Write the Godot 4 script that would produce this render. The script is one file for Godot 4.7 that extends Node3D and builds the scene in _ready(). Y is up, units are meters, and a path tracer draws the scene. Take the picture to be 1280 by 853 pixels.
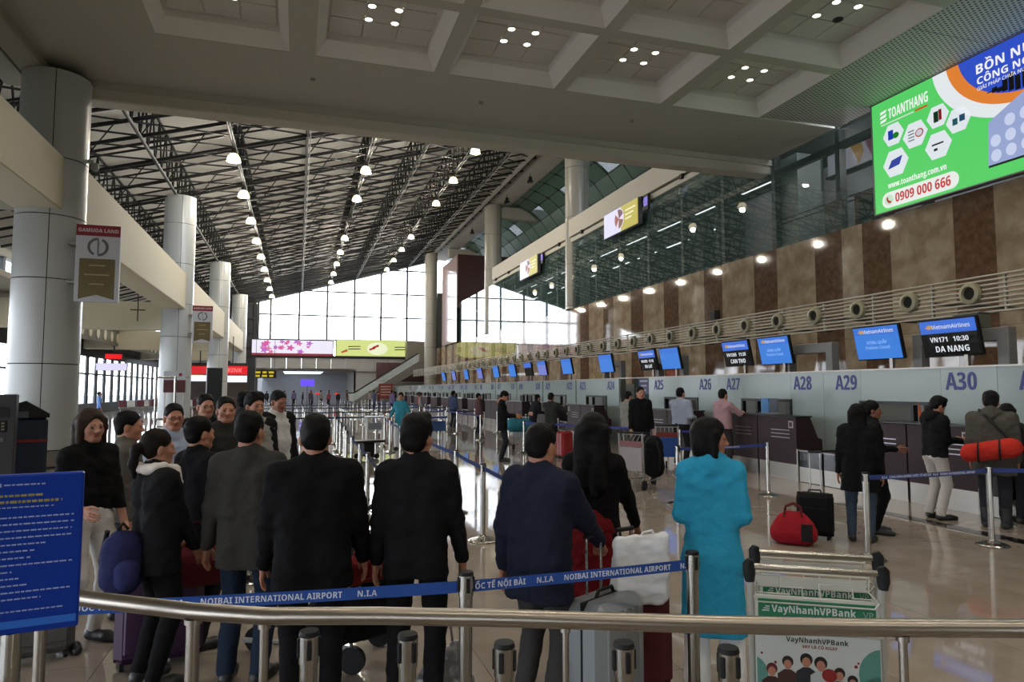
extends Node3D

# Check-in hall of an airport terminal.  x = right, y = up, -z = down the hall, metres.
var mats := {}
var texs := {}

func _ready() -> void:
	setup_view()
	build_shell()
	build_ceiling()
	build_roof()
	build_columns()
	build_right_side()
	build_far_wall()
	build_left_side()
	build_counters()
	build_barriers()
	build_foreground()
	build_luggage()
	build_people()

func setup_view() -> void:
	var cam := Camera3D.new()
	cam.name = "camera"
	cam.keep_aspect = Camera3D.KEEP_HEIGHT
	cam.fov = 53.13
	cam.near = 0.05
	cam.far = 400.0
	cam.position = Vector3(0, 1.8, 0)
	cam.rotation = Vector3(deg_to_rad(4.057), deg_to_rad(-17.4), 0)
	add_child(cam)
	cam.current = true
	var e := Environment.new()
	e.background_mode = Environment.BG_SKY
	var sm := ProceduralSkyMaterial.new()
	sm.sky_top_color = Color(0.80, 0.84, 0.90)
	sm.sky_horizon_color = Color(0.90, 0.92, 0.95)
	sm.ground_bottom_color = Color(0.45, 0.46, 0.47)
	sm.ground_horizon_color = Color(0.70, 0.71, 0.72)
	sm.sun_angle_max = 0.0
	sm.energy_multiplier = SKY
	var sky := Sky.new()
	sky.sky_material = sm
	e.sky = sky
	e.tonemap_mode = Environment.TONE_MAPPER_LINEAR
	e.tonemap_exposure = EXPOSURE
	e.sdfgi_enabled = true
	e.ssao_enabled = true
	e.ssil_enabled = true
	var we := WorldEnvironment.new()
	we.name = "world_environment"
	we.environment = e
	add_child(we)

const EXPOSURE := 1.0
const SKY := 12.0
const BAY_LAMP := 9.0       # high-bay lamps under the truss roof
const DOWN_LAMP := 3.0      # recessed downlights of the low ceiling

# ------------------------------------------------------------------ materials
func noise_tex(key: String, freq: float, octaves: int, seed_: int, ramp: Gradient = null, normal := false, bump := 4.0, size := 512, warp := 0.0) -> NoiseTexture2D:
	if texs.has(key):
		return texs[key]
	var fn := FastNoiseLite.new()
	fn.noise_type = FastNoiseLite.TYPE_SIMPLEX_SMOOTH
	fn.frequency = freq
	fn.fractal_octaves = octaves
	fn.seed = seed_
	if warp > 0.0:
		fn.domain_warp_enabled = true
		fn.domain_warp_amplitude = warp
		fn.domain_warp_frequency = freq * 0.7
	var t := NoiseTexture2D.new()
	t.width = size
	t.height = size
	t.seamless = true
	t.noise = fn
	t.as_normal_map = normal
	t.bump_strength = bump
	if ramp:
		t.color_ramp = ramp
	texs[key] = t
	return t

func ramp2(a: Color, b: Color, m := Color(0, 0, 0, 0)) -> Gradient:
	var g := Gradient.new()
	g.set_color(0, a)
	g.set_color(1, b)
	if m.a > 0.0:
		g.add_point(0.5, m)
	return g

func mat(c: Color, rough := 0.6, metal := 0.0, spec := 0.5) -> StandardMaterial3D:
	var key := "%s|%.3f|%.3f|%.2f" % [c.to_html(), rough, metal, spec]
	if mats.has(key):
		return mats[key]
	var m := StandardMaterial3D.new()
	m.albedo_color = c
	m.roughness = rough
	m.metallic = metal
	m.metallic_specular = spec
	mats[key] = m
	return m

func glow(c: Color, k := 1.0) -> StandardMaterial3D:
	var key := "glow%s|%.3f" % [c.to_html(), k]
	if mats.has(key):
		return mats[key]
	var m := StandardMaterial3D.new()
	m.albedo_color = Color(c.r * 0.3, c.g * 0.3, c.b * 0.3)
	m.roughness = 0.4
	m.emission_enabled = true
	m.emission = c
	m.emission_energy_multiplier = k
	mats[key] = m
	return m

func glass(tint: Color, alpha: float, rough := 0.02) -> StandardMaterial3D:
	var key := "glass%s|%.3f|%.3f" % [tint.to_html(), alpha, rough]
	if mats.has(key):
		return mats[key]
	var m := StandardMaterial3D.new()
	m.albedo_color = Color(tint.r, tint.g, tint.b, alpha)
	m.transparency = BaseMaterial3D.TRANSPARENCY_ALPHA
	m.roughness = rough
	m.metallic_specular = 0.5
	mats[key] = m
	return m

func tri_mat(key: String, tex: Texture2D, scale: float, rough: float, metal := 0.0, ntex: Texture2D = null, nscale := 1.0, tint := Color.WHITE) -> StandardMaterial3D:
	if mats.has(key):
		return mats[key]
	var m := StandardMaterial3D.new()
	m.albedo_color = tint
	if tex:
		m.albedo_texture = tex
	m.roughness = rough
	m.metallic = metal
	m.uv1_triplanar = true
	m.uv1_world_triplanar = true
	m.uv1_scale = Vector3.ONE * scale
	if ntex:
		m.normal_enabled = true
		m.normal_texture = ntex
		m.normal_scale = nscale
	mats[key] = m
	return m

func cloth(c: Color, rough := 0.9) -> StandardMaterial3D:
	var key := "cloth" + c.to_html()
	if mats.has(key):
		return mats[key]
	var m := StandardMaterial3D.new()
	m.albedo_color = c.linear_to_srgb()
	m.roughness = rough
	m.metallic_specular = 0.25
	m.uv1_triplanar = true
	m.uv1_scale = Vector3.ONE * 2.2
	m.normal_enabled = true
	m.normal_texture = noise_tex("cloth_n", 0.02, 4, 11, null, true, 6.0, 256)
	m.normal_scale = 0.5
	mats[key] = m
	return m

func steel() -> StandardMaterial3D:
	return mat(Color(0.66, 0.65, 0.62), 0.22, 1.0)
func brushed() -> StandardMaterial3D:
	return mat(Color(0.62, 0.60, 0.57), 0.38, 1.0)
func black_plastic() -> StandardMaterial3D:
	return mat(Color(0.09, 0.09, 0.095), 0.55, 0.0, 0.35)

# ------------------------------------------------------------------ scene tree helpers
func thing(called: String, label: String, category: String, at := Vector3.ZERO, turn := 0.0, group := "") -> Node3D:
	var o := Node3D.new()
	o.name = called
	add_child(o, true)
	o.position = at
	o.rotation.y = turn
	return tag(o, label, category, group)

func tag(o: Node3D, label: String, category: String, group := "", kind := "") -> Node3D:
	o.set_meta("label", label)
	o.set_meta("category", category)
	if group != "":
		o.set_meta("group", group)
	if kind != "":
		o.set_meta("kind", kind)
	return o

func structure(called: String, label: String, category: String, at := Vector3.ZERO) -> Node3D:
	var o := thing(called, label, category, at)
	o.set_meta("kind", "structure")
	return o

func part(parent: Node, called: String, m: Mesh, material: Material, at := Vector3.ZERO, basis := Basis()) -> MeshInstance3D:
	var o := MeshInstance3D.new()
	o.name = called
	o.mesh = m
	o.material_override = material
	o.cast_shadow = GeometryInstance3D.SHADOW_CASTING_SETTING_ON
	o.transform = Transform3D(basis, at)
	parent.add_child(o, true)
	return o

func box_part(parent: Node, called: String, ctr: Vector3, size: Vector3, material: Material, bev := 0.0) -> MeshInstance3D:
	return part(parent, called, box_mesh(size, bev), material, ctr)

# a box given by its two corners
func span(parent: Node, called: String, a: Vector3, b: Vector3, material: Material, bev := 0.0) -> MeshInstance3D:
	return box_part(parent, called, (a + b) * 0.5, (b - a).abs(), material, bev)

var box_cache := {}
func box_mesh(size: Vector3, bev := 0.0) -> Mesh:
	var key := "%.4f %.4f %.4f %.4f" % [size.x, size.y, size.z, bev]
	if not box_cache.has(key):
		var b := MB.new()
		b.box(Vector3.ZERO, size, bev)
		box_cache[key] = b.mesh()
	return box_cache[key]

func ordinal(i: int) -> String:
	return ["first", "second", "third", "fourth", "fifth", "sixth", "seventh", "eighth", "ninth", "tenth", "eleventh", "twelfth", "thirteenth", "fourteenth"][i] if i < 14 else "%dth" % (i + 1)

func text_mesh(s: String, height: float, depth := 0.004, bold := true, serif := false) -> TextMesh:
	var key := "T%s|%.4f|%.4f|%s|%s" % [s, height, depth, bold, serif]
	if box_cache.has(key):
		return box_cache[key]
	var f := SystemFont.new()
	f.font_names = PackedStringArray(["Droid Serif" if serif else "Droid Sans"])
	f.font_weight = 700 if bold else 400
	var t := TextMesh.new()
	t.text = s
	t.font = f
	t.font_size = 48
	t.pixel_size = height / 35.0      # cap height of the face is about 0.71 of the size
	t.depth = depth
	t.curve_step = 2.0
	t.horizontal_alignment = HORIZONTAL_ALIGNMENT_CENTER
	t.vertical_alignment = VERTICAL_ALIGNMENT_CENTER
	box_cache[key] = t
	return t

# ------------------------------------------------------------------ mesh builder
class MB:
	var v := PackedVector3Array()
	var n := PackedVector3Array()
	var ix := PackedInt32Array()

	func tri(a: Vector3, b: Vector3, c: Vector3) -> void:
		var nn := (b - a).cross(c - a).normalized()
		var k := v.size()
		v.append_array([a, b, c])
		n.append_array([nn, nn, nn])
		ix.append_array([k, k + 2, k + 1])

	func quad(a: Vector3, b: Vector3, c: Vector3, d: Vector3) -> void:
		var nn := (b - a).cross(c - a)
		if nn.length_squared() < 1e-14:
			nn = (c - a).cross(d - a)
		nn = nn.normalized()
		var k := v.size()
		v.append_array([a, b, c, d])
		n.append_array([nn, nn, nn, nn])
		ix.append_array([k, k + 2, k + 1, k, k + 3, k + 2])

	func quadn(a: Vector3, b: Vector3, c: Vector3, d: Vector3, na: Vector3, nb: Vector3, nc: Vector3, nd: Vector3) -> void:
		var k := v.size()
		v.append_array([a, b, c, d])
		n.append_array([na, nb, nc, nd])
		ix.append_array([k, k + 2, k + 1, k, k + 3, k + 2])

	func box(ctr: Vector3, size: Vector3, bev := 0.0, bs := Basis()) -> void:
		var h := size * 0.5
		var e := minf(bev, minf(h.x, minf(h.y, h.z)) * 0.9)
		var hi := [h.x, h.y, h.z]
		# faces
		for ax in 3:
			var u := (ax + 1) % 3
			var w := (ax + 2) % 3
			for s in [1.0, -1.0]:
				var q := []
				for cc in [[-1, -1], [1, -1], [1, 1], [-1, 1]]:
					var p := Vector3.ZERO
					p[ax] = s * hi[ax]
					p[u] = cc[0] * (hi[u] - e)
					p[w] = cc[1] * (hi[w] - e)
					q.append(ctr + bs * p)
				if s > 0:
					quad(q[0], q[1], q[2], q[3])
				else:
					quad(q[3], q[2], q[1], q[0])
		if e <= 0.0:
			return
		# edges
		for ax in 3:
			var u := (ax + 1) % 3
			var w := (ax + 2) % 3
			for su in [1.0, -1.0]:
				for sw in [1.0, -1.0]:
					var p0 := Vector3.ZERO
					var p1 := Vector3.ZERO
					p0[u] = su * hi[u]
					p0[w] = sw * (hi[w] - e)
					p1[u] = su * (hi[u] - e)
					p1[w] = sw * hi[w]
					var a0 := p0
					var b0 := p0
					var a1 := p1
					var b1 := p1
					a0[ax] = -(hi[ax] - e)
					b0[ax] = hi[ax] - e
					a1[ax] = -(hi[ax] - e)
					b1[ax] = hi[ax] - e
					if su * sw > 0:
						quad(ctr + bs * a0, ctr + bs * a1, ctr + bs * b1, ctr + bs * b0)
					else:
						quad(ctr + bs * b0, ctr + bs * b1, ctr + bs * a1, ctr + bs * a0)
		for sx in [1.0, -1.0]:
			for sy in [1.0, -1.0]:
				for sz in [1.0, -1.0]:
					var a := ctr + bs * Vector3(sx * h.x, sy * (h.y - e), sz * (h.z - e))
					var b := ctr + bs * Vector3(sx * (h.x - e), sy * h.y, sz * (h.z - e))
					var c := ctr + bs * Vector3(sx * (h.x - e), sy * (h.y - e), sz * h.z)
					if sx * sy * sz > 0:
						tri(a, b, c)
					else:
						tri(a, c, b)

	# a tube along a path; r is one radius or one per point
	func tube(path: Array, r, sides := 8, caps := true, squash := 1.0) -> void:
		var m := path.size()
		var up := Vector3.UP
		var d0: Vector3 = (path[1] - path[0]).normalized()
		if absf(d0.dot(up)) > 0.95:
			up = Vector3.RIGHT
		var px := up.cross(d0).normalized()
		var rings := []
		var norms := []
		for i in m:
			var t: Vector3
			if i == 0:
				t = path[1] - path[0]
			elif i == m - 1:
				t = path[i] - path[i - 1]
			else:
				t = (path[i + 1] - path[i]).normalized() + (path[i] - path[i - 1]).normalized()
			t = t.normalized()
			px = (px - t * px.dot(t)).normalized()
			var py := t.cross(px)
			var rr: float = r[i] if r is Array else r
			var ring := PackedVector3Array()
			var nr := PackedVector3Array()
			for k in sides:
				var a := TAU * k / sides
				var o := px * cos(a) + py * sin(a) * squash
				ring.append(path[i] + o * rr)
				nr.append(o.normalized())
			rings.append(ring)
			norms.append(nr)
		for i in m - 1:
			for k in sides:
				var k2 := (k + 1) % sides
				quadn(rings[i][k], rings[i][k2], rings[i + 1][k2], rings[i + 1][k], norms[i][k], norms[i][k2], norms[i + 1][k2], norms[i + 1][k])
		if caps:
			for k in range(1, sides - 1):
				tri(rings[0][0], rings[0][k + 1], rings[0][k])
				tri(rings[m - 1][0], rings[m - 1][k], rings[m - 1][k + 1])

	# profile: Vector2(radius, height) from bottom to top, turned round y
	func lathe(prof: Array, sides := 24, at := Vector3.ZERO, a0 := 0.0, a1 := TAU) -> void:
		for i in prof.size() - 1:
			var p: Vector2 = prof[i]
			var q: Vector2 = prof[i + 1]
			var d := (q - p)
			var nn := Vector2(d.y, -d.x).normalized()
			for k in sides:
				var s := a0 + (a1 - a0) * k / sides
				var t := a0 + (a1 - a0) * (k + 1) / sides
				var cs := Vector3(cos(s), 0, -sin(s))
				var ct := Vector3(cos(t), 0, -sin(t))
				var ns := cs * nn.x + Vector3.UP * nn.y
				var nt := ct * nn.x + Vector3.UP * nn.y
				quadn(at + cs * p.x + Vector3.UP * p.y, at + ct * p.x + Vector3.UP * p.y, at + ct * q.x + Vector3.UP * q.y, at + cs * q.x + Vector3.UP * q.y, ns, nt, nt, ns)

	# polygon in xy (counter-clockwise) pushed from z = 0 to z = depth (towards +z), set by xf
	func prism(poly: PackedVector2Array, depth: float, xf := Transform3D()) -> void:
		var pl := poly
		if Geometry2D.is_polygon_clockwise(pl):
			pl = poly.duplicate()
			pl.reverse()
		var t := Geometry2D.triangulate_polygon(pl)
		for i in range(0, t.size(), 3):
			var a := pl[t[i]]
			var b := pl[t[i + 1]]
			var c := pl[t[i + 2]]
			if (b - a).cross(c - a) < 0:
				var s := b
				b = c
				c = s
			tri(xf * Vector3(a.x, a.y, depth), xf * Vector3(b.x, b.y, depth), xf * Vector3(c.x, c.y, depth))
			tri(xf * Vector3(a.x, a.y, 0), xf * Vector3(c.x, c.y, 0), xf * Vector3(b.x, b.y, 0))
		for i in pl.size():
			var a := pl[i]
			var b := pl[(i + 1) % pl.size()]
			quad(xf * Vector3(a.x, a.y, 0), xf * Vector3(b.x, b.y, 0), xf * Vector3(b.x, b.y, depth), xf * Vector3(a.x, a.y, depth))

	func mesh() -> ArrayMesh:
		var arr := []
		arr.resize(Mesh.ARRAY_MAX)
		arr[Mesh.ARRAY_VERTEX] = v
		arr[Mesh.ARRAY_NORMAL] = n
		arr[Mesh.ARRAY_INDEX] = ix
		var m := ArrayMesh.new()
		m.add_surface_from_arrays(Mesh.PRIMITIVE_TRIANGLES, arr)
		return m

func tube_mesh(path: Array, r, sides := 8) -> ArrayMesh:
	var b := MB.new()
	b.tube(path, r, sides)
	return b.mesh()

func lathe_mesh(prof: Array, sides := 24) -> ArrayMesh:
	var b := MB.new()
	b.lathe(prof, sides)
	return b.mesh()

func prism_mesh(poly: PackedVector2Array, depth: float) -> ArrayMesh:
	var b := MB.new()
	b.prism(poly, depth)
	return b.mesh()

func rect_poly(x0: float, y0: float, x1: float, y1: float) -> PackedVector2Array:
	return PackedVector2Array([Vector2(x0, y0), Vector2(x1, y0), Vector2(x1, y1), Vector2(x0, y1)])

func disc_poly(c: Vector2, rx: float, ry: float, sides := 20) -> PackedVector2Array:
	var p := PackedVector2Array()
	for k in sides:
		p.append(c + Vector2(rx * cos(TAU * k / sides), ry * sin(TAU * k / sides)))
	return p

# ------------------------------------------------------------------ shell: floor, ceiling, roof
const ZR := 14.0        # rear wall
const ZF := -82.0       # far gable
const XL := -15.0       # outer glazing of the side annex
const XS := 15.2        # stone wall and mezzanine glazing

func hb(x: float) -> float:       # underside of the roof truss
	return 12.0 + 0.29 * (x + 4.0)

func build_shell() -> void:
	var fl := structure("floor", "polished beige stone tile floor of the check-in hall", "floor")
	span(fl, "screed", Vector3(-16, -0.3, ZR + 0.5), Vector3(23, -0.012, -101), mat(Color(0.30, 0.28, 0.26), 0.9))
	var fn := noise_tex("floor_n", 0.012, 4, 3, ramp2(Color(0.90, 0.88, 0.86), Color(1, 1, 1)))
	var tones := []
	for t in [Color(0.60, 0.565, 0.525), Color(0.612, 0.577, 0.537), Color(0.59, 0.555, 0.517)]:
		var m := tri_mat("floor%s" % t.to_html(), fn, 0.35, 0.045, 0.0, null, 1.0, t)
		m.metallic_specular = 0.6
		tones.append(m)
	var ts := 1.2
	var cells := []
	for i in 32:
		for k in 96:
			var x := -15.6 + (i + 0.5) * ts
			var z := ZR - (k + 0.5) * ts
			if x > 22.8:
				continue
			var fwd := Vector3(0.299, 0, -0.954)
			var d := x * fwd.x + z * fwd.z
			var s := x * 0.954 + z * 0.299
			var seen: bool = d > 2.0 and absf(s) < d * 0.77 + 1.0
			cells.append([d if seen else 1000.0 + absf(d), x, z, (i * 7 + k * 13) % 3])
	cells.sort_custom(func(a, b): return a[0] < b[0])
	var one := box_mesh(Vector3(ts - 0.004, 0.02, ts - 0.004))
	var rest := [MB.new(), MB.new(), MB.new()]
	for j in cells.size():
		var c: Array = cells[j]
		if j < 290:
			part(fl, "floor_tile", one, tones[c[3]], Vector3(c[1], -0.01, c[2]))
		else:
			var hs := ts * 0.5 - 0.002
			rest[c[3]].quad(Vector3(c[1] - hs, 0, c[2] + hs), Vector3(c[1] + hs, 0, c[2] + hs), Vector3(c[1] + hs, 0, c[2] - hs), Vector3(c[1] - hs, 0, c[2] - hs))
	for q in 3:
		part(fl, "floor_tile_field", rest[q].mesh(), tones[q]).set_meta("kind", "stuff")
	span(fl, "dark_inlay", Vector3(8.11, 0.0, -8.95), Vector3(8.33, 0.004, -2.0), mat(Color(0.05, 0.045, 0.045), 0.12))
	var gr := structure("ground", "pale concrete apron outside the glazing", "ground")
	span(gr, "apron", Vector3(-180, -0.6, 60), Vector3(180, -0.31, -260), mat(Color(0.5, 0.5, 0.49), 0.9))

	var cream := mat(Color(0.70, 0.67, 0.58), 0.7)
	var rear := structure("wall_rear", "rear wall of the hall with tall glazed bays", "wall")
	var bays := [-9.0, 9.0]
	span(rear, "parapet", Vector3(-15.6, 2.9, ZR), Vector3(22.8, 14.5, ZR + 0.4), cream)
	span(rear, "plinth", Vector3(-15.6, -0.3, ZR), Vector3(22.8, 0.3, ZR + 0.4), cream)
	var xx := -15.6
	for b in bays:
		span(rear, "pier", Vector3(xx, 0.3, ZR), Vector3(b - 2.2, 2.9, ZR + 0.4), cream)
		span(rear, "pane", Vector3(b - 2.2, 0.3, ZR + 0.18), Vector3(b + 2.2, 2.9, ZR + 0.2), glass(Color(0.8, 0.85, 0.85), 0.12))
		for q in [-2.15, 0.0, 2.15]:
			span(rear, "mullion", Vector3(b + q - 0.05, 0.3, ZR + 0.1), Vector3(b + q + 0.05, 2.9, ZR + 0.3), mat(Color(0.12, 0.13, 0.13), 0.5))
		xx = b + 2.2
	span(rear, "pier", Vector3(xx, 0.3, ZR), Vector3(22.8, 2.9, ZR + 0.4), cream)

func build_ceiling() -> void:
	var c := structure("ceiling", "low grey coffered ceiling over the near part of the hall", "ceiling")
	var plain := mat(Color(0.71, 0.70, 0.65), 0.85)
	var rimm := mat(Color(0.88, 0.87, 0.84), 0.8)
	var tile := mat(Color(0.80, 0.79, 0.76), 0.9)
	var y := 9.6
	span(c, "slab", Vector3(-6.3, 10.35, ZR), Vector3(XS, 10.6, -19.4), plain)
	span(c, "soffit_panel", Vector3(-6.0, y, -16.14), Vector3(XS, y + 0.2, -19.2), plain)
	span(c, "soffit_panel", Vector3(-6.0, y, ZR), Vector3(-3.32, y + 0.2, -16.14), plain)
	# perforated metal strip beside the billboard wall
	var im := Image.create(64, 64, false, Image.FORMAT_RGB8)
	im.fill(Color(0.74, 0.73, 0.71))
	for dx in 64:
		for dy in 64:
			var ux := fposmod(dx, 32) - 16.0
			var uy := fposmod(dy + (16 if (dx / 32) % 2 else 0), 32) - 16.0
			if ux * ux + uy * uy < 80.0:
				im.set_pixel(dx, dy, Color(0.12, 0.12, 0.12))
	var perf := tri_mat("perforated", ImageTexture.create_from_image(im), 5.0, 0.6)
	for k in 6:
		span(c, "perforated_panel", Vector3(12.5, y - 0.002, ZR - 5.0 * k - 0.02), Vector3(XS, y + 0.05, maxf(ZR - 5.0 * (k + 1), -16.14)), perf)
	# front downstand beam and the side beam over the columns
	span(c, "downstand_beam", Vector3(-6.3, 9.12, -19.2), Vector3(XS + 0.3, 10.6, -19.75), mat(Color(0.78, 0.76, 0.70), 0.8), 0.03)
	span(c, "downstand_lip", Vector3(-6.3, 9.42, -19.12), Vector3(XS + 0.3, 9.6, -19.2), plain)
	span(c, "side_beam", Vector3(-6.45, 9.36, ZR), Vector3(-5.9, 10.6, -19.5), mat(Color(0.66, 0.63, 0.56), 0.8), 0.02)
	span(c, "side_fascia", Vector3(-7.1, 9.36, ZR), Vector3(-6.5, 10.3, -19.5), plain, 0.02)
	# coffers
	var cx := [-1.745, 1.64, 4.79, 7.91, 11.075]
	var hw := 1.4
	var edges := [-3.32]
	for q in 4:
		edges.append((cx[q] + cx[q + 1]) * 0.5)
	var rows := 9
	for r in rows:
		var z0 := -14.72 + 3.12 * r
		var zb: float = z0 + 1.56
		span(c, "cross_rib", Vector3(-3.32, y, z0 + hw), Vector3(12.5, y + 0.5, zb + 0.16), plain)
	for q in 6:
		var xa: float = -3.32 if q == 0 else cx[q - 1] + hw
		var xb: float = 12.5 if q == 5 else cx[q] - hw
		if xb - xa > 0.02:
			span(c, "long_rib", Vector3(xa, y, ZR), Vector3(xb, y + 0.5, -16.14), plain)
	var rim := MB.new()
	for s in 4:
		var bs := Basis(Vector3.UP, s * PI / 2)
		rim.quad(bs * Vector3(hw, 0, -hw), bs * Vector3(hw - 0.22, 0.32, -hw + 0.22), bs * Vector3(-hw + 0.22, 0.32, -hw + 0.22), bs * Vector3(-hw, 0, -hw))
		rim.quad(bs * Vector3(hw - 0.22, 0.32, -hw + 0.22), bs * Vector3(hw - 0.22, 0.5, -hw + 0.22), bs * Vector3(-hw + 0.22, 0.5, -hw + 0.22), bs * Vector3(-hw + 0.22, 0.32, -hw + 0.22))
	var rimmesh := rim.mesh()
	var tl := box_mesh(Vector3(0.73, 0.03, 0.73), 0.006)
	var fit := lathe_mesh([Vector2(0.115, 0.0), Vector2(0.115, -0.02), Vector2(0.085, -0.02), Vector2(0.08, 0.0)], 16)
	var lens := lathe_mesh([Vector2(0.0, -0.012), Vector2(0.085, -0.012)], 16)
	var offs := [Vector2(-0.3, -0.26), Vector2(0.28, -0.26), Vector2(-0.28, 0.3), Vector2(0.3, 0.3)]
	for r in rows:
		for q in 5:
			var o := Vector3(cx[q], y, -14.72 + 3.12 * r)
			part(c, "coffer_rim", rimmesh, rimm, o)
			var near: bool = r < 3
			part(c, "coffer_panel", box_mesh(Vector3(2 * hw, 0.05, 2 * hw)), rimm, o + Vector3(0, 0.52, 0))
			if near:
				for a in 3:
					for b in 3:
						part(c, "acoustic_tile", tl, tile, o + Vector3((a - 1) * 0.76, 0.475, (b - 1) * 0.76))
			var row_word: String = ["front row", "second row", "third row"][r] if near else "a row behind the camera"
			if near:
				for w in 4:
					if (q == 0 and w == 3 and r == 0) or (q == 4 and w == 1 and r == 1):
						var sn := thing("ceiling_sensor", "small dark round sensor in the missing lamp place of the %s ceiling coffer" % ("leftmost front" if q == 0 else "rightmost second row"), "sensor", o + Vector3(offs[w].x, 0.46, offs[w].y))
						part(sn, "housing", fit, mat(Color(0.25, 0.25, 0.25), 0.5))
						part(sn, "sensor_lens", lens, mat(Color(0.08, 0.08, 0.08), 0.3))
						continue
					var dl := thing("downlight", "round recessed downlight, %s of four in the %s ceiling coffer from the left, %s" % [ordinal(w), ordinal(q), row_word], "downlight", o + Vector3(offs[w].x, 0.46, offs[w].y))
					part(dl, "trim_ring", fit, mat(Color(0.8, 0.8, 0.78), 0.4))
					part(dl, "lamp_lens", lens, glow(Color(1.0, 0.95, 0.86), 6.0))
			if near or r % 2 == 1:
				var sp := SpotLight3D.new()
				sp.name = "downlight_beam"
				sp.position = o + Vector3(0, 0.38, 0)
				sp.rotation = Vector3(-PI / 2, 0, 0)
				sp.spot_angle = 66
				sp.spot_angle_attenuation = 0.6
				sp.spot_range = 30
				sp.spot_attenuation = 2.0
				sp.light_color = Color(1.0, 0.96, 0.90)
				sp.light_energy = DOWN_LAMP * (1.0 if near else 2.0)
				sp.light_size = 0.3
				sp.shadow_enabled = true
				add_child(sp)
	# small ceiling fittings on the flat soffit
	var det := lathe_mesh([Vector2(0.0, -0.05), Vector2(0.05, -0.045), Vector2(0.07, 0.0)], 14)
	for p in [Vector3(0.2, y, -17.4), Vector3(4.6, y, -17.5), Vector3(9.1, y, -17.4), Vector3(12.9, y, -17.6)]:
		var d := thing("smoke_detector", "small round smoke detector on the flat soffit, %s from the left" % ordinal(int((p.x + 1.0) / 4.3)), "smoke detector", p)
		part(d, "housing", det, mat(Color(0.55, 0.54, 0.5), 0.6))

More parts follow.
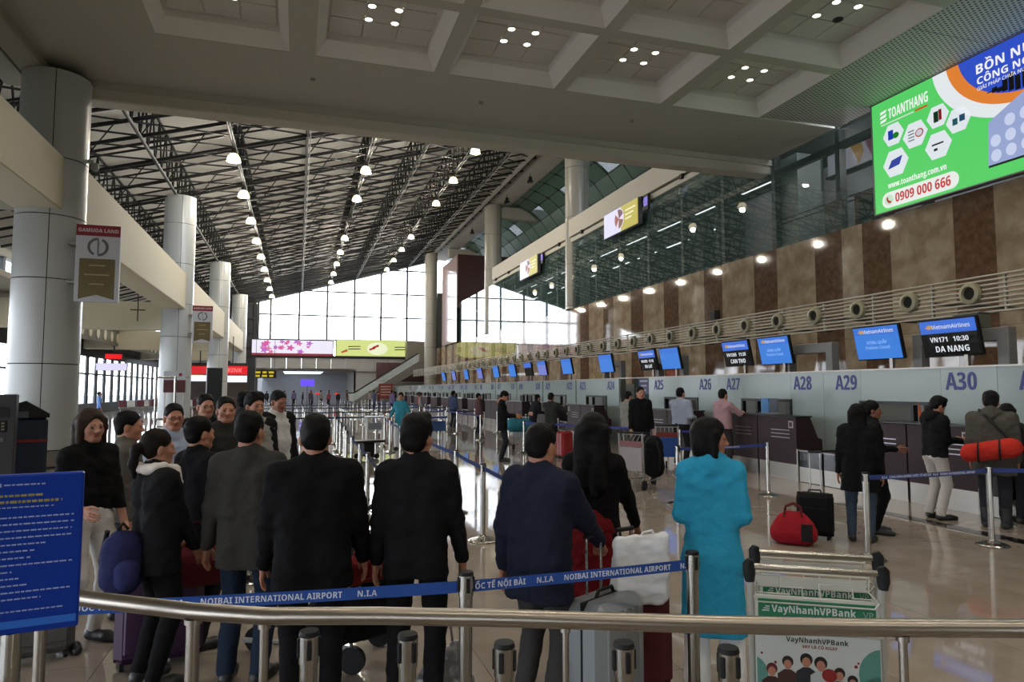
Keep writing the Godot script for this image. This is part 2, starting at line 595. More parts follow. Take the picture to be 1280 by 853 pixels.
func build_roof() -> void:
	var rf := structure("roof", "pale sloping metal roof deck above the black trusses", "roof")
	var deck := mat(Color(0.90, 0.90, 0.88), 0.7)
	var seam := mat(Color(0.35, 0.35, 0.36), 0.7)
	var x0 := -15.2
	var x1 := 15.6
	var ang := atan(0.29)
	var slope := (x1 - x0) / cos(ang)
	for k in 17:
		var z0 := ZR - 6.0 * k
		var z1 := maxf(z0 - 5.96, ZF - 0.3)
		var b := MB.new()
		var bs := Basis(Vector3(0, 0, 1), ang)
		b.box(Vector3.ZERO, Vector3(slope, 0.16, z0 - z1), 0.0, bs)
		part(rf, "roof_panel", b.mesh(), deck, Vector3((x0 + x1) * 0.5, hb((x0 + x1) * 0.5) + 2.2, (z0 + z1) * 0.5))
	var bs2 := Basis(Vector3(0, 0, 1), ang)
	var sb := MB.new()
	sb.box(Vector3((x0 + x1) * 0.5, hb((x0 + x1) * 0.5) + 2.36, (ZR + ZF) * 0.5), Vector3(slope, 0.12, ZR - ZF + 1.0), 0.0, bs2)
	part(rf, "roof_underlay", sb.mesh(), seam)

	var fr := structure("roof_frame", "black steel space frame of trusses carrying the roof", "roof truss")
	var black := mat(Color(0.022, 0.022, 0.024), 0.55)
	var xs := [-12.1, -9.0, -5.95, -2.87, 0.2, 3.27, 6.33, 9.4, 12.5, 14.9]
	var zs := []
	var z := -16.9
	while z > ZF + 0.5:
		zs.append(z)
		z -= 2.9
	for x in xs:
		var t := MB.new()
		t.tube([Vector3(x, hb(x), -16.0), Vector3(x, hb(x), ZF)], 0.068, 6)
		t.tube([Vector3(x, hb(x) + 1.95, -16.0), Vector3(x, hb(x) + 1.95, ZF)], 0.068, 6)
		for i in zs.size():
			var zz: float = zs[i]
			t.tube([Vector3(x, hb(x), zz), Vector3(x, hb(x) + 1.95, zz - 0.75)], 0.042, 5, false)
			t.tube([Vector3(x, hb(x) + 1.95, zz - 0.75), Vector3(x, hb(x), zz - 1.45)], 0.042, 5, false)
			t.tube([Vector3(x, hb(x), zz - 1.45), Vector3(x, hb(x) + 1.95, zz - 2.2)], 0.038, 5, false)
			t.tube([Vector3(x, hb(x) + 1.95, zz - 2.2), Vector3(x, hb(x), zz - 2.9)], 0.038, 5, false)
		part(fr, "long_truss", t.mesh(), black)
	for i in zs.size():
		var zz: float = zs[i]
		var t := MB.new()
		t.tube([Vector3(-14.8, hb(-14.8), zz), Vector3(15.2, hb(15.2), zz)], 0.075, 6)
		t.tube([Vector3(-14.8, hb(-14.8) + 1.95, zz), Vector3(15.2, hb(15.2) + 1.95, zz)], 0.068, 6)
		t.tube([Vector3(-14.8, hb(-14.8) + 0.05, zz - 1.45), Vector3(15.2, hb(15.2) + 0.05, zz - 1.45)], 0.048, 5)
		for k in xs.size() - 1:
			var xa: float = xs[k]
			var xb: float = xs[k + 1]
			var xm := (xa + xb) * 0.5
			if i < zs.size() - 1:
				var z2: float = zs[i + 1]
				t.tube([Vector3(xa, hb(xa) + 0.03, zz), Vector3(xb, hb(xb) + 0.03, z2)], 0.042, 5, false)
				t.tube([Vector3(xa, hb(xa) + 0.03, zz - 1.45), Vector3(xb, hb(xb) + 0.03, z2 - 1.45)], 0.036, 5, false)
				if k % 2 == i % 2:
					t.tube([Vector3(xa, hb(xa), zz), Vector3(xm, hb(xm) + 1.95, zz)], 0.03, 5, false)
		part(fr, "cross_truss", t.mesh(), black)
	var grey := mat(Color(0.55, 0.55, 0.54), 0.45)
	for x in [-5.95, -2.87, 0.2, 3.27, 6.33, 9.4, 12.5]:
		part(fr, "cable_conduit", tube_mesh([Vector3(x + 0.12, hb(x) - 0.1, -17), Vector3(x + 0.12, hb(x) - 0.1, ZF)], 0.022, 5), grey)

	# high-bay lamps
	var dome := []
	for k in 9:
		var a := k / 8.0 * 1.25
		dome.append(Vector2(0.29 * cos(a) , 0.36 * sin(a) / sin(1.25)))
	dome[0] = Vector2(0.29, 0.0)
	var domem := lathe_mesh(dome, 20)
	var rim := lathe_mesh([Vector2(0.285, 0.0), Vector2(0.30, 0.0), Vector2(0.30, 0.03), Vector2(0.285, 0.03)], 20)
	var capm := lathe_mesh([Vector2(0.12, 0.34), Vector2(0.13, 0.36), Vector2(0.11, 0.55), Vector2(0.05, 0.60), Vector2(0.02, 0.62)], 14)
	var rows := [[-2.87, -31.4, 9, "left"], [3.27, -31.1, 9, "middle"], [9.4, -37.0, 8, "right"]]
	for row in rows:
		for k in row[2]:
			var x: float = row[0]
			var zz: float = row[1] - 5.78 * k
			var lit: bool = not ((row[3] == "middle" and k == 3) or (row[3] == "right" and k == 3))
			var p := Vector3(x, hb(x) - 0.62, zz)
			var o := thing("bay_lamp", "%s bell high-bay lamp, %s from the near end of the %s roof row" % ["lit" if lit else "unlit grey", ordinal(k), row[3]], "ceiling lamp", p)
			part(o, "lamp_shade", domem, glow(Color(1.0, 0.93, 0.78), 3.0) if lit else mat(Color(0.3, 0.3, 0.3), 0.3))
			part(o, "rim", rim, mat(Color(0.6, 0.6, 0.58), 0.4))
			part(o, "lamp_housing", capm, mat(Color(0.16, 0.15, 0.12), 0.5))
			part(o, "hanger", tube_mesh([Vector3(0, 0.6, 0), Vector3(0, 0.8, 0)], 0.02, 6), black)
			if lit:
				var l := OmniLight3D.new()
				l.name = "bay_lamp_light"
				l.position = p + Vector3(0, -0.14, 0)
				l.light_color = Color(1.0, 0.96, 0.89)
				l.light_energy = BAY_LAMP
				l.light_size = 0.15
				l.omni_range = 60
				l.omni_attenuation = 2.0
				l.shadow_enabled = true
				add_child(l)

# a round column clad in curved panels
func clad_column(called: String, label: String, at: Vector3, top: float, cuts: Array, shade: Color, r := 0.725) -> void:
	var o := structure(called, label, "column", at)
	var core := MB.new()
	core.lathe([Vector2(r - 0.03, 0.0), Vector2(r - 0.03, top)], 32)
	part(o, "core", core.mesh(), mat(Color(0.08, 0.08, 0.08), 0.8))
	var band := MB.new()
	band.lathe([Vector2(r + 0.005, 0.0), Vector2(r + 0.005, 0.04)], 32)
	part(o, "plinth_ring", band.mesh(), mat(Color(0.04, 0.04, 0.04), 0.5))
	var sk := MB.new()
	sk.lathe([Vector2(r + 0.002, 0.04), Vector2(r + 0.002, cuts[0] - 0.01)], 32)
	part(o, "steel_skirting", sk.mesh(), brushed())
	var m := mat(shade, 0.32)
	m.clearcoat_enabled = true
	m.clearcoat = 0.3
	m.clearcoat_roughness = 0.25
	for i in cuts.size():
		var y0: float = cuts[i]
		var y1: float = cuts[i + 1] if i < cuts.size() - 1 else top
		for q in 4:
			var b := MB.new()
			var a0 := q * PI / 2 - 1.32
			b.lathe([Vector2(r - 0.03, y0 + 0.012), Vector2(r, y0 + 0.012), Vector2(r, y1 - 0.012), Vector2(r - 0.03, y1 - 0.012)], 10, Vector3.ZERO, a0 + 0.012, a0 + PI / 2 - 0.012)
			part(o, "cladding_panel", b.mesh(), m)

func build_columns() -> void:
	var pale := Color(0.72, 0.73, 0.72)
	clad_column("column_near", "large pale panelled column at the left under the low ceiling", Vector3(-5.75, 0, -18.75), 9.36, [0.40, 2.39, 4.37, 5.87, 7.25], pale)
	clad_column("column_second", "second pale panelled column, touching the trusses beside the small banner", Vector3(-5.8, 0, -37.2), hb(-5.8) - 0.05, [0.40, 2.39, 4.37, 6.0, 8.0, 10.0], pale)
	clad_column("column_third", "third pale panelled column, farther down the left side", Vector3(-5.8, 0, -55.7), hb(-5.8) - 0.05, [0.40, 2.39, 4.37, 6.0, 8.0, 10.0], pale)
	clad_column("column_fourth", "farthest pale column on the left beside the dark gable corner", Vector3(-5.8, 0, -74.2), hb(-5.8) - 0.05, [0.40, 2.39, 4.37, 6.0, 8.0, 10.0], pale)
	var g := Color(0.60, 0.59, 0.55)
	clad_column("column_right_near", "grey round column rising through the white fascia band", Vector3(15.75, 6.48, -37.2), 11.1, [0.2, 2.7, 5.5, 8.5], g)
	clad_column("column_right_mid", "grey round column at the left end of the white fascia band", Vector3(15.75, 6.48, -55.7), 11.1, [0.2, 2.7, 5.5, 8.5], g)
	clad_column("column_right_far", "slim-looking grey column beside the far glazed gable", Vector3(14.3, 0, -76.5), 17.55, [0.4, 3.0, 6.5, 9.2, 12.0, 15.0], g)

# ------------------------------------------------------------------ right side: stone wall, mezzanine, vault, billboard
func build_right_side() -> void:
	var w := structure("wall_right", "polished stone wall of alternating beige and brown panels behind the check-in desks", "wall")
	var vein := noise_tex("stone", 0.009, 6, 21, ramp2(Color(0.74, 0.70, 0.66), Color(1, 1, 1)), false, 4.0, 512, 60.0)
	var nn := noise_tex("stone_n", 0.004, 2, 8, null, true, 1.2, 256)
	var beige := tri_mat("stone_beige", vein, 0.3, 0.045, 0.0, nn, 0.05, Color(0.74, 0.67, 0.575))
	var brown := tri_mat("stone_brown", vein, 0.8, 0.045, 0.0, nn, 0.05, Color(0.48, 0.38, 0.305))
	beige.metallic_specular = 0.55
	brown.metallic_specular = 0.55
	span(w, "backing", Vector3(XS + 0.06, -0.3, ZR), Vector3(XS + 0.4, 6.5, -81.7), mat(Color(0.2, 0.18, 0.16), 0.9))
	var z := -7.4
	var flip := false
	# boundaries measured on the near bays, then a regular rhythm
	var cuts := [ZR, 11.6, 10.4, 8.0, 6.8, 4.4, 3.2, 0.8, -0.4, -2.8, -4.0, -6.4, -7.6, -10.2, -11.42, -12.45, -14.32, -15.27, -16.04, -17.14, -18.9, -20.1, -22.0, -23.2]
	z = -23.2
	while z > -80.0:
		cuts.append(z - 1.9)
		cuts.append(z - 3.1)
		z -= 3.1
	for i in cuts.size() - 1:
		var za: float = cuts[i]
		var zb: float = maxf(cuts[i + 1], -81.7)
		if za - zb < 0.05:
			continue
		var m: Material = brown if i % 2 == 0 else beige
		for hgt in [[0.0, 3.25], [3.256, 6.5]]:
			span(w, "stone_panel", Vector3(XS, hgt[0], za - 0.003), Vector3(XS + 0.06, hgt[1], zb + 0.003), m)
	# mezzanine room behind the glass
	var mz := structure("mezzanine", "dark mezzanine lounge behind the upper glass wall", "mezzanine")
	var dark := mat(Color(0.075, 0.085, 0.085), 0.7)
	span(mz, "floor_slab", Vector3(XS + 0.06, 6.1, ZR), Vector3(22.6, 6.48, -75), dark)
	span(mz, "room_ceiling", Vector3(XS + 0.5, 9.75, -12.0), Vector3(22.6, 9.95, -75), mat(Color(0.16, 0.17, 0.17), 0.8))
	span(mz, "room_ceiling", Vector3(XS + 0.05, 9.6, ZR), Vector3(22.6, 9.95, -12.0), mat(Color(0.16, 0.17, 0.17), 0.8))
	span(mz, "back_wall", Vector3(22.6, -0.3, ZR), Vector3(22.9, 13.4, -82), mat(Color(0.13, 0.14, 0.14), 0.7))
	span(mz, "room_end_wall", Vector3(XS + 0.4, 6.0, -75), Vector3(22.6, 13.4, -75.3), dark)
	span(mz, "near_pillar", Vector3(15.55, 6.48, -18.2), Vector3(16.6, 9.6, -19.3), mat(Color(0.50, 0.54, 0.53), 0.4))
	span(mz, "near_partition", Vector3(XS + 1.2, 6.48, -23.9), Vector3(22.6, 9.6, -24.1), mat(Color(0.20, 0.22, 0.22), 0.6))
	for k in 9:
		var px := Vector3(18.2, 8.1, -22.0 - 5.6 * k)
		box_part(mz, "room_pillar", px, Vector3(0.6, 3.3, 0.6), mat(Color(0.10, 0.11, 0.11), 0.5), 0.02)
	for k in 14:
		var zz := -22.0 - 3.4 * k
		for x in [17.0, 19.5]:
			var st := thing("strip_light", "linear ceiling strip light, %s along the %s run inside the dark mezzanine lounge" % [ordinal(k), "front" if x < 18 else "rear"], "strip light", Vector3(x, 9.68, zz))
			box_part(st, "housing", Vector3(0, 0.04, 0), Vector3(0.16, 0.06, 2.3), mat(Color(0.5, 0.5, 0.5), 0.5))
			box_part(st, "light_diffuser", Vector3(0, 0.0, 0), Vector3(0.12, 0.02, 2.2), glow(Color(0.95, 0.98, 1.0), 2.2))
	# near shop front inside the lounge (doors and a hanging sign box)
	var sf := structure("wall_lounge", "white lounge wall with brown framed doors seen through the upper glass", "wall")
	span(sf, "white_wall", Vector3(17.6, 6.48, -23.8), Vector3(17.75, 9.6, -8.0), mat(Color(0.70, 0.71, 0.73), 0.6))
	for zz in [-19.1, -17.1]:
		span(sf, "door_frame", Vector3(17.5, 6.48, zz - 0.75), Vector3(17.62, 8.25, zz + 0.75), mat(Color(0.36, 0.16, 0.10), 0.4), 0.01)
		span(sf, "door_pane", Vector3(17.48, 6.6, zz - 0.55), Vector3(17.52, 8.0, zz + 0.55), mat(Color(0.09, 0.09, 0.10), 0.15))
	for zz in [-14.4, -11.5]:
		var pl := thing("lounge_lamp", "flat ceiling lamp of the lounge, %s the white sign box" % ("over" if zz < -13 else "to the right of"), "ceiling lamp", Vector3(17.0, 9.57, zz))
		box_part(pl, "light_diffuser", Vector3.ZERO, Vector3(0.5, 0.03, 1.6), glow(Color(1.0, 0.97, 0.9), 2.0), 0.005)
		var ol := OmniLight3D.new()
		ol.name = "lounge_light"
		ol.position = Vector3(16.6, 9.2, zz - 2.5)
		ol.light_energy = 4.0
		ol.light_size = 0.3
		ol.omni_range = 30
		ol.omni_attenuation = 2.0
		ol.shadow_enabled = true
		add_child(ol)
	var hs := thing("hanging_sign", "white hanging sign box with gold and plum petals inside the upper glass", "sign", Vector3(16.6, 9.1, -16.2))
	box_part(hs, "sign_box", Vector3.ZERO, Vector3(0.25, 0.7, 3.4), glow(Color(0.62, 0.62, 0.66), 0.55), 0.04)
	box_part(hs, "sign_frame", Vector3(0, -0.38, 0), Vector3(0.3, 0.06, 3.5), black_plastic())
	for q in [[0.2, Color(0.45, 0.2, 0.3)], [-0.35, Color(0.6, 0.45, 0.1)]]:
		part(hs, "petal", prism_mesh(PackedVector2Array([Vector2(-0.3, 0.32), Vector2(0, -0.3), Vector2(0.2, 0.05), Vector2(0.12, 0.32)]), 0.01), glow(q[1], 0.5), Vector3(-0.135, 0, q[0]), Basis(Vector3.UP, -PI / 2))

	# glass wall of the mezzanine, pane by pane, with its dark mullions
	var gw := structure("window_1", "tall dark glass wall of the mezzanine above the stone", "window")
	var pane := glass(Color(0.35, 0.48, 0.46), 0.2, 0.01)
	pane.metallic_specular = 0.5
	var mul := mat(Color(0.05, 0.06, 0.06), 0.4)
	z = -7.5
	var kk := 0
	while z > -65.5:
		var z2 := z - 2.9
		var top: float = 9.6 if z > -19.0 else 10.42
		span(gw, "pane", Vector3(XS - 0.012, 6.5, z - 0.01), Vector3(XS + 0.012, top, z2 + 0.01), pane)
		if z > -53.0:
			span(gw, "mullion", Vector3(XS + 0.1, 6.5, z - 0.09), Vector3(XS + 0.34, top, z + 0.09), mul)
		z = z2
		kk += 1
	span(gw, "transom", Vector3(XS + 0.12, 9.0, -8.0), Vector3(XS + 0.3, 9.2, -53), mul)
	for y in [7.35, 7.5]:
		span(gw, "handrail", Vector3(XS + 0.3, y, -8.0), Vector3(XS + 0.34, y + 0.04, -19.4), mul)
	# white fascia with its slot
	var fa := structure("trim_1", "white fascia band running above the mezzanine glass", "trim")
	var white := mat(Color(0.78, 0.76, 0.71), 0.7)
	span(fa, "fascia_board", Vector3(XS - 0.12, 10.75, -18.5), Vector3(XS + 0.35, 11.78, -53.6), white, 0.01)
	span(fa, "fascia_strip", Vector3(XS - 0.06, 10.42, -18.5), Vector3(XS + 0.3, 10.66, -53.6), white, 0.01)
	span(fa, "slot_bar", Vector3(XS + 0.05, 10.64, -18.5), Vector3(XS + 0.3, 10.78, -53.6), black_plastic())
	for k in 10:
		box_part(fa, "bracket", Vector3(XS - 0.1, 10.66, -21.0 - 3.5 * k), Vector3(0.16, 0.2, 0.2), black_plastic(), 0.01)
	span(fa, "infill_wall", Vector3(20.9, 9.9, -19.0), Vector3(21.1, 13.3, -82), mat(Color(0.40, 0.40, 0.38), 0.8))
	span(fa, "gallery_slab", Vector3(XS + 0.35, 9.95, -19.0), Vector3(21.0, 10.2, -75), mat(Color(0.3, 0.3, 0.29), 0.8))
	# soffit beam and cross beams by the right columns
	var bm := structure("beam_right", "broad grey soffit beam along the high edge of the truss roof", "beam")
	var conc := mat(Color(0.60, 0.59, 0.56), 0.8)
	span(bm, "soffit", Vector3(14.5, 17.6, -16), Vector3(17.2, 18.2, ZF), conc, 0.03)
	span(bm, "edge_beam", Vector3(14.35, 17.3, -16), Vector3(14.75, 19.8, ZF), conc, 0.03)
	span(bm, "upstand", Vector3(16.9, 17.9, -16), Vector3(17.3, 20.6, ZF), conc)
	for k in [-37.2, -55.7, -74.2]:
		span(bm, "cross_beam", Vector3(15.8, 16.5, k - 0.3), Vector3(20.8, 17.5, k + 0.3), conc, 0.03)
	# dead bell lamps under that soffit
	var bell := lathe_mesh([Vector2(0.24, 0.0), Vector2(0.20, 0.12), Vector2(0.14, 0.22), Vector2(0.13, 0.4), Vector2(0.06, 0.46), Vector2(0.0, 0.47)], 16)
	for k in 5:
		var o := thing("soffit_lamp", "unlit dark bell lamp, %s from the near end under the grey soffit beam" % ordinal(k), "ceiling lamp", Vector3(15.9, 16.9, -40.5 - 5.8 * k))
		part(o, "lamp_shade", bell, mat(Color(0.10, 0.10, 0.10), 0.4))
		part(o, "lamp_lens", lathe_mesh([Vector2(0.0, 0.02), Vector2(0.235, 0.02)], 16), mat(Color(0.25, 0.25, 0.25), 0.2))
		part(o, "hanger", tube_mesh([Vector3(0, 0.46, 0), Vector3(0, 0.72, 0)], 0.02, 6), black_plastic())
	# glazed quarter-barrel vault
	var va := structure("roof_vault", "dark green glazed quarter barrel vault beyond the right columns", "roof")
	var rib := mat(Color(0.03, 0.05, 0.045), 0.5)
	var gm := mat(Color(0.30, 0.40, 0.36), 0.3)
	var sky_pane := glass(Color(0.3, 0.4, 0.38), 0.8)
	var R := 4.6
	var c0 := Vector2(16.6, 13.2)
	var n := 6
	for k in 28:
		var zz := -19.0 - 2.25 * k
		var path := []
		for a in 9:
			var t := a / 8.0 * PI / 2
			path.append(Vector3(c0.x + R * sin(t), c0.y + R * cos(t), zz))
		part(va, "rib", tube_mesh(path, 0.09, 6), rib)
		for a in n:
			var t0 := a / float(n) * PI / 2 + 0.008
			var t1 := (a + 1) / float(n) * PI / 2 - 0.008
			var b := MB.new()
			for s in [R - 0.05, R - 0.02]:
				b.quad(Vector3(c0.x + s * sin(t0), c0.y + s * cos(t0), zz - 0.06), Vector3(c0.x + s * sin(t1), c0.y + s * cos(t1), zz - 0.06), Vector3(c0.x + s * sin(t1), c0.y + s * cos(t1), zz - 2.19), Vector3(c0.x + s * sin(t0), c0.y + s * cos(t0), zz - 2.19))
			part(va, "pane", b.mesh(), sky_pane if (a == 2 and k % 3 == 0) or (a == 4 and k % 7 == 1) else gm)
	for a in [0, 1, 2, 3, 4, 5, 6]:
		var t: float = a / 6.0 * PI / 2
		part(va, "purlin", tube_mesh([Vector3(c0.x + R * sin(t), c0.y + R * cos(t), -19), Vector3(c0.x + R * sin(t), c0.y + R * cos(t), -82)], 0.06, 6), rib)
	# maroon clad box far along the mezzanine
	var mb := structure("wall_maroon", "dark maroon clad box standing at the far end of the mezzanine glass", "wall")
	span(mb, "cladding", Vector3(15.0, 9.9, -66.0), Vector3(20.6, 15.3, -73.4), mat(Color(0.25, 0.14, 0.14), 0.3), 0.03)
	span(mb, "side_panel", Vector3(14.93, 6.5, -66.1), Vector3(15.0, 15.2, -73.3), mat(Color(0.60, 0.52, 0.53), 0.1))

	# two hanging light-box adverts on the fascia
	for k in 2:
		var zc: float = [-29.7, -43.6][k]
		var ad := thing("hanging_lightbox", "white and yellow lit advert box, %s one hung on the white fascia" % ["nearer", "farther"][k], "advert", Vector3(14.95, 10.07, zc))
		var hw := 1.85
		box_part(ad, "case", Vector3.ZERO, Vector3(0.22, 1.26, 2 * hw), mat(Color(0.3, 0.3, 0.3), 0.5), 0.02)
		var bs := Basis(Vector3.UP, -PI / 2)
		part(ad, "screen_white", prism_mesh(rect_poly(-hw + 0.03, -0.6, 0.1, 0.6), 0.01), glow(Color(0.80, 0.80, 0.95), 1.0), Vector3(-0.115, 0, 0), bs)
		part(ad, "screen_yellow", prism_mesh(rect_poly(0.1, -0.6, hw - 0.03, 0.6), 0.01), glow(Color(0.72, 0.68, 0.12), 0.8), Vector3(-0.115, 0, 0), bs)
		part(ad, "emblem_ring", prism_mesh(disc_poly(Vector2(-0.1, 0.05), 0.52, 0.52, 28), 0.006), glow(Color(0.85, 0.82, 0.9), 0.9), Vector3(-0.125, 0, 0), bs)
		for q in 3:
			var ang := q * 2.1 + 0.4
			var pl := PackedVector2Array()
			for s in 9:
				var a := ang + s * 0.18
				pl.append(Vector2(-0.1 + 0.46 * cos(a), 0.05 + 0.46 * sin(a)))
			pl.append(Vector2(-0.1, 0.05))
			part(ad, "emblem_petal", prism_mesh(pl, 0.004), glow([Color(0.4, 0.08, 0.3), Color(0.65, 0.2, 0.1), Color(0.5, 0.25, 0.05)][q], 0.6), Vector3(-0.131, 0, 0), bs)
		for q in 3:
			part(ad, "text_line", prism_mesh(rect_poly(0.55, 0.25 - 0.2 * q, 1.6 - 0.2 * q, 0.33 - 0.2 * q), 0.004), glow(Color(0.9, 0.88, 0.7), 0.9), Vector3(-0.125, 0, 0), bs)
		var pj := thing("small_screen", "small violet screen hung beside the %s lit advert box" % ["nearer", "farther"][k], "screen", Vector3(15.0, 10.3, zc + 2.35))
		box_part(pj, "case", Vector3.ZERO, Vector3(0.1, 0.7, 0.45), black_plastic(), 0.01)
		box_part(pj, "screen_face", Vector3(-0.055, 0.05, 0), Vector3(0.01, 0.4, 0.35), glow(Color(0.45, 0.38, 0.85), 0.8))
	build_billboard()
	build_louver()

func build_billboard() -> void:
	# flat led wall on the stone: u runs from its left (far) edge towards the viewer, v upwards
	var z0 := -14.55
	var y0 := 6.52
	var W := 7.6
	var H := 3.08
	var o := thing("billboard", "huge lit green and blue advertising screen high on the right wall", "billboard", Vector3(15.0, y0, z0))
	box_part(o, "case", Vector3(0.06, H * 0.5, W * 0.5), Vector3(0.2, H, W), mat(Color(0.25, 0.25, 0.26), 0.4), 0.02)
	for e in [[0.0, 0.03], [H - 0.03, H]]:
		span(o, "frame", Vector3(-0.07, e[0], 0.0), Vector3(-0.03, e[1], W), mat(Color(0.55, 0.55, 0.56), 0.4))
	for e in [[0.0, 0.03], [W - 0.03, W]]:
		span(o, "frame", Vector3(-0.07, 0.0, e[0]), Vector3(-0.03, H, e[1]), mat(Color(0.55, 0.55, 0.56), 0.4))
	var bs := Basis(Vector3.UP, -PI / 2)        # x of the drawing -> +z, towards the hall = -x
	var lay := func(nm: String, poly: PackedVector2Array, c: Color, k: float, lv: int):
		return part(o, nm, prism_mesh(poly, 0.004), glow(c, k), Vector3(-0.045 - 0.0045 * lv, 0, 0), bs)
	lay.call("screen_green", rect_poly(0.03, 0.03, W - 0.03, H - 0.03), Color(0.33, 0.80, 0.39), 1.0, 0)
	# sweeping bands
	var arc := func(cx: float, cy: float, ra: float, rb: float) -> PackedVector2Array:
		var p := PackedVector2Array()
		for s in 25:
			var a := PI * (0.93 + 0.57 * s / 24.0)
			p.append(Vector2(cx + ra * cos(a), cy + rb * sin(a)))
		p.append(Vector2(W - 0.03, cy - rb))
		p.append(Vector2(W - 0.03, H + 0.6))
		p.append(Vector2(cx - ra, H + 0.6))
		var q: Array = Geometry2D.intersect_polygons(p, rect_poly(0.03, 0.03, W - 0.03, H - 0.03))
		return q[0]
	lay.call("band_white", arc.call(4.3, 3.3, 2.40, 2.0), Color(0.92, 0.94, 0.95), 0.9, 1)
	lay.call("band_orange", arc.call(4.3, 3.3, 2.02, 1.72), Color(0.86, 0.49, 0.19), 1.0, 2)
	lay.call("screen_blue", arc.call(4.3, 3.3, 1.70, 1.50), Color(0.17, 0.30, 0.76), 1.0, 3)
	for t in [[3.3, 0.1], [3.42, 0.2], [3.54, 0.12], [3.66, 0.34], [3.8, 0.5], [3.94, 0.3], [4.1, 0.42], [4.3, 0.3], [4.5, 0.5]]:
		lay.call("skyline_block", rect_poly(t[0], 2.1 - minf((t[0] - 3.1) * 0.3, 0.25), t[0] + 0.12, 2.0 + t[1] * 0.6), Color(0.06, 0.05, 0.08), 0.5, 4)
	# slanted picture of white tank rows
	lay.call("picture", PackedVector2Array([Vector2(3.26, 0.36), Vector2(W - 0.1, 0.36), Vector2(W - 0.1, 2.0), Vector2(4.4, 1.9), Vector2(3.30, 1.36)]), Color(0.62, 0.68, 0.86), 0.85, 5)
	lay.call("picture_shadow", rect_poly(3.26, 0.31, W - 0.1, 0.36), Color(0.05, 0.15, 0.08), 0.4, 5)
	for r in 3:
		for k in 8:
			var u := 3.45 + 0.34 * k
			var vv := 0.55 + 0.34 * r + 0.03 * k
			if vv < 1.25 + (u - 3.3) * 0.45 - 0.1 and vv < 1.75:
				lay.call("tank_dot", disc_poly(Vector2(u, vv), 0.12, 0.14, 14), Color(0.80, 0.84, 0.95), 0.9, 6)
	# six hexagons with little product pictures
	var hexes := [[0.70, 2.04, 0.33, 0], [1.36, 1.80, 0.37, 1], [2.02, 2.02, 0.31, 2], [2.56, 1.72, 0.33, 3], [2.00, 1.29, 0.37, 4], [0.74, 1.26, 0.40, 5]]
	for h in hexes:
		var p := PackedVector2Array()
		for s in 6:
			p.append(Vector2(h[0] + h[2] * 1.0 * cos(s * PI / 3), h[1] + h[2] * sin(s * PI / 3)))
		lay.call("hexagon", p, Color(0.90, 0.93, 0.95), 0.9, 1)
		var c := Vector2(h[0], h[1])
		match h[3]:
			0:
				lay.call("icon_can", rect_poly(c.x - 0.16, c.y - 0.12, c.x, c.y + 0.13), Color(0.06, 0.25, 0.75), 0.7, 2)
				lay.call("icon_can", disc_poly(c + Vector2(0.08, -0.05), 0.1, 0.08), Color(0.08, 0.55, 0.15), 0.7, 2)
			1:
				for s in 4:
					lay.call("icon_line", rect_poly(c.x - 0.2, c.y + 0.1 - 0.08 * s, c.x - 0.02, c.y + 0.13 - 0.08 * s), Color(0.5, 0.55, 0.6), 0.6, 2)
				lay.call("icon_dial", disc_poly(c + Vector2(0.13, 0), 0.12, 0.11), Color(0.75, 0.3, 0.2), 0.7, 2)
				lay.call("icon_dial", disc_poly(c + Vector2(0.13, 0), 0.09, 0.08), Color(0.85, 0.86, 0.9), 0.8, 3)
			2:
				lay.call("icon_block", rect_poly(c.x - 0.11, c.y - 0.14, c.x + 0.02, c.y + 0.13), Color(0.05, 0.25, 0.15), 0.5, 2)
				lay.call("icon_block", rect_poly(c.x + 0.03, c.y - 0.12, c.x + 0.11, c.y + 0.15), Color(0.6, 0.08, 0.08), 0.6, 2)
			3:
				lay.call("icon_block", rect_poly(c.x - 0.15, c.y - 0.1, c.x - 0.02, c.y + 0.06), Color(0.12, 0.4, 0.45), 0.6, 2)
				lay.call("icon_block", rect_poly(c.x + 0.03, c.y - 0.06, c.x + 0.17, c.y + 0.1), Color(0.15, 0.35, 0.5), 0.6, 2)
			4:
				lay.call("icon_bar", rect_poly(c.x - 0.17, c.y + 0.02, c.x + 0.15, c.y + 0.06), Color(0.1, 0.1, 0.12), 0.5, 2)
				lay.call("icon_bar", rect_poly(c.x - 0.12, c.y - 0.12, c.x - 0.02, c.y - 0.06), Color(0.1, 0.1, 0.12), 0.5, 2)
			5:
				lay.call("icon_panel", PackedVector2Array([c + Vector2(-0.24, -0.12), c + Vector2(0.12, -0.08), c + Vector2(0.22, 0.14), c + Vector2(-0.12, 0.09)]), Color(0.18, 0.28, 0.7), 0.7, 2)
	var txt := func(s: String, hgt: float, at: Vector2, width: float, c: Color, lv: int, bold := true):
		var full := text_mesh(s.replace("Ồ", "Ô").replace("Ư", "U").replace("Ớ", "O").replace("Ứ", "U").replace("Ả", "A").replace("Ị", "I"), hgt, 0.003, bold).get_aabb().size.x
		viet_text(o, s, hgt, glow(c, 0.95), Vector3(-0.045 - 0.0045 * lv - 0.002, at.y, at.x), bs, bold, true, 0.003, width / full)
	txt.call("TOANTHANG", 0.27, Vector2(0.58, 2.63), 1.2, Color(0.95, 0.97, 0.95), 2)
	for q in 3:
		lay.call("logo_stroke", PackedVector2Array([Vector2(0.30, 2.46 + 0.12 * q), Vector2(0.48, 2.48 + 0.12 * q), Vector2(0.52, 2.55 + 0.12 * q), Vector2(0.32, 2.53 + 0.12 * q)]), Color(0.95, 0.97, 0.95), 0.95, 2)
	lay.call("tagline", rect_poly(0.33, 2.38, 1.35, 2.415), Color(0.85, 0.95, 0.85), 0.8, 2)
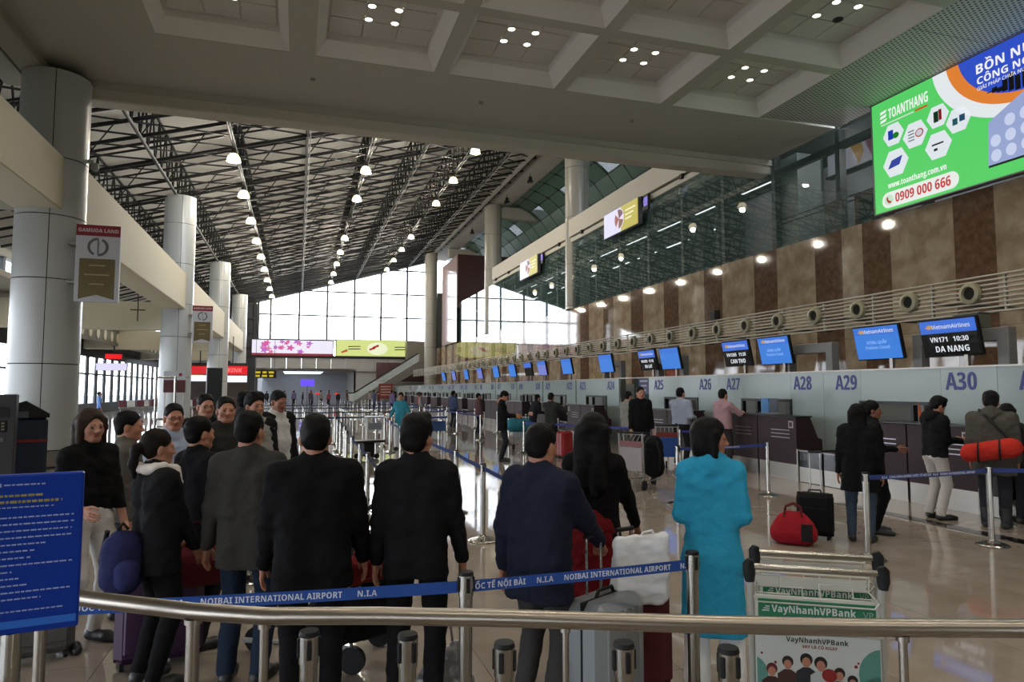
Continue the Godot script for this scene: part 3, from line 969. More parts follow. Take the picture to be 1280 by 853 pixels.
	lay.call("tagline_accent", rect_poly(1.40, 2.38, 1.75, 2.43), Color(0.85, 0.35, 0.1), 0.8, 2)
	txt.call("www.toanthang.com.vn", 0.15, Vector2(0.48, 0.70), 1.72, Color(0.95, 0.97, 0.95), 2)
	var cap := PackedVector2Array()
	for s in 13:
		var a := PI / 2 + PI * s / 12.0
		cap.append(Vector2(0.48 + 0.21 * cos(a), 0.32 + 0.21 * sin(a)))
	for s in 13:
		var a := -PI / 2 + PI * s / 12.0
		cap.append(Vector2(2.30 + 0.21 * cos(a), 0.32 + 0.21 * sin(a)))
	lay.call("phone_pill", cap, Color(0.93, 0.95, 0.93), 0.9, 2)
	lay.call("phone_disc", disc_poly(Vector2(0.49, 0.32), 0.14, 0.14), Color(0.78, 0.9, 0.8), 0.9, 3)
	lay.call("phone_handset", PackedVector2Array([Vector2(0.42, 0.39), Vector2(0.47, 0.41), Vector2(0.47, 0.34), Vector2(0.52, 0.28), Vector2(0.57, 0.28), Vector2(0.55, 0.22), Vector2(0.47, 0.24), Vector2(0.42, 0.32)]), Color(0.75, 0.05, 0.12), 0.8, 4)
	txt.call("0909 000 666", 0.24, Vector2(0.70, 0.32), 1.6, Color(0.78, 0.04, 0.14), 4)
	txt.call("BỒN NƯỚC", 0.22, Vector2(3.06, 2.70), 1.75, Color(0.95, 0.95, 0.97), 5)
	txt.call("CÔNG NGHIỆP", 0.17, Vector2(3.08, 2.42), 1.85, Color(0.95, 0.95, 0.97), 5)
	txt.call("GIẢI PHÁP CHỨA NƯỚC DUNG TÍCH", 0.085, Vector2(3.08, 2.24), 1.9, Color(0.95, 0.95, 0.97), 5, false)
	var l := AreaLight3D.new()
	l.name = "billboard_light"
	l.area_size = Vector2(W, H)
	l.position = Vector3(14.85, y0 + H * 0.5, z0 + W * 0.5)
	l.rotation = Vector3(0, PI / 2, 0)
	l.light_color = Color(0.55, 0.92, 0.62)
	l.light_energy = 1.6
	l.area_range = 40
	l.area_attenuation = 2.0
	l.shadow_enabled = true
	add_child(l)

func build_louver() -> void:
	# slatted metal band with round air nozzles in front of the stone
	var o := thing("louvre_band", "long band of horizontal grey metal slats with round air nozzles above the counters", "louvre")
	var m := mat(Color(0.70, 0.68, 0.62), 0.45, 0.2)
	var x := 12.25
	for k in 9:
		var y := 3.24 + 0.085 * k
		span(o, "slat", Vector3(x - 0.02, y - 0.016, -4.0), Vector3(x + 0.05, y + 0.016, -76), m, 0.006)
	for k in 48:
		var z := -4.6 - 1.5 * k
		span(o, "upright", Vector3(x + 0.02, 3.22, z - 0.02), Vector3(x + 0.07, 3.94, z + 0.02), m)
		if k % 2 == 0:
			span(o, "bracket", Vector3(x + 0.06, 3.5, z - 0.025), Vector3(XS - 0.01, 3.56, z + 0.025), mat(Color(0.3, 0.3, 0.28), 0.6))
	var noz := MB.new()
	noz.lathe([Vector2(0.09, -0.1), Vector2(0.2, -0.1), Vector2(0.215, -0.02), Vector2(0.2, 0.04), Vector2(0.135, 0.06), Vector2(0.10, -0.04), Vector2(0.085, -0.1)], 20)
	var nm := noz.mesh()
	var ws := thing("wall_speaker", "small dark box speaker standing on the louvre band above A27", "speaker", Vector3(12.3, 3.94, -18.2))
	box_part(ws, "cabinet", Vector3(0, 0.15, 0), Vector3(0.22, 0.3, 0.26), mat(Color(0.16, 0.11, 0.11), 0.5), 0.01)
	box_part(ws, "grille", Vector3(-0.112, 0.15, 0), Vector3(0.006, 0.24, 0.2), black_plastic())
	var hole := lathe_mesh([Vector2(0.0, 0.012), Vector2(0.12, 0.012)], 16)
	for k in 36:
		var z := -5.6 - 1.373 * k
		if z < -62:
			break
		var d := part(o, "air_nozzle", nm, mat(Color(0.58, 0.56, 0.45), 0.45), Vector3(x - 0.05, 3.62, z), Basis(Vector3(0, 0, 1), PI / 2))
		part(d, "nozzle_throat", hole, mat(Color(0.02, 0.02, 0.02), 0.8))

# ------------------------------------------------------------------ far gable and the left side
func build_far_wall() -> void:
	var w := structure("wall_far", "far end wall of the hall with grey panels below the tall glazing", "wall")
	var grey := mat(Color(0.62, 0.62, 0.61), 0.6)
	var dk := mat(Color(0.12, 0.12, 0.13), 0.6)
	# panels under the adverts
	for k in 12:
		var x := -4.6 + 1.65 * k
		span(w, "grey_panel", Vector3(x + 0.01, 3.9, ZF - 0.3), Vector3(x + 1.64, 5.55, ZF), grey)
	span(w, "sill_beam", Vector3(-7.0, 5.4, ZF - 0.4), Vector3(15.4, 5.7, ZF + 0.1), dk)
	span(w, "backing", Vector3(6.3, -0.3, ZF - 0.5), Vector3(15.4, 5.5, ZF - 0.3), grey)
	span(w, "backing", Vector3(9.5, 5.5, ZF - 0.5), Vector3(15.4, 7.5, ZF - 0.3), mat(Color(0.45, 0.43, 0.38), 0.7))
	span(w, "beige_panel", Vector3(12.2, 4.7, ZF + 0.02), Vector3(15.2, 7.5, ZF + 1.6), mat(Color(0.46, 0.44, 0.39), 0.7))
	span(w, "maroon_band", Vector3(8.6, 2.7, ZF + 2.0), Vector3(15.2, 4.9, ZF + 2.3), mat(Color(0.30, 0.17, 0.17), 0.2))
	span(w, "white_end_panel", Vector3(8.0, 0.0, ZF + 2.0), Vector3(10.6, 2.65, ZF + 2.2), mat(Color(0.66, 0.70, 0.68), 0.3))
	span(w, "dark_pier", Vector3(-8.6, 0, ZF - 0.6), Vector3(-4.35, 11.5, ZF - 0.1), mat(Color(0.20, 0.20, 0.21), 0.6))
	for x in [-8.2, -7.0, -5.8, -4.75]:
		span(w, "steel_post", Vector3(x - 0.14, 5.0, ZF - 0.1), Vector3(x + 0.14, hb(x) + 0.2, ZF + 0.25), dk)
	for y in [6.6, 8.2, 9.8]:
		span(w, "steel_rail", Vector3(-8.6, y - 0.1, ZF), Vector3(-4.4, y + 0.1, ZF + 0.2), dk)
	var gb := MB.new()
	gb.prism(PackedVector2Array([Vector2(-15.2, hb(-15.2) - 0.2), Vector2(17.2, hb(17.2) - 0.2), Vector2(17.2, hb(17.2) + 2.6), Vector2(-15.2, hb(-15.2) + 2.6)]), 0.3)
	part(w, "gable_infill", gb.mesh(), mat(Color(0.32, 0.32, 0.32), 0.8), Vector3(0, 0, ZF - 0.45))
	span(w, "side_infill", Vector3(15.4, -0.3, ZF - 0.3), Vector3(23, 13.6, ZF), mat(Color(0.3, 0.3, 0.3), 0.8))

	# glazing
	var g := structure("window_2", "tall bright glazed gable at the far end of the hall", "window")
	var bar := mat(Color(0.14, 0.15, 0.16), 0.5)
	var xs := [-4.4, -3.1]
	while xs[-1] < 14.5:
		xs.append(xs[-1] + 3.1)
	for i in xs.size():
		var x: float = xs[i]
		span(g, "mullion", Vector3(x - 0.11, 5.7, ZF - 0.15), Vector3(x + 0.11, hb(x), ZF + 0.12), bar)
		if i < xs.size() - 1:
			var x2: float = xs[i + 1]
			var ys := [5.7, 7.5, 10.35, 13.2, 16.1]
			for q in ys.size():
				var y0: float = ys[q]
				var y1: float = ys[q + 1] if q < ys.size() - 1 else 20.0
				if y0 > hb(x2):
					break
				var p := PackedVector2Array([Vector2(x + 0.07, y0), Vector2(x2 - 0.07, y0), Vector2(x2 - 0.07, minf(y1, hb(x2))), Vector2(x + 0.07, minf(y1, maxf(hb(x), y0 + 0.02)))])
				part(g, "pane", prism_mesh(p, 0.02), glass(Color(0.9, 0.95, 0.95), 0.06), Vector3(0, 0, ZF - 0.02))
	for y in [7.5, 10.35, 13.2, 16.1]:
		var xa: float = maxf(-4.4, (y - 12.0) / 0.29 - 4.0)
		span(g, "transom", Vector3(xa, y - 0.08, ZF - 0.12), Vector3(15.4, y + 0.08, ZF + 0.08), bar)
	var hd := MB.new()
	hd.prism(PackedVector2Array([Vector2(-5, hb(-5.0) - 0.15), Vector2(15.4, hb(15.4) - 0.15), Vector2(15.4, hb(15.4) + 0.15), Vector2(-5, hb(-5.0) + 0.15)]), 0.3)
	part(g, "head_bar", hd.mesh(), bar, Vector3(0, 0, ZF - 0.15))

	# lit adverts under the glazing
	var a := thing("lit_advert", "wide pink and white lit flower advert below the far glazing", "advert", Vector3(-0.6, 6.5, ZF + 0.25))
	box_part(a, "case", Vector3(0, 0, -0.1), Vector3(9.0, 1.9, 0.2), dk)
	box_part(a, "screen_face", Vector3(0, 0.1, 0.01), Vector3(8.8, 1.6, 0.02), glow(Color(0.90, 0.88, 0.95), 1.0))
	box_part(a, "screen_strip", Vector3(0, -0.72, 0.02), Vector3(8.8, 0.25, 0.02), glow(Color(0.55, 0.06, 0.16), 0.8))
	var rng := RandomNumberGenerator.new()
	rng.seed = 5
	for k in 22:
		var c := Vector2(rng.randf_range(-4.1, 1.9), rng.randf_range(-0.5, 0.75))
		var p := PackedVector2Array()
		var rr := rng.randf_range(0.22, 0.5)
		for s in 20:
			var q := rr * (0.72 + 0.28 * cos(s * TAU / 4.0))
			p.append(c + Vector2(q * cos(s * TAU / 20), q * sin(s * TAU / 20) * 0.8))
		p = Geometry2D.intersect_polygons(p, rect_poly(-4.35, -0.6, 4.35, 0.88))[0]
		part(a, "blossom", prism_mesh(p, 0.01 + 0.001 * k), glow([Color(0.85, 0.30, 0.62), Color(0.75, 0.40, 0.80), Color(0.88, 0.45, 0.65)][k % 3], 0.85), Vector3(0, 0, 0.02))
	var b := thing("lit_advert", "pale yellow-green lit advert with small dark script below the far glazing", "advert", Vector3(8.7, 6.6, ZF + 0.25))
	box_part(b, "case", Vector3(0, 0, -0.1), Vector3(9.2, 2.1, 0.2), dk)
	box_part(b, "screen_face", Vector3(0, 0.05, 0.01), Vector3(9.0, 1.9, 0.02), glow(Color(0.80, 0.84, 0.50), 1.0))
	for q in [[-3.2, Color(0.05, 0.05, 0.05)], [2.2, Color(0.05, 0.05, 0.05)]]:
		for r in 2:
			part(b, "script_line", prism_mesh(PackedVector2Array([Vector2(q[0], 0.15 - r * 0.3), Vector2(q[0] + 1.5, 0.2 - r * 0.3), Vector2(q[0] + 1.4, 0.3 - r * 0.3), Vector2(q[0] + 0.1, 0.26 - r * 0.3)]), 0.01), glow(q[1], 0.2), Vector3(0, 0, 0.02))
	for q in [[-0.7, -0.25, Color(0.7, 0.08, 0.1)], [-3.9, -0.6, Color(0.8, 0.3, 0.1)], [3.6, -0.6, Color(0.8, 0.35, 0.1)], [-0.3, 0.0, Color(0.75, 0.1, 0.1)]]:
		part(b, "accent", prism_mesh(PackedVector2Array([Vector2(q[0], q[1]), Vector2(q[0] + 0.7, q[1] + 0.25), Vector2(q[0] + 0.62, q[1] + 0.5), Vector2(q[0] - 0.05, q[1] + 0.2)]), 0.01), glow(q[2], 0.7), Vector3(0, 0, 0.02))
	part(b, "product_disc", prism_mesh(disc_poly(Vector2(0.2, 0.0), 1.2, 0.75, 24), 0.008), glow(Color(0.90, 0.92, 0.78), 1.0), Vector3(0, 0, 0.02))

	# escalator behind the far lanes
	var es := thing("escalator", "far escalator rising to the right under the yellow advert", "escalator", Vector3(5.2, 0, ZF + 3.5))
	var path := PackedVector2Array([Vector2(0, 0), Vector2(1.4, 0), Vector2(8.6, 4.4), Vector2(8.6, 5.0), Vector2(7.9, 5.0), Vector2(0.7, 0.5), Vector2(0, 0.5)])
	part(es, "truss_body", prism_mesh(path, 1.5), mat(Color(0.40, 0.39, 0.37), 0.5))
	for zz in [0.05, 1.4]:
		part(es, "balustrade", prism_mesh(PackedVector2Array([Vector2(0.3, 0.5), Vector2(0.9, 0.5), Vector2(7.9, 5.0), Vector2(7.9, 5.9), Vector2(0.8, 1.4), Vector2(0.2, 1.4)]), 0.03), glass(Color(0.8, 0.85, 0.85), 0.25), Vector3(0, 0, zz))
		part(es, "handrail", tube_mesh([Vector3(0.1, 1.4, zz), Vector3(0.8, 1.42, zz), Vector3(7.9, 5.92, zz)], 0.06, 6), black_plastic())
	var bp := thing("notice_board", "dark red notice panel standing beside the foot of the far escalator", "notice board", Vector3(9.3, 0, ZF + 5.6))
	box_part(bp, "panel", Vector3(0, 1.6, 0), Vector3(1.6, 1.7, 0.12), mat(Color(0.42, 0.15, 0.13), 0.4), 0.02)
	for k in 4:
		box_part(bp, "text_line", Vector3(0, 2.1 - 0.3 * k, 0.07), Vector3(1.1, 0.08, 0.01), mat(Color(0.7, 0.6, 0.55), 0.6))
	for x in [-0.7, 0.7]:
		box_part(bp, "post", Vector3(x, 0.4, 0), Vector3(0.08, 0.8, 0.08), dk)
	# passage under the adverts
	var ps := structure("wall_passage", "brightly lit passage opening at the far left of the hall", "wall")
	span(ps, "passage_back", Vector3(-4.5, -0.3, -96), Vector3(6.3, 4.2, -96.3), mat(Color(0.75, 0.77, 0.8), 0.5))
	span(ps, "passage_ceiling", Vector3(-4.6, 3.9, ZF), Vector3(6.5, 4.2, -96), mat(Color(0.7, 0.7, 0.7), 0.7))
	span(ps, "passage_side", Vector3(6.3, -0.3, ZF - 0.3), Vector3(6.5, 4.2, -96), grey)
	for k in 4:
		var st := thing("passage_light", "bright flat ceiling light, %s along the far passage" % ordinal(k), "ceiling light", Vector3(0.6, 3.86, ZF - 2.5 - 3.2 * k))
		box_part(st, "light_diffuser", Vector3.ZERO, Vector3(4.5, 0.04, 0.5), glow(Color(0.9, 0.95, 1.0), 3.0), 0.01)
	for q in [[-0.9, 2.6, Color(0.35, 0.25, 0.85), "violet", 1.6], [2.6, 1.25, Color(0.9, 0.06, 0.06), "red", 0.5], [0.3, 1.3, Color(0.9, 0.06, 0.06), "round red", 0.4]]:
		var sg := thing("glow_sign", "small %s lit sign deep in the far passage" % q[3], "lit sign", Vector3(q[0] + 2.0, q[1], ZF - 4.0))
		box_part(sg, "sign_face", Vector3(0, 0, 0), Vector3(q[4], q[4] * 0.5, 0.1), glow(q[2], 1.4), 0.03)
		box_part(sg, "sign_post", Vector3(0, -q[1] * 0.5, -0.08), Vector3(0.06, q[1], 0.06), dk)
	var ys := thing("wayfinding_sign", "black hanging direction sign with yellow lettering by the far passage", "sign", Vector3(-3.2, 3.35, -74.0))
	box_part(ys, "panel", Vector3.ZERO, Vector3(2.2, 0.8, 0.15), black_plastic(), 0.02)
	for k in 2:
		for q in 3:
			box_part(ys, "yellow_mark", Vector3(-0.7 + 0.65 * q, 0.18 - 0.36 * k, 0.08), Vector3(0.5 - 0.12 * ((q + k) % 2), 0.2, 0.01), glow(Color(0.85, 0.75, 0.05), 0.8))
	for x in [-0.9, 0.9]:
		box_part(ys, "drop_rod", Vector3(x, 4.2, 0), Vector3(0.04, 7.6, 0.04), dk)

func build_left_side() -> void:
	var cream := mat(Color(0.80, 0.765, 0.655), 0.7)
	var dk := mat(Color(0.10, 0.115, 0.12), 0.5)
	# long cream beams from column to column
	var bm := structure("beam_left", "thick cream beams running from column to column on the left", "beam")
	var segs := [[Vector3(-5.35, 6.0, ZR), Vector3(-5.35, 6.0, -18.3), 1.25], [Vector3(-5.35, 5.75, -19.2), Vector3(-5.35, 5.75, -36.8), 1.75], [Vector3(-5.35, 5.65, -37.6), Vector3(-5.35, 5.65, -55.3), 1.9], [Vector3(-5.35, 5.65, -56.1), Vector3(-5.35, 5.65, -73.8), 1.9]]
	for s in segs:
		var a: Vector3 = s[0]
		var b: Vector3 = s[1]
		span(bm, "beam_face", Vector3(-6.4, a.y, a.z), Vector3(a.x, a.y + s[2], b.z), cream, 0.02)
		span(bm, "beam_joint", Vector3(-6.3, a.y + s[2], a.z), Vector3(a.x - 0.15, a.y + s[2] + 0.06, b.z), mat(Color(0.5, 0.48, 0.42), 0.7))
	for z in [-37.2, -55.7, -74.2]:
		span(bm, "cross_beam", Vector3(-14.6, 4.7, z - 0.4), Vector3(-6.4, 6.05, z + 0.4), cream, 0.02)
	# annex: outer glazing, ceiling, upper wall
	var an := structure("wall_left", "left annex wall of dark mullions and bright glazing", "wall")
	span(an, "annex_roof", Vector3(XL - 0.6, 6.35, ZR), Vector3(-11.4, 6.6, -101), mat(Color(0.6, 0.58, 0.52), 0.8))
	span(an, "upper_wall", Vector3(-14.9, 6.3, ZR), Vector3(-14.4, 12.0, -36), mat(Color(0.66, 0.65, 0.62), 0.8))
	span(an, "upper_wall", Vector3(-14.9, 8.6, -36), Vector3(-14.4, 12.0, -82), mat(Color(0.66, 0.65, 0.62), 0.8))
	var cl := structure("window_4", "high clerestory band of dark mullions above the left annex", "window")
	for k in 19:
		var zc := -36.0 - 2.45 * k
		span(cl, "mullion", Vector3(-14.75, 6.5, zc + 0.16), Vector3(-14.5, 8.6, zc - 0.16), dk)
		if zc - 2.45 > -82.5:
			span(cl, "pane", Vector3(-14.66, 6.5, zc - 0.16), Vector3(-14.63, 8.6, zc - 2.29), glass(Color(0.85, 0.93, 0.93), 0.08))
	span(an, "eaves_beam", Vector3(XL - 0.3, 5.0, ZR), Vector3(XL + 0.25, 6.4, -101), mat(Color(0.34, 0.33, 0.30), 0.7))
	span(an, "annex_end", Vector3(XL - 0.6, -0.3, -100.7), Vector3(-4.4, 6.6, -101), mat(Color(0.5, 0.5, 0.5), 0.7))
	span(an, "annex_ceiling", Vector3(-11.5, 6.1, -74.0), Vector3(-6.4, 6.3, -101), mat(Color(0.66, 0.64, 0.56), 0.8))
	span(an, "annex_ceiling", Vector3(-11.5, 6.1, ZR), Vector3(-6.4, 6.3, -19.0), mat(Color(0.66, 0.64, 0.56), 0.8))
	# beam with a row of round holes
	var hb_ := structure("beam_pierced", "grey beam pierced by a row of round holes above the left glazing", "beam")
	span(hb_, "beam_face", Vector3(-12.7, 4.9, -44), Vector3(-12.4, 6.0, -100), mat(Color(0.38, 0.37, 0.33), 0.7))
	var ring := MB.new()
	ring.lathe([Vector2(0.3, -0.02), Vector2(0.36, -0.02), Vector2(0.36, 0.03), Vector2(0.3, 0.03), Vector2(0.0, 0.02)], 20)
	var rm := ring.mesh()
	for k in 22:
		part(hb_, "round_hole", rm, mat(Color(0.72, 0.70, 0.60), 0.6), Vector3(-12.38, 5.45, -46.5 - 1.7 * k), Basis(Vector3(0, 0, 1), -PI / 2))
	# glazing with deep mullions
	var g := structure("window_3", "long glazed side of the left annex with dark mullions", "window")
	var z := ZR
	var k2 := 0
	while z > -100.0:
		span(g, "mullion", Vector3(XL - 0.08, 0, z - 0.22), Vector3(XL + 0.08, 5.0, z + 0.22), dk, 0.02)
		span(g, "pane", Vector3(XL - 0.02, 0.1, z - 2.18), Vector3(XL + 0.02, 5.0, z - 0.22), glass(Color(0.85, 0.93, 0.93), 0.08))
		span(g, "transom", Vector3(XL - 0.06, 2.9, z - 2.18), Vector3(XL + 0.08, 3.02, z - 0.22), dk)
		z -= 2.4
		k2 += 1
	span(g, "header_beam", Vector3(XL - 0.1, 4.25, -36), Vector3(XL + 0.2, 5.0, -100), dk)
	span(g, "dado_panel", Vector3(XL - 0.06, 0.0, -36), Vector3(XL + 0.12, 0.75, -100), mat(Color(0.35, 0.37, 0.38), 0.5))
	# shops and signs under the annex
	var shop := structure("wall_shop", "row of shop units at the back of the left annex", "wall")
	span(shop, "shop_block", Vector3(-13.9, 0, -88), Vector3(-6.9, 4.6, -92), mat(Color(0.30, 0.28, 0.27), 0.6))
	span(shop, "shop_counter", Vector3(-8.4, 0, -63.2), Vector3(-4.6, 1.1, -64.2), mat(Color(0.25, 0.12, 0.10), 0.4), 0.02)
	span(shop, "shop_back", Vector3(-9.5, 0, -67), Vector3(-4.2, 4.2, -67.3), mat(Color(0.22, 0.18, 0.16), 0.7))
	span(shop, "shop_pier", Vector3(-4.35, 0, -67.6), Vector3(-3.75, 4.6, -66.6), dk)
	var sg := [[-5.1, 3.35, -60.0, 2.3, 0.75, Color(0.80, 0.06, 0.10), "red lit shop sign reading DRINK", "DRINK"], [-5.1, 2.65, -60.0, 2.3, 0.6, Color(0.90, 0.92, 0.95), "white lit menu board under the red DRINK sign", ""],
		[-7.55, 3.35, -60.0, 1.9, 0.7, Color(0.75, 0.10, 0.14), "red lit shop sign between the second and third columns", ""], [-7.55, 2.7, -60.0, 1.9, 0.55, Color(0.92, 0.92, 0.95), "white lit board under the blank red shop sign", ""],
		[-12.6, 4.15, -55.0, 1.1, 0.4, Color(0.85, 0.05, 0.08), "small red lit sign beside the left glazing", ""], [-12.7, 3.4, -55.0, 2.0, 0.55, Color(0.80, 0.78, 0.92), "pale lit sign with small dark pictures below the small red sign", ""],
		[-9.2, 4.2, -58.0, 1.6, 0.8, Color(0.60, 0.60, 0.60), "grey hanging sign left of the second column", ""], [-9.1, 3.1, -66.5, 2.0, 0.4, Color(0.80, 0.55, 0.10), "yellow lit shop sign far left of the second column", ""]]
	for s in sg:
		var o := thing("shop_sign", s[6], "lit sign", Vector3(s[0], s[1], s[2]))
		box_part(o, "sign_box", Vector3(0, 0, -0.12), Vector3(s[3], s[4], 0.2), dk, 0.02)
		box_part(o, "sign_face", Vector3.ZERO, Vector3(s[3] - 0.06, s[4] - 0.06, 0.04), glow(s[5], 1.2))
		if not s[6].begins_with("white lit") and not s[6].begins_with("pale lit"):
			box_part(o, "hanger", Vector3(0, (6.15 - s[1]) * 0.5 + 0.2, -0.12), Vector3(0.08, 5.75 - s[1], 0.08), dk)
		else:
			box_part(o, "hanger", Vector3(0, s[4] * 0.5, -0.12), Vector3(0.08, 0.1, 0.08), dk)
		if s[7] != "":
			part(o, "lettering", text_mesh(s[7], 0.34, 0.02), glow(Color(1.0, 0.45, 0.45), 1.2), Vector3(0, 0, 0.03))
	# hanging banners on the columns
	for k in 2:
		var z1: float = [-18.1, -36.6][k]
		var o := thing("column_banner", "white banner with a dark red head and bronze panel on the %s left column" % ["nearest", "second"][k], "banner", Vector3(-4.55, 3.84 if k == 0 else 4.1, z1))
		var hgt := 1.82
		box_part(o, "board", Vector3(0, hgt * 0.5, 0), Vector3(0.92, hgt, 0.12), mat(Color(0.72, 0.72, 0.74), 0.5), 0.01)
		box_part(o, "red_head", Vector3(0, hgt - 0.13, 0.063), Vector3(0.92, 0.26, 0.006), mat(Color(0.50, 0.08, 0.14), 0.5))
		part(o, "lettering", text_mesh("GAMUDA LAND", 0.085, 0.004), mat(Color(0.8, 0.75, 0.75), 0.5), Vector3(0, hgt - 0.13, 0.069))
		var em := MB.new()
		for s in 14:
			if s == 3 or s == 10:
				continue
			var a := TAU * s / 14.0
			em.box(Vector3(0.19 * cos(a), 0.19 * sin(a), 0), Vector3(0.09, 0.055, 0.008), 0.0, Basis(Vector3(0, 0, 1), a + PI / 2))
		em.box(Vector3.ZERO, Vector3(0.022, 0.34, 0.008))
		part(o, "emblem", em.mesh(), mat(Color(0.35, 0.36, 0.37), 0.5), Vector3(0, hgt - 0.52, 0.066))
		var pl := PackedVector2Array([Vector2(-0.37, 0.06), Vector2(0, 0.17), Vector2(0.37, 0.06), Vector2(0.37, 1.02), Vector2(-0.37, 1.02)])
		part(o, "bronze_panel", prism_mesh(pl, 0.006), mat(Color(0.40, 0.35, 0.22), 0.45, 0.2), Vector3(0, 0, 0.06))
		for s in 3:
			box_part(o, "text_line", Vector3(0, 0.86 - 0.22 * s, 0.069), Vector3([0.34, 0.52, 0.3][s], 0.03, 0.006), mat(Color(0.62, 0.57, 0.42), 0.6))
		box_part(o, "wall_bracket", Vector3(-0.52, hgt * 0.75, -0.2), Vector3(0.2, 0.06, 0.5), brushed())
		box_part(o, "wall_bracket", Vector3(-0.52, hgt * 0.25, -0.2), Vector3(0.2, 0.06, 0.5), brushed())
	# security camera on the near column
	var cc := thing("security_camera", "small white dome camera fixed to the near column below the trusses", "security camera", Vector3(-4.95, 7.3, -18.75))
	box_part(cc, "mount_arm", Vector3(-0.03, 0.08, 0), Vector3(0.2, 0.08, 0.1), mat(Color(0.7, 0.7, 0.7), 0.4), 0.01)
	part(cc, "dome_housing", lathe_mesh([Vector2(0.0, -0.16), Vector2(0.07, -0.13), Vector2(0.09, -0.05), Vector2(0.09, 0.04), Vector2(0.0, 0.06)], 16), mat(Color(0.6, 0.6, 0.6), 0.3), Vector3(0.08, 0, 0))
	# ceiling fan seen under the second beam
	var cf := thing("ceiling_pendant", "thin cross-shaped pendant hanging left of the second column", "pendant", Vector3(-6.9, 5.45, -34.0))
	box_part(cf, "rod", Vector3(0, 0.05, 0), Vector3(0.04, 1.3, 0.04), dk)
	box_part(cf, "bar", Vector3(0, -0.1, 0), Vector3(0.6, 0.05, 0.05), mat(Color(0.3, 0.18, 0.12), 0.5))
	# kiosk and bin against the near column
	var ki := thing("ticket_kiosk", "grey metal self-service machine at the left edge beside the dark bin", "kiosk", Vector3(-5.72, 0, -16.0), 0.25)
	box_part(ki, "cabinet", Vector3(0, 0.85, 0), Vector3(0.75, 1.7, 0.6), mat(Color(0.20, 0.20, 0.21), 0.45), 0.02)
	box_part(ki, "screen_face", Vector3(0.1, 1.35, 0.305), Vector3(0.36, 0.2, 0.02), mat(Color(0.12, 0.14, 0.16), 0.15), 0.005)
	box_part(ki, "key_panel", Vector3(0.1, 1.08, 0.305), Vector3(0.3, 0.22, 0.03), black_plastic(), 0.01)
	for r in 3:
		for c in 3:
			box_part(ki, "key", Vector3(0.02 + 0.08 * c, 1.02 + 0.06 * r, 0.325), Vector3(0.05, 0.035, 0.02), mat(Color(0.45, 0.45, 0.4), 0.5))
	box_part(ki, "card_slot", Vector3(0.1, 0.82, 0.305), Vector3(0.2, 0.08, 0.03), mat(Color(0.35, 0.36, 0.38), 0.4), 0.005)
	box_part(ki, "plinth", Vector3(0, 0.04, 0), Vector3(0.78, 0.08, 0.63), black_plastic())
	var bn := thing("waste_bin", "dark blue bin with a red band and sloping lid by the near column", "bin", Vector3(-5.42, 0, -17.05), 0.3)
	box_part(bn, "body", Vector3(0, 0.6, 0), Vector3(0.62, 1.2, 0.55), mat(Color(0.08, 0.13, 0.20), 0.4), 0.06)
	box_part(bn, "red_band", Vector3(0, 0.72, 0), Vector3(0.63, 0.16, 0.56), mat(Color(0.5, 0.08, 0.09), 0.5), 0.06)
	var lid := PackedVector2Array([Vector2(-0.31, 0.0), Vector2(0.33, 0.0), Vector2(0.33, 0.08), Vector2(-0.1, 0.36), Vector2(-0.31, 0.28)])
	part(bn, "lid", prism_mesh(lid, 0.56), mat(Color(0.02, 0.02, 0.025), 0.4), Vector3(0, 1.2, -0.28))
	box_part(bn, "label_plate", Vector3(-0.14, 1.27, 0.285), Vector3(0.2, 0.14, 0.01), mat(Color(0.3, 0.32, 0.34), 0.5))
	# seats and odds and ends far under the annex
	for k in 5:
		var o := thing("seat_bench", "row of perforated metal waiting seats, %s bench from the left glazing" % ordinal(k), "bench", Vector3(-11.6 + 1.1 * k, 0, -56.5 - 2.2 * (k % 3)), 0.4)
		for s in 3:
			box_part(o, "seat", Vector3(-0.6 + 0.6 * s, 0.45, 0), Vector3(0.5, 0.04, 0.45), brushed(), 0.01)
			part(o, "backrest", box_mesh(Vector3(0.5, 0.5, 0.04), 0.01), [mat(Color(0.35, 0.10, 0.14), 0.5), brushed()][(k + s) % 2], Vector3(-0.6 + 0.6 * s, 0.75, -0.26), Basis(Vector3.RIGHT, -0.2))
		for s in [-0.75, 0.75]:
			part(o, "leg", tube_mesh([Vector3(s, 0, -0.3), Vector3(s, 0.43, 0), Vector3(s, 0.0, 0.3)], 0.03, 6), brushed())
		box_part(o, "beam_bar", Vector3(0, 0.41, 0), Vector3(1.7, 0.05, 0.08), brushed())
	var pb := thing("notice_stand", "white over dark red notice board standing against the second column", "notice board", Vector3(-5.6, 0, -35.9))
	box_part(pb, "red_panel", Vector3(0, 1.95, 0), Vector3(0.95, 0.6, 0.08), mat(Color(0.28, 0.04, 0.06), 0.5), 0.01)
	box_part(pb, "white_panel", Vector3(0, 2.45, 0), Vector3(0.95, 0.42, 0.08), mat(Color(0.65, 0.66, 0.66), 0.5), 0.01)
	part(pb, "emblem", prism_mesh(disc_poly(Vector2(0.25, 2.5), 0.08, 0.08, 12), 0.01), mat(Color(0.5, 0.03, 0.05), 0.5), Vector3(0, 0, 0.04))
	for x in [-0.4, 0.4]:
		box_part(pb, "post", Vector3(x, 0.85, 0), Vector3(0.06, 1.7, 0.06), brushed())
	var dp := thing("display_panel", "tall dark freestanding panel between the second and third columns", "display panel", Vector3(-4.62, 0, -43.0), 0.5)
	box_part(dp, "panel", Vector3(0, 1.55, 0), Vector3(0.9, 3.0, 0.12), mat(Color(0.12, 0.14, 0.14), 0.3), 0.02)
	box_part(dp, "base", Vector3(0, 0.04, 0), Vector3(1.0, 0.08, 0.6), brushed(), 0.01)
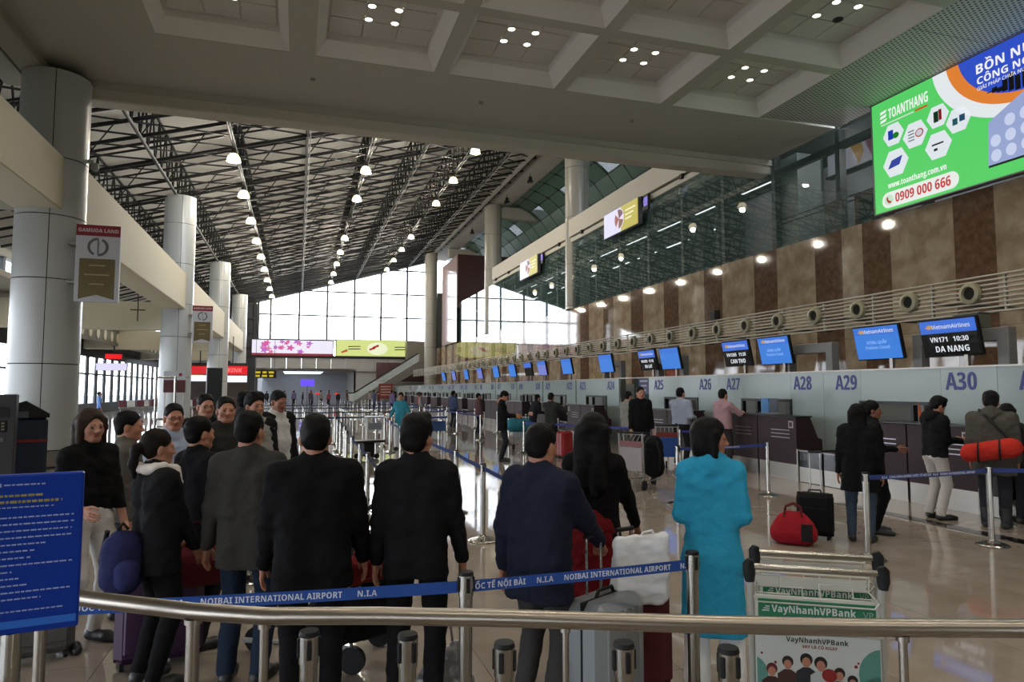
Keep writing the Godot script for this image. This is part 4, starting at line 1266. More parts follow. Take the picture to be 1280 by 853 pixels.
	var sr := thing("sign_rack", "tall thin chrome frame rack behind the waiting men at the left", "rack", Vector3(-1.9, 0, -11.4), 0.2)
	for x in [-0.13, 0.13]:
		part(sr, "post", tube_mesh([Vector3(x, 0, 0), Vector3(x, 2.0, 0)], 0.018, 8), steel())
	for y in [0.25, 0.8, 1.35, 1.98]:
		part(sr, "rung", tube_mesh([Vector3(-0.13, y, 0), Vector3(0.13, y, 0)], 0.014, 6), steel())
	box_part(sr, "base", Vector3(0, 0.02, 0), Vector3(0.4, 0.04, 0.3), black_plastic(), 0.005)

# ------------------------------------------------------------------ check-in counters
const XW := 10.5
func facing_hall() -> Basis:
	return Basis(Vector3.UP, -PI / 2)

# lettering with Vietnamese marks: base letters as one mesh, the marks as small strokes
const VIET := {"Ồ": ["Ô", "grave"], "Ố": ["Ô", "acute"], "Ộ": ["Ô", "dot"], "Ế": ["Ê", "acute"], "Ầ": ["Â", "grave"], "Ả": ["A", "hook"], "Ư": ["U", "horn"], "Ớ": ["O", "hornacute"], "Ị": ["I", "dot"], "Ứ": ["U", "hornacute"]}
func viet_text(parent: Node, s: String, height: float, m: Material, at: Vector3, basis: Basis, bold := true, left := false, depth := 0.003, squeeze := 1.0) -> Node3D:
	var plain := ""
	var marks := []
	for i in s.length():
		var ch := s[i]
		if VIET.has(ch):
			marks.append([plain, VIET[ch][0], VIET[ch][1]])
			plain += VIET[ch][0]
		else:
			plain += ch
	var tm := text_mesh(plain, height, depth, bold)
	var bb := tm.get_aabb()
	var bs := basis.scaled_local(Vector3(squeeze, 1, 1)) if squeeze != 1.0 else basis
	var shift := bs * Vector3(bb.size.x * 0.5 if left else 0.0, 0, 0)
	var o := part(parent, "lettering", tm, m, at + shift, bs)
	if marks.size():
		var f := tm.font
		var px := tm.pixel_size
		var b := MB.new()
		var w := f.get_string_size(plain, HORIZONTAL_ALIGNMENT_LEFT, -1, 48).x
		for k in marks:
			var x0 := f.get_string_size(k[0], HORIZONTAL_ALIGNMENT_LEFT, -1, 48).x
			var cw := f.get_string_size(k[1], HORIZONTAL_ALIGNMENT_LEFT, -1, 48).x
			var cx := (x0 + cw * 0.5 - w * 0.5) * px
			var u := height
			var st := Vector3(u * 0.34, u * 0.11, depth)
			var hat: float = 0.78 if k[1] in ["Ô", "Ê", "Â"] else 0.62
			if "acute" in k[2]:
				b.box(Vector3(cx + u * 0.2, u * hat, 0), st, 0.0, Basis(Vector3(0, 0, 1), 0.8))
			if k[2] == "grave":
				b.box(Vector3(cx - u * 0.2, u * hat, 0), st, 0.0, Basis(Vector3(0, 0, 1), -0.8))
			if k[2] == "hook":
				b.box(Vector3(cx, u * 0.72, 0), Vector3(u * 0.14, u * 0.22, depth))
			if k[2] == "dot":
				b.box(Vector3(cx, -u * 0.68, 0), Vector3(u * 0.15, u * 0.15, depth))
			if "horn" in k[2]:
				b.box(Vector3(cx + cw * px * 0.42, u * 0.52, 0), Vector3(u * 0.14, u * 0.28, depth), 0.0, Basis(Vector3(0, 0, 1), -0.4))
		part(o, "accent", b.mesh(), m)
	return o

func bay_centre(k: int) -> float:
	return -6.11 - 3.73 * k if k < 4 else -23.13 - 3.83 * (k - 4)

func build_counters() -> void:
	var w := structure("wall_counter", "long pale glass partition with blue desk numbers behind the check-in desks", "wall")
	var pale := mat(Color(0.58, 0.63, 0.62), 0.12, 0.0, 0.32)
	var frame := mat(Color(0.10, 0.105, 0.11), 0.4, 0.3)
	var navy := mat(Color(0.14, 0.15, 0.45), 0.4)
	var top := 2.16
	for k in 19:
		var c := bay_centre(k)
		var e := 1.865
		for q in [[c + e, c + 0.87], [c - 0.87, c - e]]:
			span(w, "glass_panel", Vector3(XW, 0.0, q[0] - 0.004), Vector3(XW + 0.05, top, q[1] + 0.004), pale)
		span(w, "glass_panel", Vector3(XW, 1.56, c + 0.87), Vector3(XW + 0.05, top, c - 0.87), pale)
		span(w, "glass_panel", Vector3(XW, 0.0, c + 0.87), Vector3(XW + 0.05, 0.85, c - 0.87), pale)
		for y in [0.85, 1.55]:
			span(w, "hatch_frame", Vector3(XW - 0.03, y - 0.03, c + 0.9), Vector3(XW + 0.07, y + 0.03, c - 0.9), frame)
		for zz in [c + 0.87, c - 0.87, c + 0.3 * (1 if k % 2 else -1)]:
			span(w, "hatch_frame", Vector3(XW - 0.03, 0.85, zz + 0.03), Vector3(XW + 0.07, 1.55, zz - 0.03), frame)
		var num := 30 - 2 * (k - 1)
		for q in 2:
			var n := num - q
			if n < 1:
				continue
			part(w, "lettering", text_mesh("A%d" % n, 0.255, 0.006), navy, Vector3(XW - 0.006, 1.93, c + (1.245 if q == 0 else -1.245)), facing_hall().scaled_local(Vector3(0.92, 1.15, 1)))
	span(w, "top_rail", Vector3(XW - 0.02, top, -3.0), Vector3(XW + 0.07, top + 0.03, -79), brushed())
	# dark recess between A25 and A24
	span(w, "recess_panel", Vector3(XW + 0.6, 0, -19.1), Vector3(XW + 0.65, 2.16, -21.3), mat(Color(0.22, 0.27, 0.27), 0.15))
	var ns := thing("notice_sign", "small violet notice panel in the recess between A25 and A24", "sign", Vector3(XW + 0.3, 1.92, -20.0))
	box_part(ns, "panel", Vector3.ZERO, Vector3(0.05, 0.55, 0.7), mat(Color(0.16, 0.15, 0.34), 0.4), 0.01)
	box_part(ns, "post", Vector3(0.0, -1.1, 0), Vector3(0.05, 1.7, 0.05), brushed())
	for q in 3:
		box_part(ns, "text_line", Vector3(-0.03, 0.15 - 0.15 * q, 0), Vector3(0.006, 0.06, 0.5 - 0.1 * q), mat(Color(0.6, 0.6, 0.7), 0.5))
	# back office seen through the hatches
	var bo := structure("wall_office", "plain pale back office wall seen through the counter hatches", "wall")
	span(bo, "office_back", Vector3(12.0, 0, -3.0), Vector3(12.06, 2.0, -79), mat(Color(0.55, 0.57, 0.56), 0.6))

	# desks and baggage conveyors
	var body := mat(Color(0.20, 0.145, 0.16), 0.5, 0.0, 0.35)
	var kick := brushed()
	var strip := mat(Color(0.55, 0.53, 0.54), 0.3, 0.8)
	var glassb := mat(Color(0.055, 0.06, 0.06), 0.12)
	var belt := mat(Color(0.03, 0.03, 0.03), 0.7)
	for k in range(-1, 19):
		var c := -8.69 - 3.75 * k if k < 3 else -22.05 - 3.83 * (k - 3)
		var num := 30 - 2 * k
		for q in 2:
			var n := num - q
			if n < 1:
				continue
			var zc := c + (0.6 if q == 0 else -0.6)
			var o := thing("check_in_desk", "dark plum check-in desk standing in front of the wall number A%d" % n, "desk", Vector3(9.4, 0, zc))
			var prof := PackedVector2Array([Vector2(0, 0.32), Vector2(0.40, 0.32), Vector2(0.62, 0.32), Vector2(0.62, 0.80), Vector2(0.52, 0.84), Vector2(0.34, 1.24), Vector2(0, 1.24)])
			part(o, "body", prism_mesh(prof, 1.17), body, Vector3(0, 0, -0.585))
			box_part(o, "kick_plate", Vector3(0.30, 0.16, 0), Vector3(0.58, 0.32, 1.15), kick)
			box_part(o, "desk_top", Vector3(0.18, 1.255, 0), Vector3(0.42, 0.03, 1.19), mat(Color(0.04, 0.03, 0.032), 0.3), 0.008)
			if k < 5:
				for r in 3:
					box_part(o, "trim_strip", Vector3(-0.006, 0.98 - 0.075 * r, 0.12), Vector3(0.012, 0.018, 0.55), strip)
				var sg := -0.44 if q == 1 else 0.44
				box_part(o, "logo_plate", Vector3(-0.004, 1.10, sg), Vector3(0.01, 0.14, 0.13), mat(Color(0.62, 0.58, 0.58), 0.4))
				box_part(o, "logo_square", Vector3(-0.008, 1.10, sg), Vector3(0.01, 0.09, 0.08), mat(Color(0.22, 0.04, 0.06), 0.4))
			else:
				box_part(o, "monitor", Vector3(0.55, 1.38, 0.1), Vector3(0.05, 0.3, 0.42), black_plastic())
		var zc2 := c - 1.87
		if k < 17:
			for q in 2:
				var cv := thing("baggage_conveyor", "low dark glass fronted baggage conveyor, %s of the pair after the A%d desk" % ["nearer" if q == 0 else "farther", num - 1], "conveyor", Vector3(9.4, 0, zc2 + (0.335 if q == 0 else -0.335)))
				box_part(cv, "lower_panel", Vector3(0.02, 0.15, 0), Vector3(0.04, 0.29, 0.62), kick, 0.004)
				box_part(cv, "glass_front", Vector3(0.02, 0.44, 0), Vector3(0.04, 0.30, 0.62), glassb, 0.004)
				box_part(cv, "top_trim", Vector3(0.02, 0.605, 0), Vector3(0.06, 0.03, 0.64), strip, 0.004)
				box_part(cv, "post", Vector3(0.0, 0.3, 0.32 if q == 0 else -0.32), Vector3(0.06, 0.62 if k > 0 else 0.66, 0.03), brushed(), 0.004)
				box_part(cv, "belt_bed", Vector3(0.56, 0.50, 0), Vector3(1.05, 0.12, 0.6), belt, 0.01)
				box_part(cv, "side_frame", Vector3(0.56, 0.30, -0.3), Vector3(1.05, 0.58, 0.03), body)
	# overhead screens
	var sx := 10.75
	var S := [[-8.99, "split", "VN171   10:30", "DA NANG"], [-10.53, "closed", "", ""], [-13.54, "closed", "", ""], [-15.02, "split", "VN1265   11:20", "CAN THO"], [-18.31, "blue", "", ""], [-19.71, "split", "VN1955   11:10", "DA LAT"],
		[-22.83, "blue", "", ""], [-26.66, "blue", "", ""], [-29.7, "violet", "", ""], [-31.7, "split", "", ""], [-34.3, "blue", "", ""], [-37.4, "blue", "", ""], [-41.0, "violet", "", ""], [-44.6, "blue", "", ""], [-48.4, "violet", "", ""], [-52.0, "blue", "", ""]]
	var blue := Color(0.18, 0.46, 0.82)
	for k in S.size():
		var q: Array = S[k]
		var lab := ""
		match q[1]:
			"split": lab = "black and blue flight screen reading %s above the counters" % q[3] if q[3] != "" else "far black and blue flight screen above the counters"
			"closed": lab = "blue closed-counter screen above the %s" % ("A29 desk number" if k == 1 else "A28 desk number")
			"blue": lab = "plain blue counter screen, %s blue one from the near end of the row" % ordinal(k)
			"violet": lab = "pale violet counter screen, %s screen from the near end of the row" % ordinal(k)
		var yy := 2.70 + 0.0035 * clampf(-q[0] - 9, 0, 25)
		var o := thing("flight_screen", lab, "screen", Vector3(sx, yy, q[0]))
		var bs := facing_hall() * Basis(Vector3.RIGHT, 0.20)
		var W := 1.06
		var H := 0.63
		part(o, "case", box_mesh(Vector3(W + 0.05, H + 0.05, 0.08), 0.012), black_plastic(), bs * Vector3(0, 0, -0.045), bs)
		part(o, "pole", box_mesh(Vector3(0.07, 0.86, 0.07)), brushed(), Vector3(0.1, -0.38, 0.25))
		if q[1] == "split":
			part(o, "screen_face", box_mesh(Vector3(W, H * 0.62, 0.006)), mat(Color(0.01, 0.01, 0.015), 0.15), bs * Vector3(0, -H * 0.19, 0), bs)
			part(o, "screen_header", box_mesh(Vector3(W, H * 0.36, 0.006)), glow(Color(0.20, 0.40, 0.80), 1.0), bs * Vector3(0, H * 0.31, 0), bs)
		else:
			part(o, "screen_face", box_mesh(Vector3(W, H, 0.006)), glow(blue if q[1] != "violet" else Color(0.42, 0.46, 0.76), 1.0), bs * Vector3(0, 0, 0), bs)
			part(o, "screen_header", box_mesh(Vector3(W, H * 0.24, 0.004)), glow(Color(0.17, 0.42, 0.80), 1.0), bs * Vector3(0, H * 0.37, 0.002), bs)
		if k < 6:
			var white := glow(Color(0.9, 0.92, 0.95), 0.85)
			var hy := H * (0.31 if q[1] == "split" else 0.36)
			if k != 4:
				part(o, "lettering", text_mesh("VietnamAirlines", 0.075, 0.002, false), white, bs * Vector3(0.07, hy, 0.006), bs)
				var lot := MB.new()
				for p in 5:
					var a := PI * (0.15 + 0.7 * p / 4.0)
					lot.prism(PackedVector2Array([Vector2(0, 0), Vector2(0.07 * cos(a - 0.2), 0.07 * sin(a - 0.2)), Vector2(0.085 * cos(a), 0.085 * sin(a)), Vector2(0.07 * cos(a + 0.2), 0.07 * sin(a + 0.2))]), 0.002)
				part(o, "lotus_logo", lot.mesh(), glow(Color(0.85, 0.65, 0.08), 0.8), bs * Vector3(-0.34, hy - 0.035, 0.006), bs)
			if q[1] == "split":
				part(o, "lettering", text_mesh(q[2], 0.085, 0.002), white, bs * Vector3(0.0, -0.03, 0.006), bs)
				part(o, "lettering", text_mesh(q[3], 0.105, 0.002), white, bs * Vector3(0.03, -0.2, 0.006), bs)
			elif q[1] == "closed":
				viet_text(o, "ĐÓNG QUẦY", 0.062, glow(Color(0.55, 0.72, 0.95), 1.0), bs * Vector3(0, 0.01, 0.006), bs, false)
				part(o, "lettering", text_mesh("Position Closed", 0.062, 0.002, false), glow(Color(0.55, 0.72, 0.95), 1.0), bs * Vector3(0, -0.09, 0.006), bs)
	# grey gantry frames carrying them
	var gm := mat(Color(0.46, 0.46, 0.455), 0.45)
	var gi := 0
	for q in [[-10.1, -8.25], [-13.7, -12.15], [-19.9, -18.2], [-24.0, -22.4]]:
		var o := thing("gantry_frame", "grey square gantry frame, %s one from the right behind the flight screens" % ordinal(gi), "gantry", Vector3(11.25, 0, 0))
		gi += 1
		span(o, "beam", Vector3(-0.1, 2.62, q[0]), Vector3(0.1, 2.84, q[1]), gm, 0.01)
		span(o, "post", Vector3(-0.1, 0, q[1] - 0.2), Vector3(0.1, 2.64, q[1]), gm, 0.01)
		span(o, "post", Vector3(-0.1, 0, q[0]), Vector3(0.1, 2.64, q[0] + 0.2), gm, 0.01)
	var sp := thing("loudspeaker", "clear acrylic box standing on the nearest grey gantry frame", "box", Vector3(11.25, 2.85, -8.95))
	box_part(sp, "box", Vector3(0, 0.13, 0), Vector3(0.3, 0.26, 0.5), mat(Color(0.42, 0.42, 0.38), 0.25), 0.02)
	box_part(sp, "lid", Vector3(0, 0.27, 0), Vector3(0.32, 0.02, 0.52), mat(Color(0.5, 0.5, 0.46), 0.3), 0.005)
	# things on and behind the desks
	var bs1 := thing("blue_display", "blue lit brochure display standing in the hatch behind the A28 desk", "display", Vector3(10.1, 1.27, -12.95))
	for q in [[-0.16, Color(0.15, 0.45, 0.70)], [0.14, Color(0.10, 0.16, 0.22)]]:
		box_part(bs1, "card", Vector3(0.02, 0.16, q[0]), Vector3(0.03, 0.34, 0.26), mat(q[1], 0.3), 0.008)
	box_part(bs1, "base", Vector3(0.02, 0.0, 0), Vector3(0.12, 0.02, 0.6), mat(Color(0.5, 0.5, 0.5), 0.4))
	for k in 2:
		var ch := thing("office_chair", ["black armchair behind the conveyors below A29", "black armchair behind the conveyors below A27"][k], "chair", Vector3(10.14, 0, [-10.0, -14.6][k]), 1.2)
		box_part(ch, "seat", Vector3(0, 0.62, 0), Vector3(0.46, 0.07, 0.44), black_plastic(), 0.02)
		box_part(ch, "backrest", Vector3(0, 0.98, 0.22), Vector3(0.44, 0.5, 0.06), black_plastic(), 0.02)
		for sx2 in [-0.26, 0.26]:
			part(ch, "armrest", tube_mesh([Vector3(sx2, 0.62, 0.15), Vector3(sx2, 0.86, 0.12), Vector3(sx2, 0.88, -0.2)], 0.018, 6), black_plastic())
		part(ch, "pedestal", tube_mesh([Vector3(0, 0.05, 0), Vector3(0, 0.6, 0)], 0.03, 8), steel())
		for a in 5:
			part(ch, "foot", tube_mesh([Vector3(0, 0.07, 0), Vector3(0.28 * cos(a * TAU / 5), 0.025, 0.28 * sin(a * TAU / 5))], 0.02, 6), black_plastic())
	for k in 2:
		var fl := thing("desk_flag", "small orange flag on a thin stick standing on the desk below A30, %s of two" % ["left" if k == 0 else "right"][0], "flag", Vector3(9.75, 1.27, -8.75 + 0.22 * k))
		part(fl, "stick", tube_mesh([Vector3.ZERO, Vector3(0, 0.34, 0)], 0.005, 6), brushed())
		part(fl, "cloth", prism_mesh(PackedVector2Array([Vector2(0, 0.32), Vector2(0.09, 0.03), Vector2(0.0, 0.05)]), 0.012), mat(Color(0.65, 0.28, 0.10), 0.8), Vector3(0, 0, 0), facing_hall())

# ------------------------------------------------------------------ belt barriers
var stan_meshes := []
func stanchion(x: float, z: float, label: String, group := "", turn := 0.0) -> Node3D:
	if stan_meshes.is_empty():
		stan_meshes.append(lathe_mesh([Vector2(0.0, 0.0), Vector2(0.175, 0.0), Vector2(0.178, 0.012), Vector2(0.16, 0.024), Vector2(0.09, 0.042), Vector2(0.045, 0.06), Vector2(0.036, 0.075)], 28))
		stan_meshes.append(lathe_mesh([Vector2(0.032, 0.05), Vector2(0.032, 0.80), Vector2(0.036, 0.802), Vector2(0.036, 0.905)], 20))
		stan_meshes.append(lathe_mesh([Vector2(0.0362, 0.900), Vector2(0.038, 0.903), Vector2(0.034, 0.917), Vector2(0.0, 0.918)], 20))
		stan_meshes.append(box_mesh(Vector3(0.018, 0.07, 0.010), 0.003))
	var o := thing("belt_post", label, "barrier post", Vector3(x, 0, z), turn, group)
	part(o, "base", stan_meshes[0], steel())
	part(o, "post", stan_meshes[1], steel())
	part(o, "cap", stan_meshes[2], black_plastic())
	for a in 4:
		part(o, "belt_clip", stan_meshes[3], black_plastic(), Vector3(0.0375 * sin(a * PI / 2), 0.857, 0.0375 * cos(a * PI / 2)), Basis(Vector3.UP, a * PI / 2))
	return o

var belt_blue: StandardMaterial3D
func belt(a: Vector2, b: Vector2, label: String, group := "", text := "", y := 0.86, col := Color(0.035, 0.085, 0.30), sag := 0.012, wide := 0.05, flip := false) -> Node3D:
	var A := Vector3(a.x, y, a.y)
	var B := Vector3(b.x, y, b.y)
	var d := (B - A)
	var L := d.length()
	var dir := d / L
	A += dir * 0.04
	B -= dir * 0.04
	L -= 0.08
	var mid := (A + B) * 0.5
	var o := thing("barrier_belt", label, "barrier belt", mid, atan2(-dir.z, dir.x), group)
	var m := MB.new()
	var n := 10
	var h := wide * 0.5
	for i in n:
		var u0 := -0.5 + i / float(n)
		var u1 := -0.5 + (i + 1) / float(n)
		var s0 := -sag * (1.0 - 4.0 * u0 * u0)
		var s1 := -sag * (1.0 - 4.0 * u1 * u1)
		for sd in [0.001, -0.001]:
			var p := [Vector3(u0 * L, s0 - h, sd), Vector3(u1 * L, s1 - h, sd), Vector3(u1 * L, s1 + h, sd), Vector3(u0 * L, s0 + h, sd)]
			if sd > 0:
				m.quad(p[0], p[1], p[2], p[3])
			else:
				m.quad(p[3], p[2], p[1], p[0])
	part(o, "webbing", m.mesh(), cloth(col))
	if text != "":
		var tm := viet_text(o, text, wide * 0.5, mat(Color(0.80, 0.83, 0.90), 0.7), Vector3(0, -sag * 0.8, 0.0022), Basis(), true, false, 0.001)
		tm.set_meta("label", "white printed lettering")
	return o

func build_barriers() -> void:
	# lane just right of the broad man in black, running down the hall
	var za := [-8.14, -9.81, -11.51, -13.3, -15.42, -17.1, -19.21, -20.75, -23.4]
	var xa := [0.93, 0.96, 1.0, 1.0, 1.04, 1.11, 1.14, 1.14, 1.21]
	for i in za.size():
		stanchion(xa[i], za[i], "chrome belt post, %s nearest in the lane right of the broad man" % ordinal(i))
		if i:
			belt(Vector2(xa[i - 1], za[i - 1]), Vector2(xa[i], za[i]), "dark belt after the %s post right of the broad man" % ordinal(i - 1), "", "", 0.86, Color(0.03, 0.04, 0.09))
	belt(Vector2(0.91, -6.4), Vector2(xa[0], za[0]), "dark belt leading from the men to the nearest post of the long lane", "", "", 0.86, Color(0.03, 0.04, 0.09))
	stanchion(0.91, -6.4, "chrome belt post between the broad man and his right-hand neighbour")
	var zb := [-7.0, -8.5, -10.3, -12.65, -14.95, -17.13, -20.2]
	var xb := [-0.36, -0.34, -0.35, -0.29, -0.23, -0.16, -0.3]
	for i in zb.size():
		stanchion(xb[i], zb[i], "chrome belt post, %s nearest in the lane left of the broad man" % ordinal(i))
		if i:
			belt(Vector2(xb[i - 1], zb[i - 1]), Vector2(xb[i], zb[i]), "dark belt after the %s post of the lane left of the broad man" % ordinal(i - 1), "", "", 0.86, Color(0.03, 0.04, 0.09))
	# cross belts beyond
	stanchion(-1.73, -23.45, "chrome belt post at the left corner of the first cross belt")
	stanchion(2.63, -24.2, "chrome belt post at the right corner of the first cross belt")
	belt(Vector2(-1.73, -23.45), Vector2(1.21, -23.4), "dark cross belt closing the left end of the lanes", "", "", 0.86, Color(0.03, 0.04, 0.08))
	belt(Vector2(1.21, -23.4), Vector2(2.63, -24.2), "dark cross belt closing the right end of the lanes", "", "", 0.86, Color(0.03, 0.04, 0.08))
	# lane on the right of the man in the black jacket
	var zc := [-6.1, -7.99, -9.89, -12.3, -15.0, -16.8, -19.8, -21.9]
	var xc := [2.1, 2.14, 2.24, 2.25, 2.30, 2.42, 2.55, 2.65]
	for i in zc.size():
		stanchion(xc[i], zc[i], "chrome belt post, %s nearest in the lane left of the navy man" % ordinal(i))
		if i:
			belt(Vector2(xc[i - 1], zc[i - 1]), Vector2(xc[i], zc[i]), "blue belt after the %s post left of the navy man" % ordinal(i - 1), "", "N.I.A     NOIBAI INTERNATIONAL AIRPORT" if i < 3 else "", 0.86, Color(0.035, 0.06, 0.17))
	# far lanes: three cross rows and their belts
	var row_names := ["nearest", "middle", "farthest"]
	for r in 3:
		var z := -29.0 - 6.5 * r
		for k in 8:
			var x := -2.6 + 1.45 * k
			stanchion(x, z, "thin chrome belt post, %s from the left in the %s far cross row" % [ordinal(k), row_names[r]], "belt posts of the %s far cross row" % row_names[r])
			if k:
				belt(Vector2(x - 1.45, z), Vector2(x, z), "dark belt, %s from the left in the %s far cross row" % [ordinal(k - 1), row_names[r]], "belts of the %s far cross row" % row_names[r], "", 0.86, Color(0.04, 0.05, 0.10))
	for k in 5:
		var x := -2.0 + 1.9 * k
		for q in 7:
			stanchion(x, -45.0 - 3.1 * q, "thin chrome belt post, %s nearest in the %s far lengthwise lane from the left" % [ordinal(q), ordinal(k)], "belt posts of the %s far lengthwise lane" % ordinal(k))
			if q:
				belt(Vector2(x, -45.0 - 3.1 * (q - 1)), Vector2(x, -45.0 - 3.1 * q), "dark belt, %s nearest in the %s far lengthwise lane from the left" % [ordinal(q - 1), ordinal(k)], "belts of the %s far lengthwise lane" % ordinal(k), "", 0.86, Color(0.05, 0.06, 0.12))
	# posts in front of the counters
	var cp := [[7.63, -9.85, "beside the dark desk below A27, holding a blue belt"], [5.8, -5.9, "standing before the two women in black"], [7.69, -6.0, "standing before the man with the red bag"], [8.20, -13.57, "between the light blue shirt and the trolley"], [8.04, -14.46, "at the heels of the man in the black suit"], [6.13, -18.43, "beside the man checking his phone"], [7.73, -19.86, "left of the man raising his hands"], [6.63, -21.5, "just left of the man checking his phone"]]
	for q in cp:
		stanchion(q[0], q[1], "chrome belt post %s" % q[2])
	belt(Vector2(5.8, -5.9), Vector2(7.69, -6.0), "blue lettered belt between the two right-hand chrome posts", "", "N.I.A   CẢNG HÀNG KHÔNG QUỐC TẾ NỘI BÀI   N.I.A   NOIBAI INTERNATIONAL AIRPORT", 0.86, Color(0.05, 0.075, 0.25))
	belt(Vector2(7.69, -6.0), Vector2(9.6, -5.6), "blue lettered belt leaving the right edge", "", "N.I.A   NOIBAI INTERNATIONAL AIRPORT", 0.86, Color(0.05, 0.075, 0.25))
	belt(Vector2(5.75, -9.6), Vector2(7.63, -9.85), "blue belt running behind the woman in turquoise to the desk below A27", "", "N.I.A   NOIBAI INTERNATIONAL AIRPORT", 0.86, Color(0.05, 0.075, 0.25))
	stanchion(5.75, -9.6, "chrome belt post at the left end of the belt behind the woman in turquoise")
	belt(Vector2(6.13, -18.43), Vector2(8.04, -14.46), "violet blue belt crossing behind the red skirted woman", "", "", 0.86, Color(0.06, 0.06, 0.25))
	belt(Vector2(8.20, -13.57), Vector2(9.3, -13.2), "short violet blue belt behind the light blue shirt", "", "", 0.86, Color(0.06, 0.06, 0.25))
	# long rows of posts before the far counters
	for r in 2:
		for k in 11:
			var z := -23.5 - 3.75 * k
			var x := 6.2 + 1.7 * r
			stanchion(x, z, "slim chrome belt post, %s nearest of the %s row before the far counters" % [ordinal(k), ["outer", "inner"][r]], "belt posts of the %s row before the far counters" % ["outer", "inner"][r])
			if k and r == 0:
				belt(Vector2(x, z + 3.75), Vector2(x, z), "blue belt, %s nearest of the outer row before the far counters" % ordinal(k - 1), "belts of the outer row before the far counters", "", 0.86, Color(0.05, 0.06, 0.16))
	# nearest lane, crossing the foreground
	stanchion(0.80, -3.30, "tall chrome belt post behind the steel rail at the hand of the man in black", "", 0.05)
	stanchion(2.08, -3.34, "tall chrome belt post behind the steel rail touching the woman in turquoise", "", 0.05)
	var t1 := "CẢNG HÀNG KHÔNG QUỐC TẾ NỘI BÀI       N.I.A       NOIBAI INTERNATIONAL AIRPORT       N.I.A"
	belt(Vector2(-1.75, -3.62), Vector2(0.80, -3.30), "blue lettered belt crossing behind the steel rail on the left", "", t1, 0.845, Color(0.03, 0.085, 0.33), 0.01, 0.056)
	belt(Vector2(0.80, -3.30), Vector2(2.08, -3.34), "blue lettered belt between the two tall foreground posts", "", "QUỐC TẾ NỘI BÀI      N.I.A      NOIBAI INTERNATIONAL AIRPORT      N.I.A", 0.845, Color(0.03, 0.085, 0.33), 0.004, 0.056)
	stanchion(-1.75, -3.62, "chrome belt post at the left end of the foreground belt behind the blue notice")
	var sx := [[0.06, -2.68], [0.40, -2.54], [0.71, -2.355], [1.11, -2.23], [1.43, -2.08]]
	for i in 5:
		stanchion(sx[i][0], sx[i][1], "chrome belt post head showing under the steel rail, %s of five from the left" % ordinal(i), "", 0.5 * i)

